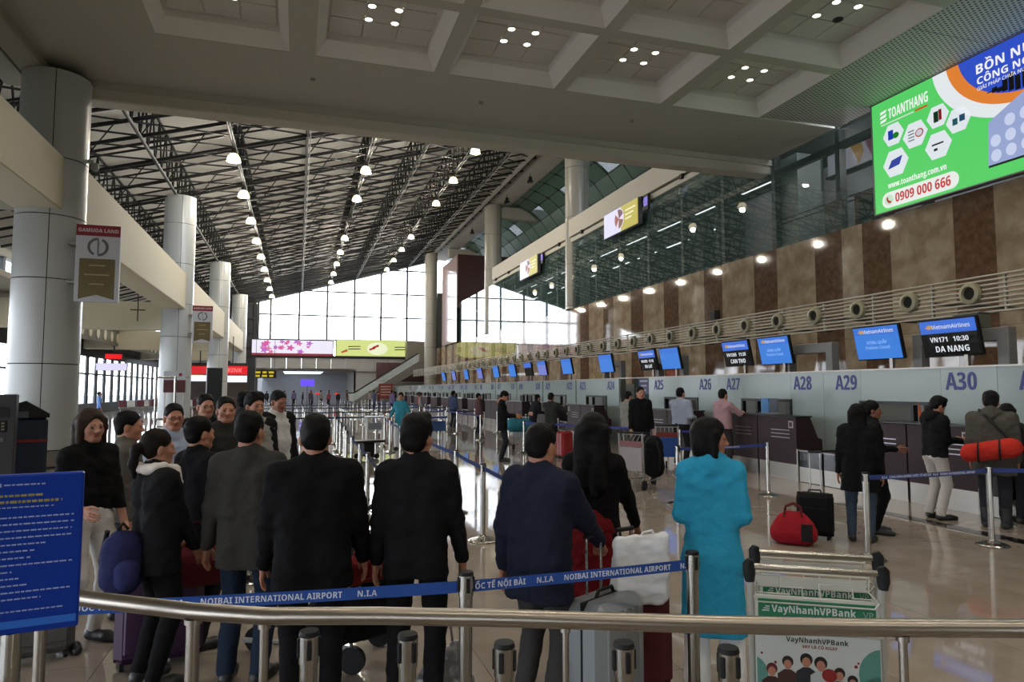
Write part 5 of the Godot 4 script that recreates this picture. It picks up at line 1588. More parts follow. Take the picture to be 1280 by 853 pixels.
# ------------------------------------------------------------------ rail, notice, trolleys
func build_foreground() -> void:
	var st := mat(Color(0.60, 0.57, 0.53), 0.33, 1.0)
	var r := thing("steel_rail", "thick brushed steel guard rail crossing the whole foreground", "guard rail")
	var pts := []
	for q in [[-1.9, -3.3], [-0.85, -2.74], [-0.58, -2.54], [-0.29, -2.34], [-0.08, -2.23], [0.25, -2.13], [0.62, -1.99], [1.1, -1.79], [1.55, -1.615], [1.98, -1.47], [2.9, -1.15]]:
		pts.append(Vector3(q[0], 1.12, q[1]))
	part(r, "top_tube", tube_mesh(pts, 0.0255, 20), st)
	part(r, "lower_tube", tube_mesh([Vector3(-1.9, 0.74, -3.3), Vector3(-0.85, 0.74, -2.74), Vector3(-0.29, 0.74, -2.36), Vector3(0.62, 0.74, -2.0), Vector3(2.9, 0.74, -1.16)], 0.02, 14), st)
	for q in [[-0.29, -2.34, 0.020], [-0.08, -2.23, 0.013], [0.77, -1.93, 0.0095], [1.66, -1.575, 0.012], [-0.80, -2.70, 0.018], [2.5, -1.29, 0.02]]:
		part(r, "upright", tube_mesh([Vector3(q[0], 0.0, q[1]), Vector3(q[0], 1.10, q[1])], q[2], 14), st)
		part(r, "saddle", tube_mesh([Vector3(q[0], 1.085, q[1]), Vector3(q[0], 1.10, q[1])], q[2] + 0.006, 14), st)
	# blue notice on a post
	var b := thing("notice_sign", "blue notice board of small white text on a steel post at the left edge", "notice board", Vector3(-0.70, 0, -2.27), 0.17)
	var blue := mat(Color(0.05, 0.20, 0.58), 0.45, 0.0, 0.3)
	box_part(b, "board", Vector3(-0.04, 1.345, 0), Vector3(0.31, 0.435, 0.035), blue, 0.004)
	box_part(b, "lower_band", Vector3(-0.04, 1.155, 0.018), Vector3(0.30, 0.02, 0.002), mat(Color(0.13, 0.40, 0.78), 0.4))
	part(b, "side_wave", prism_mesh(PackedVector2Array([Vector2(-0.19, 1.14), Vector2(-0.165, 1.14), Vector2(-0.172, 1.30), Vector2(-0.165, 1.40), Vector2(-0.19, 1.46)]), 0.002), mat(Color(0.13, 0.40, 0.78), 0.4), Vector3(0, 0, 0.0175))
	var wt := mat(Color(0.55, 0.62, 0.82), 0.6)
	var yl := mat(Color(0.55, 0.52, 0.25), 0.6)
	box_part(b, "header_logo", Vector3(-0.10, 1.535, 0.0185), Vector3(0.045, 0.010, 0.001), mat(Color(0.55, 0.6, 0.75), 0.6))
	var rng := RandomNumberGenerator.new()
	rng.seed = 9
	var line := func(x0: float, x1: float, y: float, hgt: float, m: Material):
		# a line of unreadably small print, as short strokes
		var mb := MB.new()
		var x := x0
		while x < x1:
			var wlen := rng.randf_range(0.006, 0.016)
			mb.box(Vector3(x + wlen * 0.5, y, 0.0183), Vector3(minf(wlen, x1 - x + 0.002), hgt, 0.0008))
			x += wlen + 0.003
		part(b, "text_line", mb.mesh(), m)
	line.call(-0.072, 0.02, 1.535, 0.004, wt)
	line.call(-0.10, 0.02, 1.505, 0.006, yl)
	line.call(-0.14, 0.06, 1.488, 0.007, yl)
	line.call(-0.13, 0.04, 1.473, 0.003, wt)
	var lens := [0.09, 0.09, 0.085, 0.09, 0.03, 0.0, -0.01, 0.09, -0.05, -0.03, -0.01, 0.09, 0.02]
	for i in lens.size():
		line.call(-0.125, lens[i], 1.445 - 0.0185 * i, 0.0038, wt)
	line.call(-0.11, 0.08, 1.19, 0.0035, wt)
	part(b, "post", tube_mesh([Vector3(-0.04, 0.012, -0.0), Vector3(-0.04, 1.13, -0.0)], 0.024, 16), steel())
	part(b, "base", lathe_mesh([Vector2(0.0, 0.0), Vector2(0.17, 0.0), Vector2(0.17, 0.012), Vector2(0.03, 0.03)], 24), steel(), Vector3(-0.04, 0, 0))
	# nested luggage trolleys
	for k in 2:
		var o := thing("luggage_trolley", ["grey luggage trolley with green and white bank adverts, in front of its twin", "second luggage trolley nested behind the front one"][k], "luggage trolley", [Vector3(2.15, 0, -2.485), Vector3(2.34, 0, -2.70)][k], -0.55)
		make_trolley(o, k == 0)

func make_trolley(o: Node3D, front: bool) -> void:
	var paint := mat(Color(0.60, 0.60, 0.57), 0.4)
	var wire := mat(Color(0.72, 0.72, 0.68), 0.4)
	var knob := mat(Color(0.12, 0.125, 0.13), 0.55, 0.0, 0.3)
	var hw := 0.255
	part(o, "handle", tube_mesh([Vector3(-hw, 1.02, 0), Vector3(hw, 1.02, 0)], 0.0145, 14), steel())
	for s in [-1.0, 1.0]:
		part(o, "handle_knob", tube_mesh([Vector3(s * (hw + 0.012), 0.955, 0.0), Vector3(s * (hw + 0.014), 0.99, 0), Vector3(s * (hw + 0.014), 1.03, 0), Vector3(s * (hw + 0.008), 1.05, 0)], [0.020, 0.027, 0.027, 0.015], 12), knob)
		part(o, "upright", tube_mesh([Vector3(s * (hw + 0.008), 0.98, 0), Vector3(s * (hw + 0.004), 0.6, -0.03), Vector3(s * hw, 0.22, -0.06)], 0.017, 10), paint)
		part(o, "base_rail", tube_mesh([Vector3(s * hw, 0.22, -0.06), Vector3(s * hw * 0.9, 0.14, -0.3), Vector3(s * hw * 0.5, 0.12, -0.95)], 0.016, 8), paint)
		part(o, "wheel", lathe_mesh([Vector2(0.0, -0.02), Vector2(0.07, -0.02), Vector2(0.075, 0.0), Vector2(0.07, 0.02), Vector2(0.0, 0.02)], 18), black_plastic(), Vector3(s * hw, 0.076, -0.08), Basis(Vector3(0, 0, 1), PI / 2))
	part(o, "wheel", lathe_mesh([Vector2(0.0, -0.02), Vector2(0.07, -0.02), Vector2(0.075, 0.0), Vector2(0.07, 0.02), Vector2(0.0, 0.02)], 18), black_plastic(), Vector3(0, 0.076, -0.93), Basis(Vector3(0, 0, 1), PI / 2))
	part(o, "cross_bar", tube_mesh([Vector3(-hw, 0.22, -0.06), Vector3(hw, 0.22, -0.06)], 0.014, 8), paint)
	part(o, "cross_bar", tube_mesh([Vector3(-hw * 0.5, 0.12, -0.95), Vector3(hw * 0.5, 0.12, -0.95)], 0.014, 8), paint)
	# wire basket
	var wires := [
		[Vector3(-0.235, 0.955, -0.02), Vector3(-0.235, 0.905, -0.02), Vector3(-0.1, 0.905, -0.015)],
		[Vector3(-0.235, 0.98, -0.03), Vector3(-0.14, 0.98, -0.03), Vector3(-0.14, 0.935, -0.02), Vector3(-0.05, 0.935, -0.02), Vector3(-0.05, 0.895, 0.0), Vector3(0.04, 0.895, 0.0)],
		[Vector3(0.02, 0.895, 0.0), Vector3(0.02, 0.955, -0.02), Vector3(0.15, 0.955, -0.02), Vector3(0.15, 0.91, 0.0), Vector3(0.245, 0.91, 0.0), Vector3(0.245, 0.87, 0.0)],
		[Vector3(-0.25, 0.90, 0.012), Vector3(-0.25, 0.875, 0.014), Vector3(0.23, 0.875, 0.014), Vector3(0.25, 0.90, 0.012)],
		[Vector3(-0.245, 0.965, -0.14), Vector3(0.245, 0.965, -0.14)], [Vector3(-0.245, 0.90, -0.15), Vector3(0.245, 0.90, -0.15)],
		[Vector3(-0.245, 0.90, 0.0), Vector3(-0.245, 0.90, -0.15), Vector3(-0.245, 0.99, -0.14)], [Vector3(0.245, 0.90, 0.0), Vector3(0.245, 0.90, -0.15), Vector3(0.245, 0.99, -0.14)]]
	for w in wires:
		part(o, "basket_wire", tube_mesh(w, 0.0045, 6), wire)
	box_part(o, "basket_plate", Vector3(0, 0.925, -0.145), Vector3(0.47, 0.05, 0.006), wire)
	# green board with white lettering
	box_part(o, "backboard", Vector3(0, 0.845, -0.004), Vector3(0.50, 0.115, 0.012), wire, 0.004)
	box_part(o, "green_board", Vector3(0, 0.845, 0.004), Vector3(0.47, 0.085, 0.006), mat(Color(0.05, 0.40, 0.27), 0.4), 0.003)
	part(o, "lettering", text_mesh("VayNhanhVPBank", 0.030, 0.001), mat(Color(0.75, 0.78, 0.76), 0.5), Vector3(-0.012, 0.848, 0.0085), Basis(Vector3.RIGHT, 0).scaled_local(Vector3(0.95, 1, 1)))
	var dash := MB.new()
	for q in 3:
		dash.box(Vector3(-0.205 + 0.004 * q, 0.838 + 0.009 * q, 0.0088), Vector3(0.03 - 0.006 * q, 0.004, 0.001))
	part(o, "speed_dashes", dash.mesh(), mat(Color(0.75, 0.78, 0.76), 0.5))
	part(o, "lettering", text_mesh("VP", 0.026, 0.001, false), mat(Color(0.55, 0.62, 0.58), 0.5), Vector3(0.205, 0.845, 0.0085))
	# picture panel
	box_part(o, "advert_panel", Vector3(0, 0.555, 0.0), Vector3(0.50, 0.40, 0.012), mat(Color(0.70, 0.72, 0.71), 0.35), 0.003)
	for e in [[0.0, 0.757, 0.52, 0.012], [0.0, 0.353, 0.52, 0.012]]:
		box_part(o, "panel_frame", Vector3(e[0], e[1], 0.004), Vector3(e[2], e[3], 0.02), paint, 0.003)
	if not front:
		return
	var fz := 0.0065
	var g := mat(Color(0.02, 0.14, 0.09), 0.5)
	for q in [[0.26, 0.60, 0.10, 0.11], [0.26, 0.48, 0.13, 0.12], [-0.26, 0.56, 0.06, 0.08]]:
		var cl: Array = Geometry2D.intersect_polygons(disc_poly(Vector2(q[0], q[1]), q[2], q[3], 20), rect_poly(-0.245, 0.36, 0.245, 0.75))
		part(o, "teal_wash", prism_mesh(cl[0], 0.0006), mat(Color(0.30, 0.50, 0.46), 0.4), Vector3(0, 0, fz))
	part(o, "lettering", text_mesh("VayNhanhVPBank", 0.021, 0.001), g, Vector3(0.0, 0.722, fz))
	viet_text(o, "VAY LÀ CÓ NGAY", 0.013, mat(Color(0.45, 0.03, 0.05), 0.5), Vector3(0.01, 0.696, fz), Basis(), true, false, 0.001)
	# plain little printed people
	var folk := [[-0.185, 0.585, 0.022, Color(0.30, 0.05, 0.06), Color(0.20, 0.05, 0.05)], [-0.12, 0.62, 0.022, Color(0.10, 0.04, 0.03), Color(0.22, 0.12, 0.08)], [-0.045, 0.635, 0.024, Color(0.03, 0.03, 0.03), Color(0.06, 0.09, 0.12)], [0.012, 0.625, 0.025, Color(0.03, 0.025, 0.02), Color(0.62, 0.64, 0.64)], [0.085, 0.59, 0.021, Color(0.03, 0.03, 0.03), Color(0.05, 0.05, 0.06)], [0.135, 0.565, 0.020, Color(0.03, 0.025, 0.02), Color(0.42, 0.05, 0.06)]]
	for i in folk.size():
		var q: Array = folk[i]
		var h := fz + 0.0006 + 0.0004 * i
		var c := Vector2(q[0], q[1])
		part(o, "printed_body", prism_mesh(PackedVector2Array([c + Vector2(-0.045, -0.2 + (c.y - 0.6) * -0.6), c + Vector2(0.045, -0.2), c + Vector2(0.042, -0.045), c + Vector2(0.014, -0.025), c + Vector2(-0.014, -0.025), c + Vector2(-0.042, -0.045)]), 0.0005), mat(q[4], 0.5), Vector3(0, 0, h))
		part(o, "printed_hair", prism_mesh(disc_poly(c + Vector2(0, 0.008), q[2] * 1.05, q[2] * 1.1, 14), 0.0004), mat(q[3], 0.5), Vector3(0, 0, h))
		part(o, "printed_face", prism_mesh(disc_poly(c + Vector2(0, -0.004), q[2] * 0.72, q[2] * 0.9, 14), 0.0008), mat(Color(0.62, 0.42, 0.34), 0.5), Vector3(0, 0, h))
	for q in [[-0.225, 0.655, 0.005], [-0.17, 0.62, 0.006], [0.15, 0.63, 0.007], [0.16, 0.645, 0.005]]:
		part(o, "red_dot", prism_mesh(disc_poly(Vector2(q[0], q[1]), q[2], q[2], 10), 0.0006), mat(Color(0.45, 0.05, 0.06), 0.5), Vector3(0, 0, fz))
	part(o, "red_bag", prism_mesh(disc_poly(Vector2(0.045, 0.585), 0.03, 0.028, 12), 0.0006), mat(Color(0.48, 0.06, 0.07), 0.5), Vector3(0, 0, fz + 0.003))

# ------------------------------------------------------------------ luggage
func blob(ctrs: Array, cell: float, hem := -100.0, wr := 0.0) -> ArrayMesh:
	var f := Field.new()
	f.cell = cell
	f.hem = hem
	f.wrinkle = wr
	f.seed_ = 12
	for c in ctrs:
		if c[0] is Vector3 and c[1] is Vector3 and c.size() == 3:
			f.ell(c[0], c[1], c[2])
		else:
			f.add(c[0], c[1], c[2], c[3], c[4])
	f.run()
	return f.mesh()

func suitcase(label: String, at: Vector3, turn: float, size: Vector3, m: Material, handle_h := 0.0, ribs := false, pull := 0.11) -> Node3D:
	var o := thing("suitcase", label, "suitcase", at, turn)
	box_part(o, "shell", Vector3(0, size.y * 0.5 + 0.04, 0), size, m, minf(size.z * 0.22, 0.05))
	box_part(o, "zip_seam", Vector3(0, size.y * 0.5 + 0.04, 0), Vector3(size.x + 0.008, size.y + 0.008, 0.014), black_plastic(), 0.003)
	if ribs:
		for k in 5:
			for s in [-1, 1]:
				box_part(o, "shell_rib", Vector3((k - 2) * size.x * 0.17, size.y * 0.5 + 0.04, s * (size.z * 0.5)), Vector3(size.x * 0.09, size.y * 0.84, 0.016), m, 0.006)
	else:
		box_part(o, "front_pocket", Vector3(0, size.y * 0.42 + 0.03, size.z * 0.5 + 0.008), Vector3(size.x * 0.78, size.y * 0.55, 0.03), m, 0.012)
	for s in [-1.0, 1.0]:
		for q in [-1.0, 1.0]:
			part(o, "wheel", lathe_mesh([Vector2(0.0, -0.012), Vector2(0.026, -0.012), Vector2(0.026, 0.012), Vector2(0.0, 0.012)], 12), black_plastic(), Vector3(s * (size.x * 0.5 - 0.05), 0.027, q * (size.z * 0.5 - 0.05)), Basis(Vector3(0, 0, 1), PI / 2))
	part(o, "carry_handle", tube_mesh([Vector3(-0.08, size.y + 0.04, 0), Vector3(-0.06, size.y + 0.075, 0), Vector3(0.06, size.y + 0.075, 0), Vector3(0.08, size.y + 0.04, 0)], 0.011, 8), black_plastic())
	if handle_h > 0.0:
		for s in [-1.0, 1.0]:
			part(o, "pull_tube", tube_mesh([Vector3(s * pull * 0.5, size.y * 0.8, -size.z * 0.28), Vector3(s * pull * 0.5, handle_h, -size.z * 0.28)], 0.008, 8), steel())
		part(o, "pull_grip", tube_mesh([Vector3(-pull * 0.62, handle_h, -size.z * 0.28), Vector3(pull * 0.62, handle_h, -size.z * 0.28)], 0.014, 8), black_plastic())
	return o

func loaded_trolley(label: String, at: Vector3, turn: float, ad: Color) -> Node3D:
	var o := thing("luggage_trolley", label, "luggage trolley", at, turn)
	var paint := mat(Color(0.55, 0.55, 0.54), 0.4)
	for s in [-0.24, 0.24]:
		part(o, "upright", tube_mesh([Vector3(s, 1.02, 0.0), Vector3(s, 0.5, -0.03), Vector3(s, 0.16, -0.06), Vector3(s * 0.6, 0.13, -0.85)], 0.017, 8), paint)
		part(o, "wheel", lathe_mesh([Vector2(0.0, -0.02), Vector2(0.085, -0.02), Vector2(0.085, 0.02), Vector2(0.0, 0.02)], 16), black_plastic(), Vector3(s, 0.087, -0.05), Basis(Vector3(0, 0, 1), PI / 2))
	part(o, "wheel", lathe_mesh([Vector2(0.0, -0.02), Vector2(0.085, -0.02), Vector2(0.085, 0.02), Vector2(0.0, 0.02)], 16), black_plastic(), Vector3(0, 0.087, -0.84), Basis(Vector3(0, 0, 1), PI / 2))
	part(o, "handle", tube_mesh([Vector3(-0.27, 1.02, 0), Vector3(0.27, 1.02, 0)], 0.018, 8), black_plastic())
	box_part(o, "advert_panel", Vector3(0, 0.55, 0.0), Vector3(0.46, 0.42, 0.015), mat(ad, 0.4), 0.004)
	box_part(o, "top_board", Vector3(0, 0.82, 0.0), Vector3(0.46, 0.10, 0.015), mat(Color(0.40, 0.10, 0.07), 0.4), 0.004)
	for k in 6:
		part(o, "basket_wire", tube_mesh([Vector3(-0.22 + 0.088 * k, 0.88, 0.0), Vector3(-0.22 + 0.088 * k, 0.98, -0.12)], 0.005, 5), paint)
	part(o, "basket_wire", tube_mesh([Vector3(-0.24, 0.98, -0.12), Vector3(0.24, 0.98, -0.12)], 0.006, 5), paint)
	return o

func build_luggage() -> void:
	var black := cloth(Color(0.00924, 0.00924, 0.0105))
	suitcase("silver ribbed suitcase held by the man in navy by its pull handle", Vector3(1.64, 0, -3.52), 0.5, Vector3(0.42, 0.63, 0.27), mat(Color(0.52, 0.54, 0.55), 0.35, 0.3), 0.985, true, 0.13)
	suitcase("dark maroon soft suitcase under the white plastic bag", Vector3(1.92, 0, -3.72), 0.3, Vector3(0.42, 0.60, 0.26), cloth(Color(0.085, 0.018, 0.022)), 0.96, false)
	suitcase("large purple suitcase beside the ponytailed woman", Vector3(-0.84, 0, -5.15), 0.15, Vector3(0.52, 0.56, 0.28), mat(Color(0.20, 0.07, 0.22), 0.5), 0.0, false)
	suitcase("upright black suitcase with raised handle beside the red holdall", Vector3(6.05, 0, -6.95), -0.9, Vector3(0.40, 0.50, 0.24), black, 1.03, false, 0.12)
	suitcase("grey cabin suitcase behind the legs of the white trousered woman", Vector3(-1.60, 0, -5.45), 0.3, Vector3(0.36, 0.66, 0.24), cloth(Color(0.1, 0.095, 0.09)), 0.0, false)
	suitcase("bright red suitcase far behind the navy man's shoulder", Vector3(6.75, 0, -16.9), 0.4, Vector3(0.42, 0.66, 0.28), mat(Color(0.55, 0.08, 0.09), 0.4), 0.0, true)
	# red holdall
	var rb := thing("holdall", "plump red holdall on the floor against the black suitcase", "bag", Vector3(5.56, 0, -6.75), -0.75)
	part(rb, "body", blob([[Vector3(-0.12, 0.13, 0), Vector3(0.12, 0.13, 0), 0.14, 0.14, 0.05], [Vector3(-0.09, 0.24, 0), Vector3(0.09, 0.24, 0), 0.11, 0.11, 0.05], [Vector3(-0.05, 0.31, 0), Vector3(0.05, 0.31, 0), 0.07, 0.07, 0.05]], 0.018, 0.004, 0.008), cloth(Color(0.3, 0.015, 0.025)))
	for z in [-0.07, 0.07]:
		part(rb, "handle", tube_mesh([Vector3(-0.10, 0.32, z), Vector3(-0.08, 0.43, z * 0.6), Vector3(0.0, 0.47, z * 0.4), Vector3(0.08, 0.43, z * 0.6), Vector3(0.10, 0.32, z)], 0.013, 8), cloth(Color(0.1, 0.02, 0.02)))
	box_part(rb, "name_tag", Vector3(0.15, 0.16, 0.135), Vector3(0.12, 0.2, 0.012), black_plastic(), 0.004)
	# white plastic bag held over the suitcase
	var wb := thing("plastic_bag", "large white plastic bag held above the maroon suitcase", "bag", Vector3(1.89, 0.57, -3.58), -0.2)
	part(wb, "body", blob([[Vector3(-0.14, 0.035, 0), Vector3(0.115, 0.035, 0), 0.030, 0.030, 0.03], [Vector3(-0.135, 0.10, 0.0), Vector3(0.12, 0.10, 0.01), 0.045, 0.042, 0.05], [Vector3(-0.12, 0.19, 0), Vector3(0.125, 0.19, 0.01), 0.046, 0.044, 0.06], [Vector3(-0.12, 0.25, 0), Vector3(0.13, 0.255, 0.0), 0.034, 0.034, 0.05], [Vector3(-0.125, 0.30, 0), Vector3(0.135, 0.31, 0.0), 0.028, 0.028, 0.04], [Vector3(-0.13, 0.345, 0), Vector3(0.14, 0.36, 0.0), 0.024, 0.024, 0.04], [Vector3(-0.13, 0.375, 0), Vector3(0.145, 0.395, 0), 0.015, 0.015, 0.03], [Vector3(-0.13, 0.05, 0), Vector3(-0.125, 0.36, 0), 0.022, 0.014, 0.04], [Vector3(0.13, 0.05, 0), Vector3(0.14, 0.38, 0), 0.022, 0.014, 0.04]], 0.009, -0.2, 0.008), mat(Color(0.86, 0.87, 0.88), 0.4))
	part(wb, "loop_handle", tube_mesh([Vector3(0.0, 0.37, 0.0), Vector3(0.02, 0.41, 0.0), Vector3(0.07, 0.42, 0.0), Vector3(0.09, 0.38, 0.0)], [0.012, 0.008, 0.008, 0.012], 8), mat(Color(0.86, 0.87, 0.88), 0.4))
	# thin translucent-looking carrier bag on the floor
	var tb := thing("plastic_bag", "crumpled whitish carrier bag on the floor behind the second post head", "bag", Vector3(0.86, 0, -4.05), 0.3)
	part(tb, "body", blob([[Vector3(-0.08, 0.10, 0), Vector3(-0.05, 0.26, 0), 0.10, 0.05, 0.05], [Vector3(0.08, 0.10, 0), Vector3(0.05, 0.28, 0.02), 0.10, 0.045, 0.05]], 0.013, 0.004, 0.02), mat(Color(0.42, 0.42, 0.42), 0.3))
	part(tb, "loop_handle", tube_mesh([Vector3(-0.05, 0.28, 0), Vector3(-0.02, 0.42, 0.0), Vector3(0.03, 0.42, 0), Vector3(0.05, 0.30, 0)], 0.008, 6), mat(Color(0.45, 0.45, 0.45), 0.3))
	# loaded trolley between the two men in black
	var tr := loaded_trolley("luggage trolley stacked with dark bags between the two men in black", Vector3(0.52, 0, -4.75), 1.1, Color(0.12, 0.12, 0.12))
	tr.name = "luggage_trolley"
	var b1 := thing("duffel_bag", "black duffel bag on the trolley between the two men", "bag", Vector3(0.40, 0.20, -4.55), 0.4)
	part(b1, "body", blob([[Vector3(-0.2, 0.17, 0), Vector3(0.2, 0.17, 0), 0.16, 0.16, 0.05]], 0.02, 0.0, 0.014), black)
	part(b1, "strap", tube_mesh([Vector3(-0.15, 0.30, 0.05), Vector3(0, 0.42, 0.06), Vector3(0.15, 0.30, 0.05)], 0.014, 6), black_plastic())
	var b2 := thing("duffel_bag", "dark green patterned bag on top of the trolley between the two men", "bag", Vector3(0.50, 0.53, -4.60), 0.2)
	part(b2, "body", blob([[Vector3(-0.14, 0.15, 0), Vector3(0.16, 0.15, 0), 0.14, 0.15, 0.05], [Vector3(0, 0.24, 0), Vector3(0.05, 0.26, 0), 0.10, 0.10, 0.05]], 0.018, 0.0, 0.014), cloth(Color(0.0154, 0.0238, 0.0196)))
	part(b2, "zip", tube_mesh([Vector3(-0.15, 0.295, 0.02), Vector3(0, 0.35, 0.02), Vector3(0.15, 0.305, 0.02)], 0.007, 6), brushed())
	var b3 := thing("soft_bag", "red cloth bundle on the trolley beside the broad man's arm", "bag", Vector3(0.36, 0.62, -4.25), 0.0)
	part(b3, "body", blob([[Vector3(-0.09, 0.10, 0), Vector3(0.1, 0.11, 0), 0.09, 0.08, 0.05]], 0.014, 0.0, 0.012), cloth(Color(0.2, 0.022, 0.025)))
	part(b3, "knot", blob([[Vector3(0, 0.20, 0), Vector3(0.03, 0.22, 0), 0.025, 0.02, 0.02]], 0.01), cloth(Color(0.16, 0.02, 0.022)))
	# backpack of the ponytailed woman, resting on the purple case
	var bp := thing("backpack", "navy blue backpack hanging at the hip of the ponytailed woman", "backpack", Vector3(-0.98, 0.57, -4.66), 0.5)
	part(bp, "body", blob([[Vector3(0, 0.12, 0), Vector3(0, 0.28, 0), 0.12, 0.11, 0.05]], 0.014, 0.0, 0.008), cloth(Color(0.022, 0.025, 0.085)))
	part(bp, "front_pocket", blob([[Vector3(0, 0.12, 0.09), Vector3(0, 0.17, 0.09), 0.07, 0.07, 0.03]], 0.012, 0.0, 0.004), cloth(Color(0.028, 0.032, 0.11)))
	part(bp, "strap", tube_mesh([Vector3(-0.06, 0.38, -0.08), Vector3(-0.07, 0.2, -0.15), Vector3(-0.06, 0.05, -0.09)], 0.016, 6), black_plastic())
	part(bp, "top_loop", tube_mesh([Vector3(-0.03, 0.39, 0), Vector3(0, 0.43, 0), Vector3(0.03, 0.39, 0)], 0.01, 6), black_plastic())
	var mb := thing("soft_bag", "maroon bag hanging low beside the man in dark grey", "bag", Vector3(-0.58, 0.50, -5.0), 0.2)
	part(mb, "body", blob([[Vector3(-0.08, 0.14, 0), Vector3(0.08, 0.14, 0), 0.13, 0.13, 0.05]], 0.016, 0.0, 0.010), cloth(Color(0.1, 0.014, 0.022)))
	part(mb, "strap", tube_mesh([Vector3(-0.1, 0.25, 0), Vector3(-0.05, 0.42, 0), Vector3(0.05, 0.42, 0), Vector3(0.1, 0.25, 0)], 0.012, 6), cloth(Color(0.042, 0.0084, 0.0126)))
	# trolleys farther on
	loaded_trolley("luggage trolley with a blue advert beside the man in the black suit", Vector3(7.65, 0, -13.2), -0.5, Color(0.08, 0.24, 0.48))
	var t2 := loaded_trolley("luggage trolley with a pale advert just right of the long haired woman", Vector3(5.75, 0, -11.2), -1.0, Color(0.55, 0.52, 0.52))
	t2.set_meta("label", t2.get_meta("label"))
	var bk := thing("backpack", "big black backpack riding on the trolley right of the long haired woman", "backpack", Vector3(6.25, 0.18, -11.25), 0.4)
	part(bk, "body", blob([[Vector3(0, 0.2, 0), Vector3(0, 0.62, 0), 0.19, 0.16, 0.06]], 0.022, 0.0, 0.014), black)
	part(bk, "strap", tube_mesh([Vector3(-0.08, 0.7, 0.12), Vector3(-0.1, 0.45, 0.21), Vector3(-0.08, 0.15, 0.19)], 0.018, 6), black_plastic())
	loaded_trolley("luggage trolley beside the man raising his hands", Vector3(6.35, 0, -19.4), -0.6, Color(0.45, 0.45, 0.45))
	var tb2 := thing("soft_bag", "teal bag heaped on the trolley beside the man raising his hands", "bag", Vector3(6.25, 0.55, -19.25))
	part(tb2, "body", blob([[Vector3(-0.2, 0.2, 0), Vector3(0.2, 0.2, 0), 0.2, 0.2, 0.06]], 0.03, 0.0, 0.02), cloth(Color(0.03, 0.16, 0.2)))
	part(tb2, "strap", tube_mesh([Vector3(-0.1, 0.38, 0), Vector3(0, 0.5, 0), Vector3(0.1, 0.38, 0)], 0.02, 6), black_plastic())
	# little standing desks round the hall attendant
	for k in 2:
		var o := thing("podium", ["white topped podium at the left hand of the far attendant", "blue topped podium at the right hand of the far attendant"][k], "podium", [Vector3(2.2, 0, -20.7), Vector3(3.7, 0, -20.2)][k])
		box_part(o, "top", Vector3(0, 0.98, 0), Vector3([0.55, 1.1][k], 0.05, 0.45), mat([Color(0.6, 0.62, 0.64), Color(0.08, 0.18, 0.40)][k], 0.4), 0.01)
		for x in [-0.28, 0.28]:
			for z in [-0.2, 0.2]:
				part(o, "leg", tube_mesh([Vector3(x * (0.8 + 0.9 * k), 0, z), Vector3(x * (0.8 + 0.9 * k), 0.96, z)], 0.02, 8), brushed())
		box_part(o, "front_panel", Vector3(0, 0.72, 0.21), Vector3([0.4, 1.0][k], [0.2, 0.3][k], 0.02), mat([Color(0.45, 0.47, 0.5), Color(0.12, 0.25, 0.42)][k], 0.4))
	var sc := thing("scooter_cart", "low black equipment cart on the floor left of the far attendant", "cart", Vector3(1.72, 0, -18.2), 0.3)
	box_part(sc, "deck", Vector3(0, 0.45, 0), Vector3(0.95, 0.06, 0.4), black_plastic(), 0.02)
	box_part(sc, "pedestal", Vector3(0.05, 0.25, 0), Vector3(0.3, 0.36, 0.25), black_plastic(), 0.02)
	for s in [-0.2, 0.25]:
		for z in [-0.13, 0.13]:
			part(sc, "wheel", lathe_mesh([Vector2(0.0, -0.02), Vector2(0.07, -0.02), Vector2(0.07, 0.02), Vector2(0.0, 0.02)], 12), black_plastic(), Vector3(s, 0.071, z), Basis(Vector3.RIGHT, PI / 2))

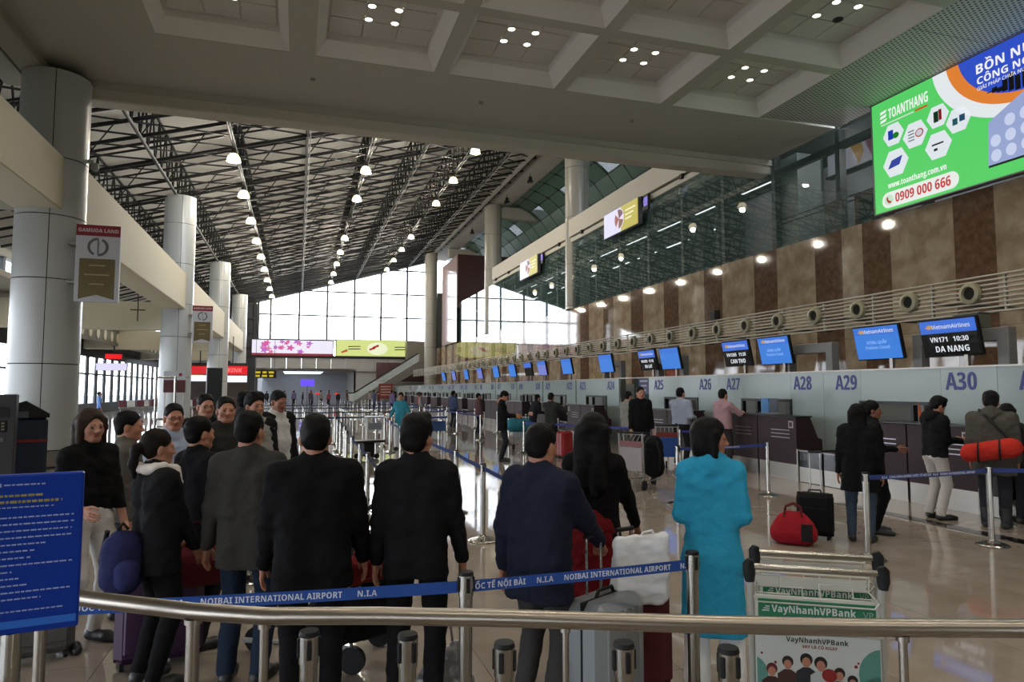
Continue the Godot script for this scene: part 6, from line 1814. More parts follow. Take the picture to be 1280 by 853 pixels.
# ------------------------------------------------------------------ people: fields of tapered capsules meshed with surface nets
class Field:
	var cap := []         # [op, ax,ay,az, bx,by,bz, ra, rb, k, tag]   op 0 joins, 1 cuts, 2 ellipsoid joins, 3 ellipsoid cuts
	var cell := 0.015
	var hem := -100.0     # everything below is cut off flat
	var lid := 100.0      # everything above is cut off flat
	var wrinkle := 0.0
	var seed_ := 1
	var verts := PackedVector3Array()
	var norms := PackedVector3Array()
	var idx := PackedInt32Array()
	var tags := PackedByteArray()

	func add(a: Vector3, b: Vector3, ra: float, rb: float, k := 0.03, tag := 0) -> void:
		cap.append([0, a.x, a.y, a.z, b.x, b.y, b.z, ra, rb, k, tag])
	func cut(a: Vector3, b: Vector3, ra: float, rb: float, k := 0.01) -> void:
		cap.append([1, a.x, a.y, a.z, b.x, b.y, b.z, ra, rb, k, 0])
	func ell(c: Vector3, r: Vector3, k := 0.02, tag := 0) -> void:
		cap.append([2, c.x, c.y, c.z, r.x, r.y, r.z, 0.0, 0.0, k, tag])
	func ellcut(c: Vector3, r: Vector3, k := 0.01) -> void:
		cap.append([3, c.x, c.y, c.z, r.x, r.y, r.z, 0.0, 0.0, k, 0])

	func run() -> void:
		var lo := Vector3(1e9, 1e9, 1e9)
		var hi := -lo
		for c in cap:
			if c[0] == 0:
				var r: float = maxf(c[7], c[8])
				lo = lo.min(Vector3(minf(c[1], c[4]), minf(c[2], c[5]), minf(c[3], c[6])) - Vector3.ONE * r)
				hi = hi.max(Vector3(maxf(c[1], c[4]), maxf(c[2], c[5]), maxf(c[3], c[6])) + Vector3.ONE * r)
			elif c[0] == 2:
				lo = lo.min(Vector3(c[1] - c[4], c[2] - c[5], c[3] - c[6]))
				hi = hi.max(Vector3(c[1] + c[4], c[2] + c[5], c[3] + c[6]))
		lo.y = maxf(lo.y, hem - 0.02)
		hi.y = minf(hi.y, lid + 0.02)
		lo -= Vector3.ONE * cell * 2.5
		hi += Vector3.ONE * cell * 2.5
		var nx := int(ceil((hi.x - lo.x) / cell)) + 1
		var ny := int(ceil((hi.y - lo.y) / cell)) + 1
		var nz := int(ceil((hi.z - lo.z) / cell)) + 1
		var total := nx * ny * nz
		var F := PackedFloat32Array()
		F.resize(total)
		F.fill(1.0)
		var T := PackedByteArray()
		T.resize(total)
		var sxy := nx * ny
		for c in cap:
			var op: int = c[0]
			var k: float = c[9]
			var tag: int = c[10]
			var ax: float = c[1]
			var ay: float = c[2]
			var az: float = c[3]
			var bx: float = c[4]
			var by: float = c[5]
			var bz: float = c[6]
			var pad := k + cell * 2.0
			var l0: Vector3
			var h0: Vector3
			var ra: float = c[7]
			var dr: float = c[8] - ra
			if op < 2:
				var r := maxf(c[7], c[8]) + pad
				l0 = Vector3(minf(ax, bx) - r, minf(ay, by) - r, minf(az, bz) - r)
				h0 = Vector3(maxf(ax, bx) + r, maxf(ay, by) + r, maxf(az, bz) + r)
			else:
				l0 = Vector3(ax - bx - pad, ay - by - pad, az - bz - pad)
				h0 = Vector3(ax + bx + pad, ay + by + pad, az + bz + pad)
			var x0 := maxi(0, int(floor((l0.x - lo.x) / cell)))
			var x1 := mini(nx - 1, int(ceil((h0.x - lo.x) / cell)))
			var y0 := maxi(0, int(floor((l0.y - lo.y) / cell)))
			var y1 := mini(ny - 1, int(ceil((h0.y - lo.y) / cell)))
			var z0 := maxi(0, int(floor((l0.z - lo.z) / cell)))
			var z1 := mini(nz - 1, int(ceil((h0.z - lo.z) / cell)))
			var dx := bx - ax
			var dy := by - ay
			var dz := bz - az
			var inv := 1.0 / maxf(dx * dx + dy * dy + dz * dz, 1e-9)
			var q4 := 0.25 / k
			var minr := minf(bx, minf(by, bz))
			for iz in range(z0, z1 + 1):
				var pz := lo.z + iz * cell - az
				for iy in range(y0, y1 + 1):
					var py := lo.y + iy * cell - ay
					var row := iz * sxy + iy * nx
					var pyz := py * dy + pz * dz
					for ix in range(x0, x1 + 1):
						var px := lo.x + ix * cell - ax
						var d: float
						if op < 2:
							var t := clampf((px * dx + pyz) * inv, 0.0, 1.0)
							var ex := px - dx * t
							var ey := py - dy * t
							var ez := pz - dz * t
							d = sqrt(ex * ex + ey * ey + ez * ez) - ra - dr * t
						else:
							var ux := px / bx
							var uy := py / by
							var uz := pz / bz
							d = (sqrt(ux * ux + uy * uy + uz * uz) - 1.0) * minr * 1.15
						var i := row + ix
						var f := F[i]
						if op & 1:
							d = -d
							if d > f - k:
								var h := k - absf(f - d)
								F[i] = maxf(f, d) + (h * h * q4 if h > 0.0 else 0.0)
						elif d < f + k:
							var h2 := k - absf(f - d)
							F[i] = minf(f, d) - (h2 * h2 * q4 if h2 > 0.0 else 0.0)
							if d < f:
								T[i] = tag
		for iy in ny:
			var y := lo.y + iy * cell
			var cutd := maxf(hem - y, y - lid)
			if cutd > -cell * 2.0:
				for iz in nz:
					var row := iz * sxy + iy * nx
					for ix in nx:
						if F[row + ix] < cutd:
							F[row + ix] = cutd
		# surface nets
		var M := PackedInt32Array()
		M.resize(total)
		M.fill(-1)
		var lim := cell * 2.6
		var offs := [0, 1, nx, nx + 1, sxy, sxy + 1, sxy + nx, sxy + nx + 1]
		for iz in nz - 1:
			for iy in ny - 1:
				var row := iz * sxy + iy * nx
				for ix in nx - 1:
					var i := row + ix
					var f0 := F[i]
					if f0 > lim or f0 < -lim:
						continue
					var f1 := F[i + 1]
					var f2 := F[i + nx]
					var f3 := F[i + nx + 1]
					var f4 := F[i + sxy]
					var f5 := F[i + sxy + 1]
					var f6 := F[i + sxy + nx]
					var f7 := F[i + sxy + nx + 1]
					var neg := int(f0 < 0) + int(f1 < 0) + int(f2 < 0) + int(f3 < 0) + int(f4 < 0) + int(f5 < 0) + int(f6 < 0) + int(f7 < 0)
					if neg == 0 or neg == 8:
						continue
					var s := Vector3.ZERO
					var n := 0
					if (f0 < 0) != (f1 < 0):
						s += Vector3(f0 / (f0 - f1), 0, 0)
						n += 1
					if (f2 < 0) != (f3 < 0):
						s += Vector3(f2 / (f2 - f3), 1, 0)
						n += 1
					if (f4 < 0) != (f5 < 0):
						s += Vector3(f4 / (f4 - f5), 0, 1)
						n += 1
					if (f6 < 0) != (f7 < 0):
						s += Vector3(f6 / (f6 - f7), 1, 1)
						n += 1
					if (f0 < 0) != (f2 < 0):
						s += Vector3(0, f0 / (f0 - f2), 0)
						n += 1
					if (f1 < 0) != (f3 < 0):
						s += Vector3(1, f1 / (f1 - f3), 0)
						n += 1
					if (f4 < 0) != (f6 < 0):
						s += Vector3(0, f4 / (f4 - f6), 1)
						n += 1
					if (f5 < 0) != (f7 < 0):
						s += Vector3(1, f5 / (f5 - f7), 1)
						n += 1
					if (f0 < 0) != (f4 < 0):
						s += Vector3(0, 0, f0 / (f0 - f4))
						n += 1
					if (f1 < 0) != (f5 < 0):
						s += Vector3(1, 0, f1 / (f1 - f5))
						n += 1
					if (f2 < 0) != (f6 < 0):
						s += Vector3(0, 1, f2 / (f2 - f6))
						n += 1
					if (f3 < 0) != (f7 < 0):
						s += Vector3(1, 1, f3 / (f3 - f7))
						n += 1
					M[i] = verts.size()
					verts.append(lo + (Vector3(ix, iy, iz) + s / n) * cell)
					norms.append(Vector3(f1 + f3 + f5 + f7 - f0 - f2 - f4 - f6, f2 + f3 + f6 + f7 - f0 - f1 - f4 - f5, f4 + f5 + f6 + f7 - f0 - f1 - f2 - f3).normalized())
					var bi := i
					if f0 >= 0:
						for o in offs:
							if F[i + o] < 0:
								bi = i + o
								break
					tags.append(T[bi])
		for iz in range(1, nz - 1):
			for iy in range(1, ny - 1):
				var row := iz * sxy + iy * nx
				for ix in range(1, nx - 1):
					var i := row + ix
					var f0 := F[i]
					if f0 > lim or f0 < -lim:
						continue
					var ins := f0 < 0
					if ins != (F[i + 1] < 0):
						_quad(M[i], M[i - nx], M[i - nx - sxy], M[i - sxy], not ins)
					if ins != (F[i + nx] < 0):
						_quad(M[i], M[i - sxy], M[i - sxy - 1], M[i - 1], not ins)
					if ins != (F[i + sxy] < 0):
						_quad(M[i], M[i - 1], M[i - 1 - nx], M[i - nx], not ins)
		if wrinkle > 0.0:
			var fn := FastNoiseLite.new()
			fn.seed = seed_
			fn.frequency = 1.0
			fn.fractal_octaves = 2
			for j in verts.size():
				var p := verts[j]
				var w := fn.get_noise_3d(p.x * 9.0 + p.y * 3.0, p.y * 13.0 - p.x * 2.0, p.z * 9.0)
				verts[j] = p + norms[j] * w * wrinkle
			_renormal()

	func _quad(a: int, b: int, c: int, d: int, flip: bool) -> void:
		if a < 0 or b < 0 or c < 0 or d < 0:
			return
		if flip:
			idx.append_array([a, b, c, a, c, d])
		else:
			idx.append_array([a, c, b, a, d, c])

	func _renormal() -> void:
		var nn := PackedVector3Array()
		nn.resize(verts.size())
		for t in range(0, idx.size(), 3):
			var a := idx[t]
			var b := idx[t + 1]
			var c := idx[t + 2]
			var q := (verts[c] - verts[a]).cross(verts[b] - verts[a])
			nn[a] += q
			nn[b] += q
			nn[c] += q
		for j in nn.size():
			norms[j] = nn[j].normalized()

	func mesh() -> ArrayMesh:
		var arr := []
		arr.resize(Mesh.ARRAY_MAX)
		arr[Mesh.ARRAY_VERTEX] = verts
		arr[Mesh.ARRAY_NORMAL] = norms
		arr[Mesh.ARRAY_INDEX] = idx
		var m := ArrayMesh.new()
		m.add_surface_from_arrays(Mesh.PRIMITIVE_TRIANGLES, arr)
		return m

var jobs: Array = []
var cast: Array = []
var lib := {}

func _job(i: int) -> void:
	(jobs[i] as Field).run()

func v2(x: float, y: float, z: float) -> Vector3:
	return Vector3(x, y, z)

# head: origin at the top of the neck, face towards -z
func head_field(cell: float, female: bool) -> Field:
	var f := Field.new()
	f.cell = cell
	f.add(v2(0, -0.09, 0.03), v2(0, 0.04, 0.022), 0.060 if not female else 0.05, 0.056 if not female else 0.047, 0.02)
	f.ell(v2(0, 0.118, 0.012), v2(0.077, 0.096, 0.096), 0.03)
	f.ell(v2(0, 0.052, -0.03), v2(0.058, 0.075, 0.064), 0.04)
	f.add(v2(-0.014, -0.012, -0.066), v2(0.014, -0.012, -0.066), 0.021, 0.021, 0.035)
	f.add(v2(-0.05, 0.005, -0.005), v2(-0.02, -0.012, -0.05), 0.022, 0.02, 0.035)
	f.add(v2(0.05, 0.005, -0.005), v2(0.02, -0.012, -0.05), 0.022, 0.02, 0.035)
	for s in [-1.0, 1.0]:
		f.ell(v2(s * 0.040, 0.050, -0.058), v2(0.026, 0.028, 0.026), 0.03)
		f.cut(v2(s * 0.032, 0.076, -0.108), v2(s * 0.032, 0.076, -0.108), 0.017, 0.017, 0.018)
		f.ell(v2(s * 0.079, 0.066, 0.012), v2(0.013, 0.032, 0.019), 0.012)
	f.add(v2(-0.036, 0.097, -0.080), v2(0.036, 0.097, -0.080), 0.012, 0.012, 0.02)
	f.add(v2(0, 0.085, -0.092), v2(0, 0.047, -0.110), 0.008, 0.012, 0.016)
	for s in [-1.0, 1.0]:
		f.ell(v2(s * 0.012, 0.043, -0.099), v2(0.010, 0.009, 0.012), 0.008)
		f.add(v2(s * 0.032, 0.075, -0.078), v2(s * 0.032, 0.075, -0.0781), 0.0125, 0.0125, 0.004, 1)
		f.add(v2(s * 0.032, 0.0755, -0.0885), v2(s * 0.032, 0.0755, -0.0880), 0.0065, 0.0065, 0.002, 2)
		f.add(v2(s * 0.016, 0.098, -0.0945), v2(s * 0.046, 0.098, -0.078), 0.0045, 0.004, 0.004, 2)
	f.add(v2(-0.017, 0.018, -0.088), v2(0.017, 0.018, -0.088), 0.0065, 0.0065, 0.006, 3)
	f.add(v2(-0.014, 0.009, -0.086), v2(0.014, 0.009, -0.086), 0.007, 0.007, 0.006, 3)
	return f

func hair_field(kind: String, cell: float) -> Field:
	var f := Field.new()
	f.cell = cell
	f.wrinkle = 0.006
	f.seed_ = 77
	if kind == "short" or kind == "bald":
		f.ell(v2(0, 0.126, 0.014), v2(0.085, 0.099, 0.105), 0.02)
		f.ell(v2(0, 0.068, 0.050), v2(0.069, 0.072, 0.056), 0.03)
		f.ellcut(v2(0, 0.062, -0.092), v2(0.082, 0.092, 0.088), 0.012)
		for s in [-1.0, 1.0]:
			f.ellcut(v2(s * 0.088, 0.045, -0.01), v2(0.03, 0.055, 0.05), 0.01)
		f.hem = 0.012
	elif kind == "full":
		f.ell(v2(0, 0.135, 0.014), v2(0.094, 0.102, 0.110), 0.02)
		f.ell(v2(0, 0.070, 0.050), v2(0.080, 0.085, 0.066), 0.03)
		f.add(v2(-0.05, 0.195, -0.025), v2(0.04, 0.20, -0.035), 0.032, 0.03, 0.03)
		f.ellcut(v2(0, 0.050, -0.100), v2(0.080, 0.098, 0.090), 0.012)
		for s in [-1.0, 1.0]:
			f.ellcut(v2(s * 0.09, 0.042, -0.005), v2(0.026, 0.05, 0.045), 0.01)
		f.hem = 0.0
	elif kind == "bob":
		f.ell(v2(0, 0.130, 0.016), v2(0.100, 0.102, 0.112), 0.02)
		f.ell(v2(0, 0.050, 0.045), v2(0.108, 0.120, 0.085), 0.04)
		for s in [-1.0, 1.0]:
			f.add(v2(s * 0.080, 0.11, -0.025), v2(s * 0.085, -0.03, -0.025), 0.032, 0.026, 0.03)
		f.ellcut(v2(0, 0.045, -0.115), v2(0.068, 0.105, 0.090), 0.012)
		f.hem = -0.055
	elif kind == "long":
		f.ell(v2(0, 0.130, 0.016), v2(0.096, 0.102, 0.110), 0.02)
		for q in [-0.075, -0.03, 0.03, 0.075]:
			f.add(v2(q, 0.10, 0.05), v2(q * 1.25, -0.30 - 0.03 * sin(q * 60.0), 0.095), 0.052, 0.032, 0.04)
		for s in [-1.0, 1.0]:
			f.add(v2(s * 0.080, 0.11, -0.02), v2(s * 0.105, -0.16, 0.03), 0.032, 0.03, 0.03)
		f.ellcut(v2(0, 0.045, -0.115), v2(0.070, 0.110, 0.092), 0.012)
	elif kind == "shoulder":
		f.ell(v2(0, 0.130, 0.016), v2(0.096, 0.102, 0.110), 0.02)
		for q in [-0.06, 0.0, 0.06]:
			f.add(v2(q, 0.10, 0.05), v2(q * 1.3, -0.10, 0.06), 0.055, 0.035, 0.04)
		for s in [-1.0, 1.0]:
			f.add(v2(s * 0.082, 0.12, -0.02), v2(s * 0.088, -0.10, -0.01), 0.032, 0.024, 0.03)
		f.ellcut(v2(0, 0.045, -0.115), v2(0.068, 0.112, 0.092), 0.012)
	elif kind == "ponytail":
		f.ell(v2(0, 0.130, 0.018), v2(0.086, 0.098, 0.102), 0.02)
		f.ell(v2(0, 0.075, 0.05), v2(0.070, 0.07, 0.058), 0.03)
		f.add(v2(0, 0.10, 0.10), v2(0, 0.085, 0.145), 0.024, 0.034, 0.02)
		f.add(v2(0, 0.085, 0.145), v2(0.01, -0.02, 0.165), 0.036, 0.030, 0.02)
		f.add(v2(0.01, -0.02, 0.165), v2(0.0, -0.11, 0.15), 0.030, 0.014, 0.02)
		f.ellcut(v2(0, 0.050, -0.098), v2(0.080, 0.098, 0.090), 0.012)
	elif kind == "bun":
		f.ell(v2(0, 0.130, 0.018), v2(0.088, 0.100, 0.104), 0.02)
		f.ell(v2(0, 0.075, 0.05), v2(0.072, 0.07, 0.058), 0.03)
		f.ell(v2(0, 0.15, 0.115), v2(0.045, 0.045, 0.04), 0.02)
		f.ellcut(v2(0, 0.050, -0.100), v2(0.080, 0.098, 0.090), 0.012)
	return f

# right hand hanging: wrist at the origin, fingers down -y, palm towards -x, thumb forward -z
func hand_field(grip: bool) -> Field:
	var f := Field.new()
	f.cell = 0.0042
	f.add(v2(0, 0.03, 0), v2(0, -0.02, 0), 0.026, 0.024, 0.012)
	f.add(v2(0, -0.02, -0.016), v2(0, -0.082, -0.026), 0.017, 0.014, 0.012)
	f.add(v2(0, -0.02, 0.0), v2(0, -0.086, -0.004), 0.018, 0.014, 0.012)
	f.add(v2(0, -0.02, 0.014), v2(0, -0.080, 0.024), 0.016, 0.013, 0.012)
	var zs := [-0.031, -0.0105, 0.010, 0.030]
	var ln := [0.072, 0.080, 0.075, 0.058]
	for q in 4:
		var p := v2(0, -0.086 + (0.006 if q == 3 else 0.0), zs[q])
		var ang := 0.15 if not grip else 0.9
		var step := 0.28 if not grip else 1.0
		var r := 0.0088
		for j in 3:
			var l: float = ln[q] * [0.44, 0.32, 0.24][j]
			var e := p + v2(-sin(ang) * l, -cos(ang) * l, 0)
			f.add(p, e, r, r - 0.0007, 0.004)
			p = e
			r -= 0.0007
			ang += step
	var t0 := v2(-0.006, -0.025, -0.022)
	var t1 := v2(-0.022, -0.058, -0.048) if not grip else v2(-0.034, -0.060, -0.036)
	var t2 := v2(-0.030, -0.085, -0.052) if not grip else v2(-0.055, -0.076, -0.022)
	var t3 := v2(-0.034, -0.105, -0.050) if not grip else v2(-0.066, -0.084, -0.004)
	f.add(t0, t1, 0.015, 0.0115, 0.010)
	f.add(t1, t2, 0.0105, 0.0095, 0.004)
	f.add(t2, t3, 0.0095, 0.008, 0.004)
	return f

func shoe_field(kind: String) -> Field:
	var f := Field.new()
	f.cell = 0.011
	f.add(v2(0, 0.035, 0.055), v2(0, 0.035, -0.10), 0.038, 0.042, 0.02)
	f.add(v2(0, 0.032, -0.10), v2(0.006, 0.028, -0.165), 0.042, 0.034, 0.02)
	if kind == "boot":
		f.add(v2(0, 0.05, 0.04), v2(0, 0.24, 0.035), 0.045, 0.052, 0.03)
		f.lid = 0.25
	else:
		f.add(v2(0, 0.06, 0.045), v2(0, 0.085, 0.03), 0.040, 0.040, 0.03)
		f.lid = 0.10
	f.hem = 0.001
	return f

func two_bone(a: Vector3, c: Vector3, l1: float, l2: float, pole: Vector3) -> Array:
	var d := c - a
	var dist := clampf(d.length(), 0.05, (l1 + l2) * 0.998)
	var dir := d.normalized()
	c = a + dir * dist
	var x := (l1 * l1 - l2 * l2 + dist * dist) / (2.0 * dist)
	var h := sqrt(maxf(l1 * l1 - x * x, 0.0))
	var p := (pole - dir * pole.dot(dir)).normalized()
	return [a + dir * x + p * h, c]

# Everything about one person; lengths are for a 1.70 m figure and scaled by s.
func person(label: String, x: float, z: float, turn: float, h: float, o := {}) -> Dictionary:
	var P := {"label": label, "x": x, "z": z, "turn": turn, "s": h / 1.70, "cell": 0.016, "bulk": 1.0, "female": false, "top": Color(0.02, 0.02, 0.022), "bottom": Color(0.02, 0.02, 0.025), "hair": "short",
		"hair_col": Color(0.012, 0.011, 0.011), "skin": Color(0.66, 0.46, 0.36), "hem": 0.80, "shoes": Color(0.015, 0.015, 0.016), "shoe": "shoe", "head_yaw": 0.0, "head_pitch": 0.0, "lean": 0.0, "collar": true,
		"wl": Vector3(-0.245, 0.84, -0.06), "wr": Vector3(0.245, 0.84, -0.06), "gl": false, "gr": false, "pl": Vector3(-0.14, 0, 1), "pr": Vector3(0.14, 0, 1), "skirt": "", "short_sleeve": false, "sit": false, "step": 0.0, "extra": "", "sh": 0.0, "group": ""}
	P.merge(o, true)
	var s: float = P.s
	var c: float = P.cell / s
	var fem: bool = P.female
	var bk: float = P.bulk
	var lean: float = P.lean
	var sw := (0.152 if fem else 0.178) * lerpf(1.0, bk, 0.6)
	var up := func(y: float) -> Vector3:      # spine point, leaning forward from the hips
		var q := y - 0.93
		return Vector3(0, 0.93 + q * cos(lean), -q * sin(lean)) if q > 0 else Vector3(0, y, 0)
	var sh := [up.call(1.37) + Vector3(-sw, 0, 0.01), up.call(1.37) + Vector3(sw, 0, 0.01)]
	var drop: float = 0.42 if P.sit else 0.0
	var arms := []
	for q in 2:
		var r := two_bone(sh[q], P.wl if q == 0 else P.wr, 0.285, 0.255, P.pl if q == 0 else P.pr)
		arms.append([sh[q], r[0], r[1]])
	var legs := []
	for q in 2:
		var sg := -1.0 if q == 0 else 1.0
		var hip := Vector3(sg * 0.092, 0.90, 0.0)
		var ank := Vector3(sg * 0.105, 0.085, 0.03 + sg * P.step)
		var knee: Vector3 = two_bone(hip, ank, 0.42, 0.42, Vector3(sg * 0.1, 0, -1))[0]
		if P.sit:
			hip = Vector3(sg * 0.10, 0.90, 0)
			knee = Vector3(sg * 0.13, 0.90, -0.42)
			ank = Vector3(sg * 0.13, 0.50, -0.42)
		legs.append([hip, knee, ank])
	# skin body, slimmer than the clothes
	var b := Field.new()
	b.cell = maxf(c * 1.35, 0.02)
	for sg in [-1.0, 1.0]:
		b.add(up.call(1.30) + Vector3(sg * 0.07, 0, 0), Vector3(sg * 0.06, 0.98, 0), 0.085, 0.085, 0.04)
	b.add(sh[0] * 0.8 + up.call(1.385) * 0.2, sh[1] * 0.8 + up.call(1.385) * 0.2, 0.05, 0.05, 0.04)
	b.add(up.call(1.36) + Vector3(0, 0, 0.015), up.call(1.47) + Vector3(0, 0, 0.01), 0.06, 0.05, 0.04)
	for q in 2:
		b.add(arms[q][0], arms[q][1], 0.042, 0.036, 0.03)
		b.add(arms[q][1], arms[q][2], 0.038, 0.029, 0.02)
		b.add(legs[q][0], legs[q][1], 0.075, 0.052, 0.04)
		b.add(legs[q][1], legs[q][2], 0.05, 0.036, 0.02)
	P.body = b
	jobs.append(b)
	# top garment
	var t := Field.new()
	t.cell = c
	t.wrinkle = 0.010
	t.seed_ = int(absf(x * 31.0 + z * 17.0)) + 3
	var hem: float = P.hem
	t.hem = hem
	var tw := 0.070 * bk
	for sg in [-1.0, 1.0]:
		t.add(up.call(1.29) + Vector3(sg * tw, 0, 0.005), up.call(1.10) + Vector3(sg * (tw - 0.008), 0, -0.005), (0.098 if fem else 0.112) * bk, (0.088 if fem else 0.112) * bk, 0.05)
		t.add(up.call(1.10) + Vector3(sg * (tw - 0.008), 0, -0.005), Vector3(sg * (tw + 0.012), minf(hem, 0.98) - 0.04, 0.0), (0.088 if fem else 0.112) * bk, (0.108 if fem else 0.118) * bk, 0.05)
	for q in 2:
		t.add(up.call(1.425) + Vector3(0, 0, 0.018), sh[q] * 0.92 + up.call(1.37) * 0.08, 0.072, 0.060 * bk, 0.05)
	t.add(up.call(1.40) + Vector3(0, 0, 0.02), up.call(1.44) + Vector3(0, 0, 0.012), 0.085, 0.070, 0.04)
	if P.collar:
		for a in 7:
			var an := PI * (0.08 + 0.84 * a / 6.0)
			t.add(up.call(1.455) + Vector3(0.068 * cos(an), 0, 0.014 + 0.062 * sin(an)), up.call(1.495) + Vector3(0.062 * cos(an), 0, 0.006 + 0.058 * sin(an)), 0.015, 0.013, 0.012)
	for q in 2:
		var a: Array = arms[q]
		var k := lerpf(1.0, bk, 0.7) * (0.86 if fem else 1.0)
		t.add(a[0], a[1], 0.070 * k, 0.058 * k, 0.05)
		if not P.short_sleeve:
			t.add(a[1], a[2] + (a[1] - a[2]).normalized() * 0.012, 0.056 * k, 0.042 * k, 0.02)
	P.topf = t
	jobs.append(t)
	# lower garment
	var l := Field.new()
	l.cell = c
	l.wrinkle = 0.006
	l.seed_ = t.seed_ + 5
	if P.skirt == "long":
		for a in 10:
			var an := TAU * a / 10.0
			l.add(Vector3(0.06 * cos(an), 0.98, 0.05 * sin(an)), Vector3(0.20 * cos(an), 0.12, 0.18 * sin(an)), 0.09, 0.055, 0.05)
		l.hem = 0.14
		l.wrinkle = 0.014
	elif P.skirt == "panel":       # long tunic panel over trousers
		for sg in [-1.0, 1.0]:
			l.add(Vector3(sg * 0.075, 1.0, 0.0), Vector3(sg * 0.085, 0.80, 0.01), 0.088, 0.100, 0.05)
			l.add(Vector3(sg * 0.085, 0.80, 0.01), Vector3(sg * 0.105, 0.25, 0.02), 0.100, 0.10, 0.05)
		l.add(Vector3(0, 0.80, 0.01), Vector3(0, 0.25, 0.02), 0.12, 0.10, 0.05)
		l.hem = 0.36
	else:
		for sg in [-1.0, 1.0]:
			l.add(Vector3(sg * 0.055, 1.0, 0.0), Vector3(sg * 0.07, 0.88, 0.005), 0.10 * bk, 0.108 * bk, 0.04)
		for q in 2:
			var g: Array = legs[q]
			l.add(g[0], g[1], 0.094 * lerpf(1, bk, 0.6), 0.070, 0.03)
			l.add(g[1], g[2], 0.069, 0.058 if not fem else 0.05, 0.02)
		l.hem = 0.055 if not P.sit else -10.0
		l.lid = hem + 0.025
	P.lowf = l
	jobs.append(l)
	if P.skirt == "panel":
		var w := Field.new()
		w.cell = c
		for q in 2:
			var g: Array = legs[q]
			w.add(g[0], g[1], 0.085, 0.075, 0.03)
			w.add(g[1], g[2], 0.075, 0.085, 0.02)
		w.hem = 0.04
		w.lid = 0.8
		P.under = w
		jobs.append(w)
	P.arms = arms
	P.legs = legs
	P.neck = up.call(1.495)
	P.drop = drop
	cast.append(P)
	return P

func need(key: String, f: Field) -> void:
	if not lib.has(key):
		lib[key] = f
		jobs.append(f)

func skin_mesh(fields: Array, xfs: Array, skin: Color) -> ArrayMesh:
	var V := PackedVector3Array()
	var N := PackedVector3Array()
	var C := PackedColorArray()
	var I := PackedInt32Array()
	var sk := skin.srgb_to_linear()
	var cols := [sk, Color(0.13, 0.12, 0.11), Color(0.012, 0.010, 0.010), Color(sk.r * 0.75, sk.g * 0.42, sk.b * 0.42)]
	for k in fields.size():
		var f: Field = fields[k]
		var xf: Transform3D = xfs[k]
		var at := V.size()
		var mir := xf.basis.determinant() < 0
		var nb := xf.basis.inverse().transposed()
		for j in f.verts.size():
			V.append(xf * f.verts[j])
			N.append((nb * f.norms[j]).normalized())
			C.append(cols[f.tags[j]])
		for j in range(0, f.idx.size(), 3):
			if mir:
				I.append_array([at + f.idx[j], at + f.idx[j + 2], at + f.idx[j + 1]])
			else:
				I.append_array([at + f.idx[j], at + f.idx[j + 1], at + f.idx[j + 2]])
	var arr := []
	arr.resize(Mesh.ARRAY_MAX)
	arr[Mesh.ARRAY_VERTEX] = V
	arr[Mesh.ARRAY_NORMAL] = N
	arr[Mesh.ARRAY_COLOR] = C
	arr[Mesh.ARRAY_INDEX] = I
	var m := ArrayMesh.new()
	m.add_surface_from_arrays(Mesh.PRIMITIVE_TRIANGLES, arr)
	return m

func head_key(P: Dictionary) -> String:
	var far: bool = P.cell > 0.02
	return ("head_f" if P.female else "head_m") + ("_far" if far else "")

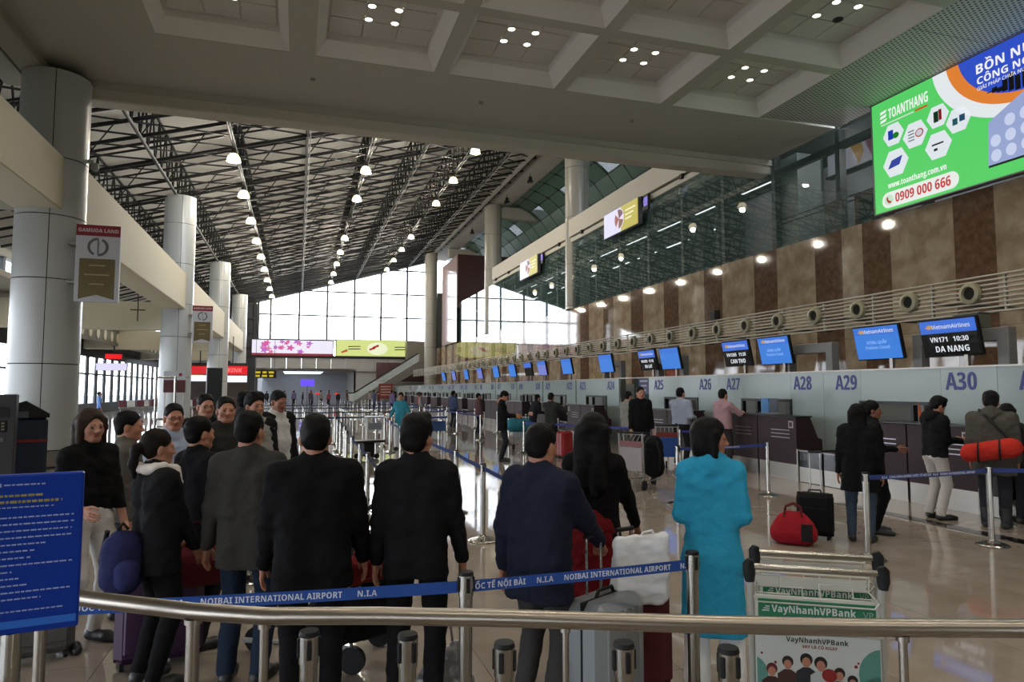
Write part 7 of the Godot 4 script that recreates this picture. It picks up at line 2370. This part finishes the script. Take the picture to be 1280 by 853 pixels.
func raise_people() -> void:
	for P in cast:
		var far: bool = P.cell > 0.02
		need(head_key(P), head_field(0.011 if far else 0.0052, P.female))
		need("hair_" + P.hair + ("_far" if far else ""), hair_field(P.hair, 0.013 if far else 0.0075))
		need("shoe_" + P.shoe, shoe_field(P.shoe))
	need("hand", hand_field(false))
	need("grip", hand_field(true))
	var id := WorkerThreadPool.add_group_task(_job, jobs.size())
	WorkerThreadPool.wait_for_group_task_completion(id)
	var meshes := {}
	for k in lib:
		meshes[k] = (lib[k] as Field).mesh()
	var skinm := StandardMaterial3D.new()
	skinm.vertex_color_use_as_albedo = true
	skinm.roughness = 0.55
	skinm.subsurf_scatter_enabled = true
	skinm.subsurf_scatter_strength = 0.08
	for P in cast:
		var far: bool = P.cell > 0.02
		var s: float = P.s
		var root := thing("person", P.label, "person", Vector3(P.x, -P.drop * s, P.z), P.turn, P.group)
		var sc := Basis().scaled(Vector3.ONE * s)
		# body with head and hands as one skin
		var hs := 1.0 if not P.female else 0.96
		var hb3 := Basis.from_euler(Vector3(P.head_pitch, P.head_yaw, 0)).scaled(Vector3.ONE * hs)
		var hx := Transform3D(hb3, P.neck)
		var fields := [P.body, lib[head_key(P)]]
		var xfs := [Transform3D(), hx]
		for q in 2:
			var a: Array = P.arms[q]
			var dir: Vector3 = (a[2] - a[1]).normalized()
			var side := Vector3(1 if q == 1 else -1, 0, 0)
			# local -y along the forearm, local +x out of the back of the hand
			var xo := (side - dir * side.dot(dir))
			if xo.length() < 0.3:
				xo = Vector3.UP - dir * dir.y
			xo = xo.normalized()
			if (P.gl if q == 0 else P.gr):
				xo = (Vector3.UP * 0.8 + side * 0.5 - dir * dir.dot(Vector3.UP * 0.8 + side * 0.5)).normalized()
			var yo := -dir
			var zo := xo.cross(yo)
			var hb4 := Basis(xo, yo, zo) if q == 1 else Basis(xo, yo, -zo)
			fields.append(lib["grip" if (P.gl if q == 0 else P.gr) else "hand"])
			xfs.append(Transform3D(hb4.scaled(Vector3.ONE * (0.92 if P.female else 1.0)) if false else hb4, a[2]))
		part(root, "body", skin_mesh(fields, xfs, P.skin), skinm, Vector3.ZERO, sc)
		part(root, "tunic" if P.skirt == "panel" else ("shirt" if P.extra == "shirt" else "jacket"), (P.topf as Field).mesh(), cloth(P.top), Vector3.ZERO, sc)
		part(root, "skirt" if P.skirt != "" else "trousers", (P.lowf as Field).mesh(), cloth(P.bottom), Vector3.ZERO, sc)
		if P.has("under"):
			part(root, "trousers", (P.under as Field).mesh(), cloth(Color(0.72, 0.72, 0.70)), Vector3.ZERO, sc)
		if P.hair != "bald":
			var hm := mat((P.hair_col * 0.45).linear_to_srgb(), 0.6, 0.0, 0.25)
			part(root, "hair", meshes["hair_" + P.hair + ("_far" if far else "")], hm, hx.origin * s, hb3.scaled(Vector3.ONE * s))
		for q in 2:
			var g: Array = P.legs[q]
			var fb := Basis(Vector3.UP, 0.18 * (1 if q == 0 else -1))
			part(root, "shoe", meshes["shoe_" + P.shoe], mat(P.shoes.linear_to_srgb(), 0.5), (g[2] + Vector3(0, -0.085, -0.03)) * s, fb.scaled(Vector3.ONE * s))
		P.root = root

func build_people() -> void:
	var blk := Color(0.00756, 0.00756, 0.0084)
	# queue in the foreground
	person("broad man in a black jacket seen from behind, arms at his sides", 0.10, -3.97, -0.03, 1.655, {"cell": 0.014, "bulk": 1.14, "top": Color(0.00672, 0.00672, 0.00756), "bottom": Color(0.00588, 0.00588, 0.00714), "hem": 0.74, "hair": "short", "wl": Vector3(-0.27, 0.84, -0.12), "wr": Vector3(0.29, 0.84, -0.14)})
	person("man in a black jacket from behind whose hand touches the belt post", 0.66, -3.92, -0.30, 1.645, {"cell": 0.014, "bulk": 0.98, "top": Color(0.00714, 0.0084, 0.0105), "bottom": Color(0.0063, 0.0063, 0.00714), "hem": 0.78, "hair": "full", "wr": Vector3(0.27, 0.80, -0.10), "head_yaw": -0.35})
	person("man in a navy jacket and grey trousers reaching for the silver suitcase", 1.29, -3.62, -1.02, 1.60, {"cell": 0.014, "bulk": 1.12, "top": Color(0.014, 0.0168, 0.0315), "bottom": Color(0.0434, 0.042, 0.042), "hem": 0.70, "hair": "short", "wr": Vector3(0.17, 0.985, -0.38), "gr": true, "wl": Vector3(-0.26, 0.84, 0.02), "pr": Vector3(0.5, -0.6, 0.4), "head_yaw": 0.05, "head_pitch": -0.05, "lean": 0.04})
	person("long haired woman in black with a long red skirt from behind", 1.84, -4.10, -0.75, 1.64, {"cell": 0.014, "female": true, "bulk": 1.02, "top": Color(0.00672, 0.00588, 0.0063), "bottom": Color(0.16, 0.01, 0.014), "skirt": "long", "hem": 0.86, "hair": "long", "collar": false, "shoe": "boot", "wr": Vector3(0.20, 0.93, -0.30), "gr": true, "pr": Vector3(0.5, -0.6, 0.5)})
	person("airport attendant woman in a turquoise tunic from behind, face turned right", 2.42, -3.66, -0.60, 1.62, {"cell": 0.014, "female": true, "bulk": 1.0, "top": Color(0.03, 0.3, 0.48), "bottom": Color(0.03, 0.3, 0.48), "skirt": "panel", "hem": 0.83, "hair": "bob", "head_yaw": -1.55, "wl": Vector3(-0.10, 0.98, -0.19), "wr": Vector3(0.10, 0.98, -0.19), "pl": Vector3(-0.5, 0, 1), "pr": Vector3(0.5, 0, 1), "skin": Color(0.62, 0.43, 0.34)})
	person("man in a dark grey jacket and blue jeans from behind", -0.28, -4.64, -0.30, 1.655, {"cell": 0.015, "bulk": 1.02, "top": Color(0.0406, 0.0392, 0.0364), "bottom": Color(0.0154, 0.0252, 0.0455), "hem": 0.72, "hair": "short", "wl": Vector3(-0.27, 0.83, -0.03), "head_yaw": -0.2})
	person("ponytailed woman in a black coat with white fur collar", -0.82, -4.75, -0.98, 1.55, {"cell": 0.014, "female": true, "bulk": 1.22, "top": Color(0.0084, 0.00924, 0.01008), "bottom": blk, "hem": 0.76, "hair": "ponytail", "hair_col": Color(0.021, 0.0154, 0.0126), "collar": false, "extra": "fur", "head_yaw": -0.1, "wr": Vector3(0.10, 0.80, -0.27), "wl": Vector3(-0.14, 0.82, -0.26), "skin": Color(0.62, 0.44, 0.35)})
	person("man in a black suit half hidden behind the ponytailed woman", -0.66, -5.35, -0.9, 1.60, {"cell": 0.017, "top": Color(0.00588, 0.00588, 0.00672), "hair": "short", "hem": 0.76})
	person("long haired woman in a black jacket and white trousers facing right", -1.42, -5.65, -2.3, 1.655, {"cell": 0.015, "female": true, "bulk": 1.02, "top": Color(0.00756, 0.00756, 0.0084), "bottom": Color(0.55, 0.53, 0.51), "hem": 0.96, "hair": "shoulder", "hair_col": Color(0.07, 0.042, 0.032), "head_yaw": -0.15, "wl": Vector3(-0.20, 0.84, -0.14), "wr": Vector3(0.18, 1.0, -0.20), "skin": Color(0.66, 0.48, 0.39)})
	person("man in a brown-grey jacket looking right beside the white trousered woman", -1.30, -6.25, -1.45, 1.615, {"cell": 0.017, "bulk": 1.05, "top": Color(0.095, 0.085, 0.072), "bottom": Color(0.021, 0.021, 0.021), "hair": "short"})
	person("man with glasses in a pale blue shirt facing the camera", -1.08, -6.95, -2.75, 1.66, {"cell": 0.017, "top": Color(0.34, 0.4, 0.52), "bottom": Color(0.021, 0.021, 0.028), "hair": "short", "extra": "shirt", "hem": 0.92})
	person("man with glasses in a black jacket at the back of the queue", -0.96, -8.2, -2.7, 1.74, {"cell": 0.018, "top": Color(0.0084, 0.00924, 0.0105), "hair": "short", "extra": "glasses"})
	person("man in a dark olive jacket facing the camera behind the grey jacket", -0.66, -7.2, -2.85, 1.72, {"cell": 0.017, "bulk": 1.05, "top": Color(0.028, 0.028, 0.0238), "bottom": Color(0.021, 0.021, 0.021), "hair": "short", "head_pitch": 0.05})
	person("bald man behind the queue with only his head showing", -0.90, -9.9, -1.0, 1.70, {"cell": 0.021, "top": Color(0.042, 0.035, 0.035), "hair": "bald", "skin": Color(0.58, 0.38, 0.29)})
	person("dark haired man standing far back beside the bald head", -0.74, -10.7, -0.6, 1.75, {"cell": 0.021, "top": Color(0.021, 0.021, 0.021), "hair": "full"})
	person("man in an open jacket over a light grey sweater looking right", -0.43, -7.75, -2.45, 1.755, {"cell": 0.017, "bulk": 1.05, "top": Color(0.24, 0.24, 0.23), "bottom": Color(0.0084, 0.0084, 0.0084), "hair": "full", "hem": 0.90, "head_yaw": -0.1, "extra": "open"})
	person("man in a dark jacket over a white shirt looking down", -0.24, -9.15, -2.4, 1.775, {"cell": 0.018, "top": Color(0.5, 0.5, 0.5), "bottom": Color(0.0084, 0.0084, 0.0105), "hair": "short", "head_pitch": -0.2, "skin": Color(0.58, 0.40, 0.32), "extra": "open"})
	# middle of the hall
	person("far attendant woman in a blue tunic standing alone in the lanes", 3.0, -20.9, -3.5, 1.70, {"cell": 0.022, "female": true, "top": Color(0.04, 0.24, 0.31), "bottom": Color(0.04, 0.24, 0.31), "skirt": "panel", "hem": 0.83, "hair": "bun", "wl": Vector3(-0.30, 0.93, -0.18), "wr": Vector3(0.30, 0.95, -0.12)})
	person("man in a black suit reading his phone near the far counters", 4.95, -16.6, -1.85, 1.76, {"cell": 0.021, "top": blk, "hair": "short", "hem": 0.74, "wl": Vector3(-0.06, 1.10, -0.32), "wr": Vector3(0.10, 1.08, -0.32), "head_pitch": -0.5})
	person("man in dark olive from behind raising both hands at a counter", 6.6, -17.5, -0.8, 1.70, {"cell": 0.021, "top": Color(0.0315, 0.035, 0.0315), "bottom": Color(0.021, 0.021, 0.021), "hair": "short", "wl": Vector3(0.0, 1.30, -0.40), "wr": Vector3(0.28, 1.34, -0.38), "pl": Vector3(-0.6, -0.6, 0), "pr": Vector3(0.6, -0.6, 0)})
	person("traveller in black bending over a far counter", 7.6, -22.0, -1.3, 1.68, {"cell": 0.023, "top": Color(0.0175, 0.0175, 0.021), "hair": "short", "lean": 0.45, "wl": Vector3(-0.15, 1.0, -0.45), "wr": Vector3(0.15, 1.0, -0.45)})
	person("man in a grey jacket turned to the counter behind the black suit", 7.95, -15.6, -1.3, 1.74, {"cell": 0.021, "bulk": 1.04, "top": Color(0.22, 0.21, 0.19), "bottom": Color(0.1, 0.095, 0.09), "hair": "short", "head_pitch": -0.15})
	person("man in a black suit facing the camera beside a trolley", 7.45, -14.0, -3.25, 1.85, {"cell": 0.019, "bulk": 1.02, "top": Color(0.0063, 0.0063, 0.00714), "hair": "short", "hem": 0.78})
	person("man in a light blue shirt waiting with his back turned at a counter", 8.55, -14.1, -1.0, 1.83, {"cell": 0.019, "bulk": 1.05, "top": Color(0.3, 0.34, 0.42), "bottom": Color(0.014, 0.0154, 0.021), "hair": "short", "extra": "shirt", "hem": 0.92, "wl": Vector3(-0.1, 1.08, -0.28), "wr": Vector3(0.22, 1.06, -0.22), "head_yaw": -0.2})
	person("man in a pink shirt leaning one arm on the counter", 9.05, -13.15, -1.35, 1.80, {"cell": 0.019, "top": Color(0.36, 0.22, 0.24), "bottom": Color(0.035, 0.0315, 0.0315), "hair": "short", "extra": "shirt", "hem": 0.88, "wr": Vector3(0.16, 1.19, -0.42), "pr": Vector3(0.7, -0.5, 0.3)})
	person("dark haired clerk with a pale collar seated behind the desk below A28", 10.02, -13.25, 1.5, 1.62, {"cell": 0.02, "female": true, "top": Color(0.55, 0.57, 0.58), "bottom": blk, "hair": "bun", "sit": true, "head_pitch": -0.45, "wl": Vector3(-0.12, 1.08, -0.30), "wr": Vector3(0.12, 1.08, -0.30)})
	person("clerk seated in the hatch below A25", 10.05, -17.4, 1.4, 1.62, {"cell": 0.022, "female": true, "top": Color(0.04, 0.2, 0.28), "bottom": blk, "hair": "bun", "sit": true})
	# right side of the hall
	person("woman in a long black coat and jeans from behind", 6.42, -6.62, -0.85, 1.62, {"cell": 0.016, "female": true, "bulk": 1.2, "top": Color(0.00672, 0.00714, 0.00882), "bottom": Color(0.045, 0.065, 0.095), "hem": 0.62, "hair": "shoulder", "hair_col": Color(0.0084, 0.0063, 0.00546)})
	person("young woman in black looking right beside the long black coat", 6.98, -6.95, -2.2, 1.655, {"cell": 0.016, "female": true, "bulk": 1.1, "top": Color(0.0063, 0.0063, 0.00714), "bottom": Color(0.0063, 0.0063, 0.00714), "hem": 0.70, "hair": "bun", "wr": Vector3(0.05, 1.08, -0.25), "skin": Color(0.48, 0.31, 0.23)})
	person("young man in a black hoodie and pale trousers looking down", 8.55, -7.45, -1.75, 1.70, {"cell": 0.016, "bulk": 1.0, "top": Color(0.0063, 0.00714, 0.01008), "bottom": Color(0.48, 0.45, 0.42), "hem": 0.86, "hair": "full", "head_pitch": -0.55, "wl": Vector3(-0.08, 1.08, -0.34), "wr": Vector3(0.10, 1.08, -0.34), "lean": 0.06})
	person("man in an olive coat with a red bag on his back", 8.75, -6.75, -0.95, 1.76, {"cell": 0.016, "bulk": 1.22, "top": Color(0.07, 0.066, 0.055), "bottom": Color(0.0245, 0.0245, 0.0315), "hem": 0.66, "hair": "full", "shoe": "boot", "head_pitch": -0.25})
	person("dark haired person at the right edge behind the olive coat", 9.3, -6.95, -1.2, 1.60, {"cell": 0.018, "female": true, "top": Color(0.021, 0.021, 0.021), "hair": "shoulder"})
	# annex on the left and the far passage
	person("woman in a blue shirt walking under the far left annex", -9.95, -40.9, -1.2, 1.68, {"cell": 0.03, "female": true, "top": Color(0.14, 0.24, 0.52), "bottom": Color(0.03, 0.04, 0.07), "hair": "short", "step": 0.12})
	person("person in dark clothes seated low beside the near column", -9.4, -33.5, 0.4, 1.5, {"cell": 0.03, "top": Color(0.0084, 0.0084, 0.0105), "hair": "short", "sit": true})
	var tone := [Color(0.021, 0.021, 0.028), Color(0.1, 0.05, 0.05), Color(0.05, 0.06, 0.12), Color(0.18, 0.17, 0.16), Color(0.25, 0.06, 0.07), Color(0.12, 0.1, 0.2)]
	for k in 14:
		person("small dark figure, %s from the left in the distant crowd by the far passage" % ordinal(k), -3.2 + 0.62 * k + 0.3 * sin(k * 2.1), -77.5 - 1.5 * cos(k * 1.7), k * 1.3, 1.6 + 0.1 * sin(k * 3.0), {"cell": 0.04, "top": tone[k % 6], "bottom": Color(0.021, 0.021, 0.028), "hair": ["short", "full"][k % 2], "group": "distant crowd by the far passage"})
	for k in 9:
		person("small dark figure, %s nearest among the passengers at the far counters" % ordinal(k), 6.9 + 0.5 * sin(k * 2.7), -26.5 - 5.6 * k, -1.4 + 0.4 * sin(k * 1.9), 1.64 + 0.08 * sin(k * 2.0), {"cell": 0.032, "top": tone[(k + 1) % 6], "hair": ["short", "full"][k % 2], "group": "passengers at the far counters"})
	raise_people()
	dress_up()

func who(s: String) -> Dictionary:
	for P in cast:
		if s in P.label:
			return P
	return {}

func dress_up() -> void:
	# fur collar
	var P := who("white fur collar")
	var s: float = P.s
	var f := Field.new()
	f.cell = 0.009
	f.wrinkle = 0.012
	for a in 12:
		var an := TAU * a / 12.0
		var bn := TAU * (a + 1) / 12.0
		f.add(Vector3(0.095 * cos(an), 1.445 - 0.03 * maxf(0, -sin(an)), 0.01 + 0.095 * sin(an)), Vector3(0.095 * cos(bn), 1.445 - 0.03 * maxf(0, -sin(bn)), 0.01 + 0.095 * sin(bn)), 0.034, 0.034, 0.02)
	for sg in [-1.0, 1.0]:
		f.add(Vector3(sg * 0.05, 1.42, -0.09), Vector3(sg * 0.07, 1.33, -0.125), 0.036, 0.022, 0.02)
	f.run()
	part(P.root, "fur_collar", f.mesh(), cloth(Color(0.62, 0.59, 0.55)), Vector3.ZERO, Basis().scaled(Vector3.ONE * s)).set_meta("label", "white fur collar")
	# spectacles
	for key in ["pale blue shirt", "glasses in a black jacket"]:
		P = who(key)
		s = P.s
		var g := MB.new()
		for sg in [-1.0, 1.0]:
			var pts := []
			for a in 13:
				pts.append(Vector3(sg * 0.033 + 0.024 * cos(a * TAU / 12), 0.076 + 0.017 * sin(a * TAU / 12), -0.106))
			g.tube(pts, 0.0022, 5, false)
			g.tube([Vector3(sg * 0.057, 0.08, -0.104), Vector3(sg * 0.078, 0.078, 0.0)], 0.002, 5)
		g.tube([Vector3(-0.009, 0.08, -0.108), Vector3(0.009, 0.08, -0.108)], 0.0022, 5)
		part(P.root, "spectacles", g.mesh(), black_plastic(), P.neck * s, Basis.from_euler(Vector3(P.head_pitch, P.head_yaw, 0)).scaled(Vector3.ONE * s))
	# open jackets over shirts
	for key in ["light grey sweater", "over a white shirt"]:
		P = who(key)
		s = P.s
		var j := Field.new()
		j.cell = 0.016
		j.wrinkle = 0.006
		for sg in [-1.0, 1.0]:
			j.add(Vector3(sg * 0.10, 1.30, 0.025), Vector3(sg * 0.115, 0.80, 0.03), 0.118, 0.13, 0.03)
		j.add(P.arms[0][0], P.arms[1][0], 0.078, 0.078, 0.04)
		for q in 2:
			j.add(P.arms[q][0], P.arms[q][1], 0.080, 0.068, 0.04)
			j.add(P.arms[q][1], P.arms[q][2], 0.066, 0.052, 0.02)
		j.cut(Vector3(0, 1.55, -0.15), Vector3(0, 0.6, -0.15), 0.105, 0.105, 0.01)
		j.hem = 0.74
		j.run()
		part(P.root, "open_jacket", j.mesh(), cloth(Color(0.00924, 0.00924, 0.0105)), Vector3.ZERO, Basis().scaled(Vector3.ONE * s))
	# red bag slung on the olive coat, with its strap
	P = who("red bag on his back")
	s = P.s
	var rb := thing("sling_bag", "bright red cylindrical bag slung on the back of the olive coat", "bag", Vector3(P.x, 0, P.z), P.turn)
	part(rb, "body", blob([[Vector3(-0.24, 0.97, 0.24), Vector3(0.20, 1.06, 0.25), 0.115, 0.125, 0.03]], 0.014, 0.0, 0.008), cloth(Color(0.46, 0.03, 0.02)))
	for q in [-0.15, 0.08]:
		var pts := []
		for a in 13:
			pts.append(Vector3(q, 1.012 + 0.2 * q + 0.132 * cos(a * TAU / 12), 0.245 + 0.132 * sin(a * TAU / 12)))
		part(rb, "strap_band", tube_mesh(pts, 0.012, 6), black_plastic())
	part(rb, "shoulder_strap", tube_mesh([Vector3(0.19, 1.15, 0.20), Vector3(0.02, 1.36, 0.165), Vector3(-0.13, 1.53, 0.06), Vector3(-0.12, 1.50, -0.08), Vector3(0.0, 1.35, -0.16)], 0.017, 6), black_plastic())
	for key in ["black hoodie", "red bag on his back"]:
		var Q := who(key)
		part(Q.root, "hood", blob([[Vector3(-0.06, 1.44, 0.055), Vector3(0.06, 1.44, 0.055), 0.062, 0.062, 0.03], [Vector3(0, 1.50, 0.05), Vector3(0, 1.40, 0.09), 0.055, 0.05, 0.03], [Vector3(-0.075, 1.46, 0.0), Vector3(-0.05, 1.43, -0.06), 0.035, 0.025, 0.02], [Vector3(0.075, 1.46, 0.0), Vector3(0.05, 1.43, -0.06), 0.035, 0.025, 0.02]], 0.012, -9.0, 0.006), cloth(Q.top), Vector3.ZERO, Basis().scaled(Vector3.ONE * Q.s))
	# phone in the reading man's hand
	P = who("reading his phone")
	s = P.s
	var ph := thing("phone", "small phone in the hands of the man in the black suit", "phone", Vector3(P.x, 0, P.z), P.turn)
	part(ph, "case", box_mesh(Vector3(0.075, 0.15, 0.012), 0.004), black_plastic(), Vector3(0.02, 1.22, -0.43), Basis(Vector3.RIGHT, -0.7))
	part(ph, "screen_face", box_mesh(Vector3(0.065, 0.135, 0.002)), mat(Color(0.1, 0.12, 0.14), 0.1), Vector3(0.02, 1.2255, -0.4245), Basis(Vector3.RIGHT, -0.7))
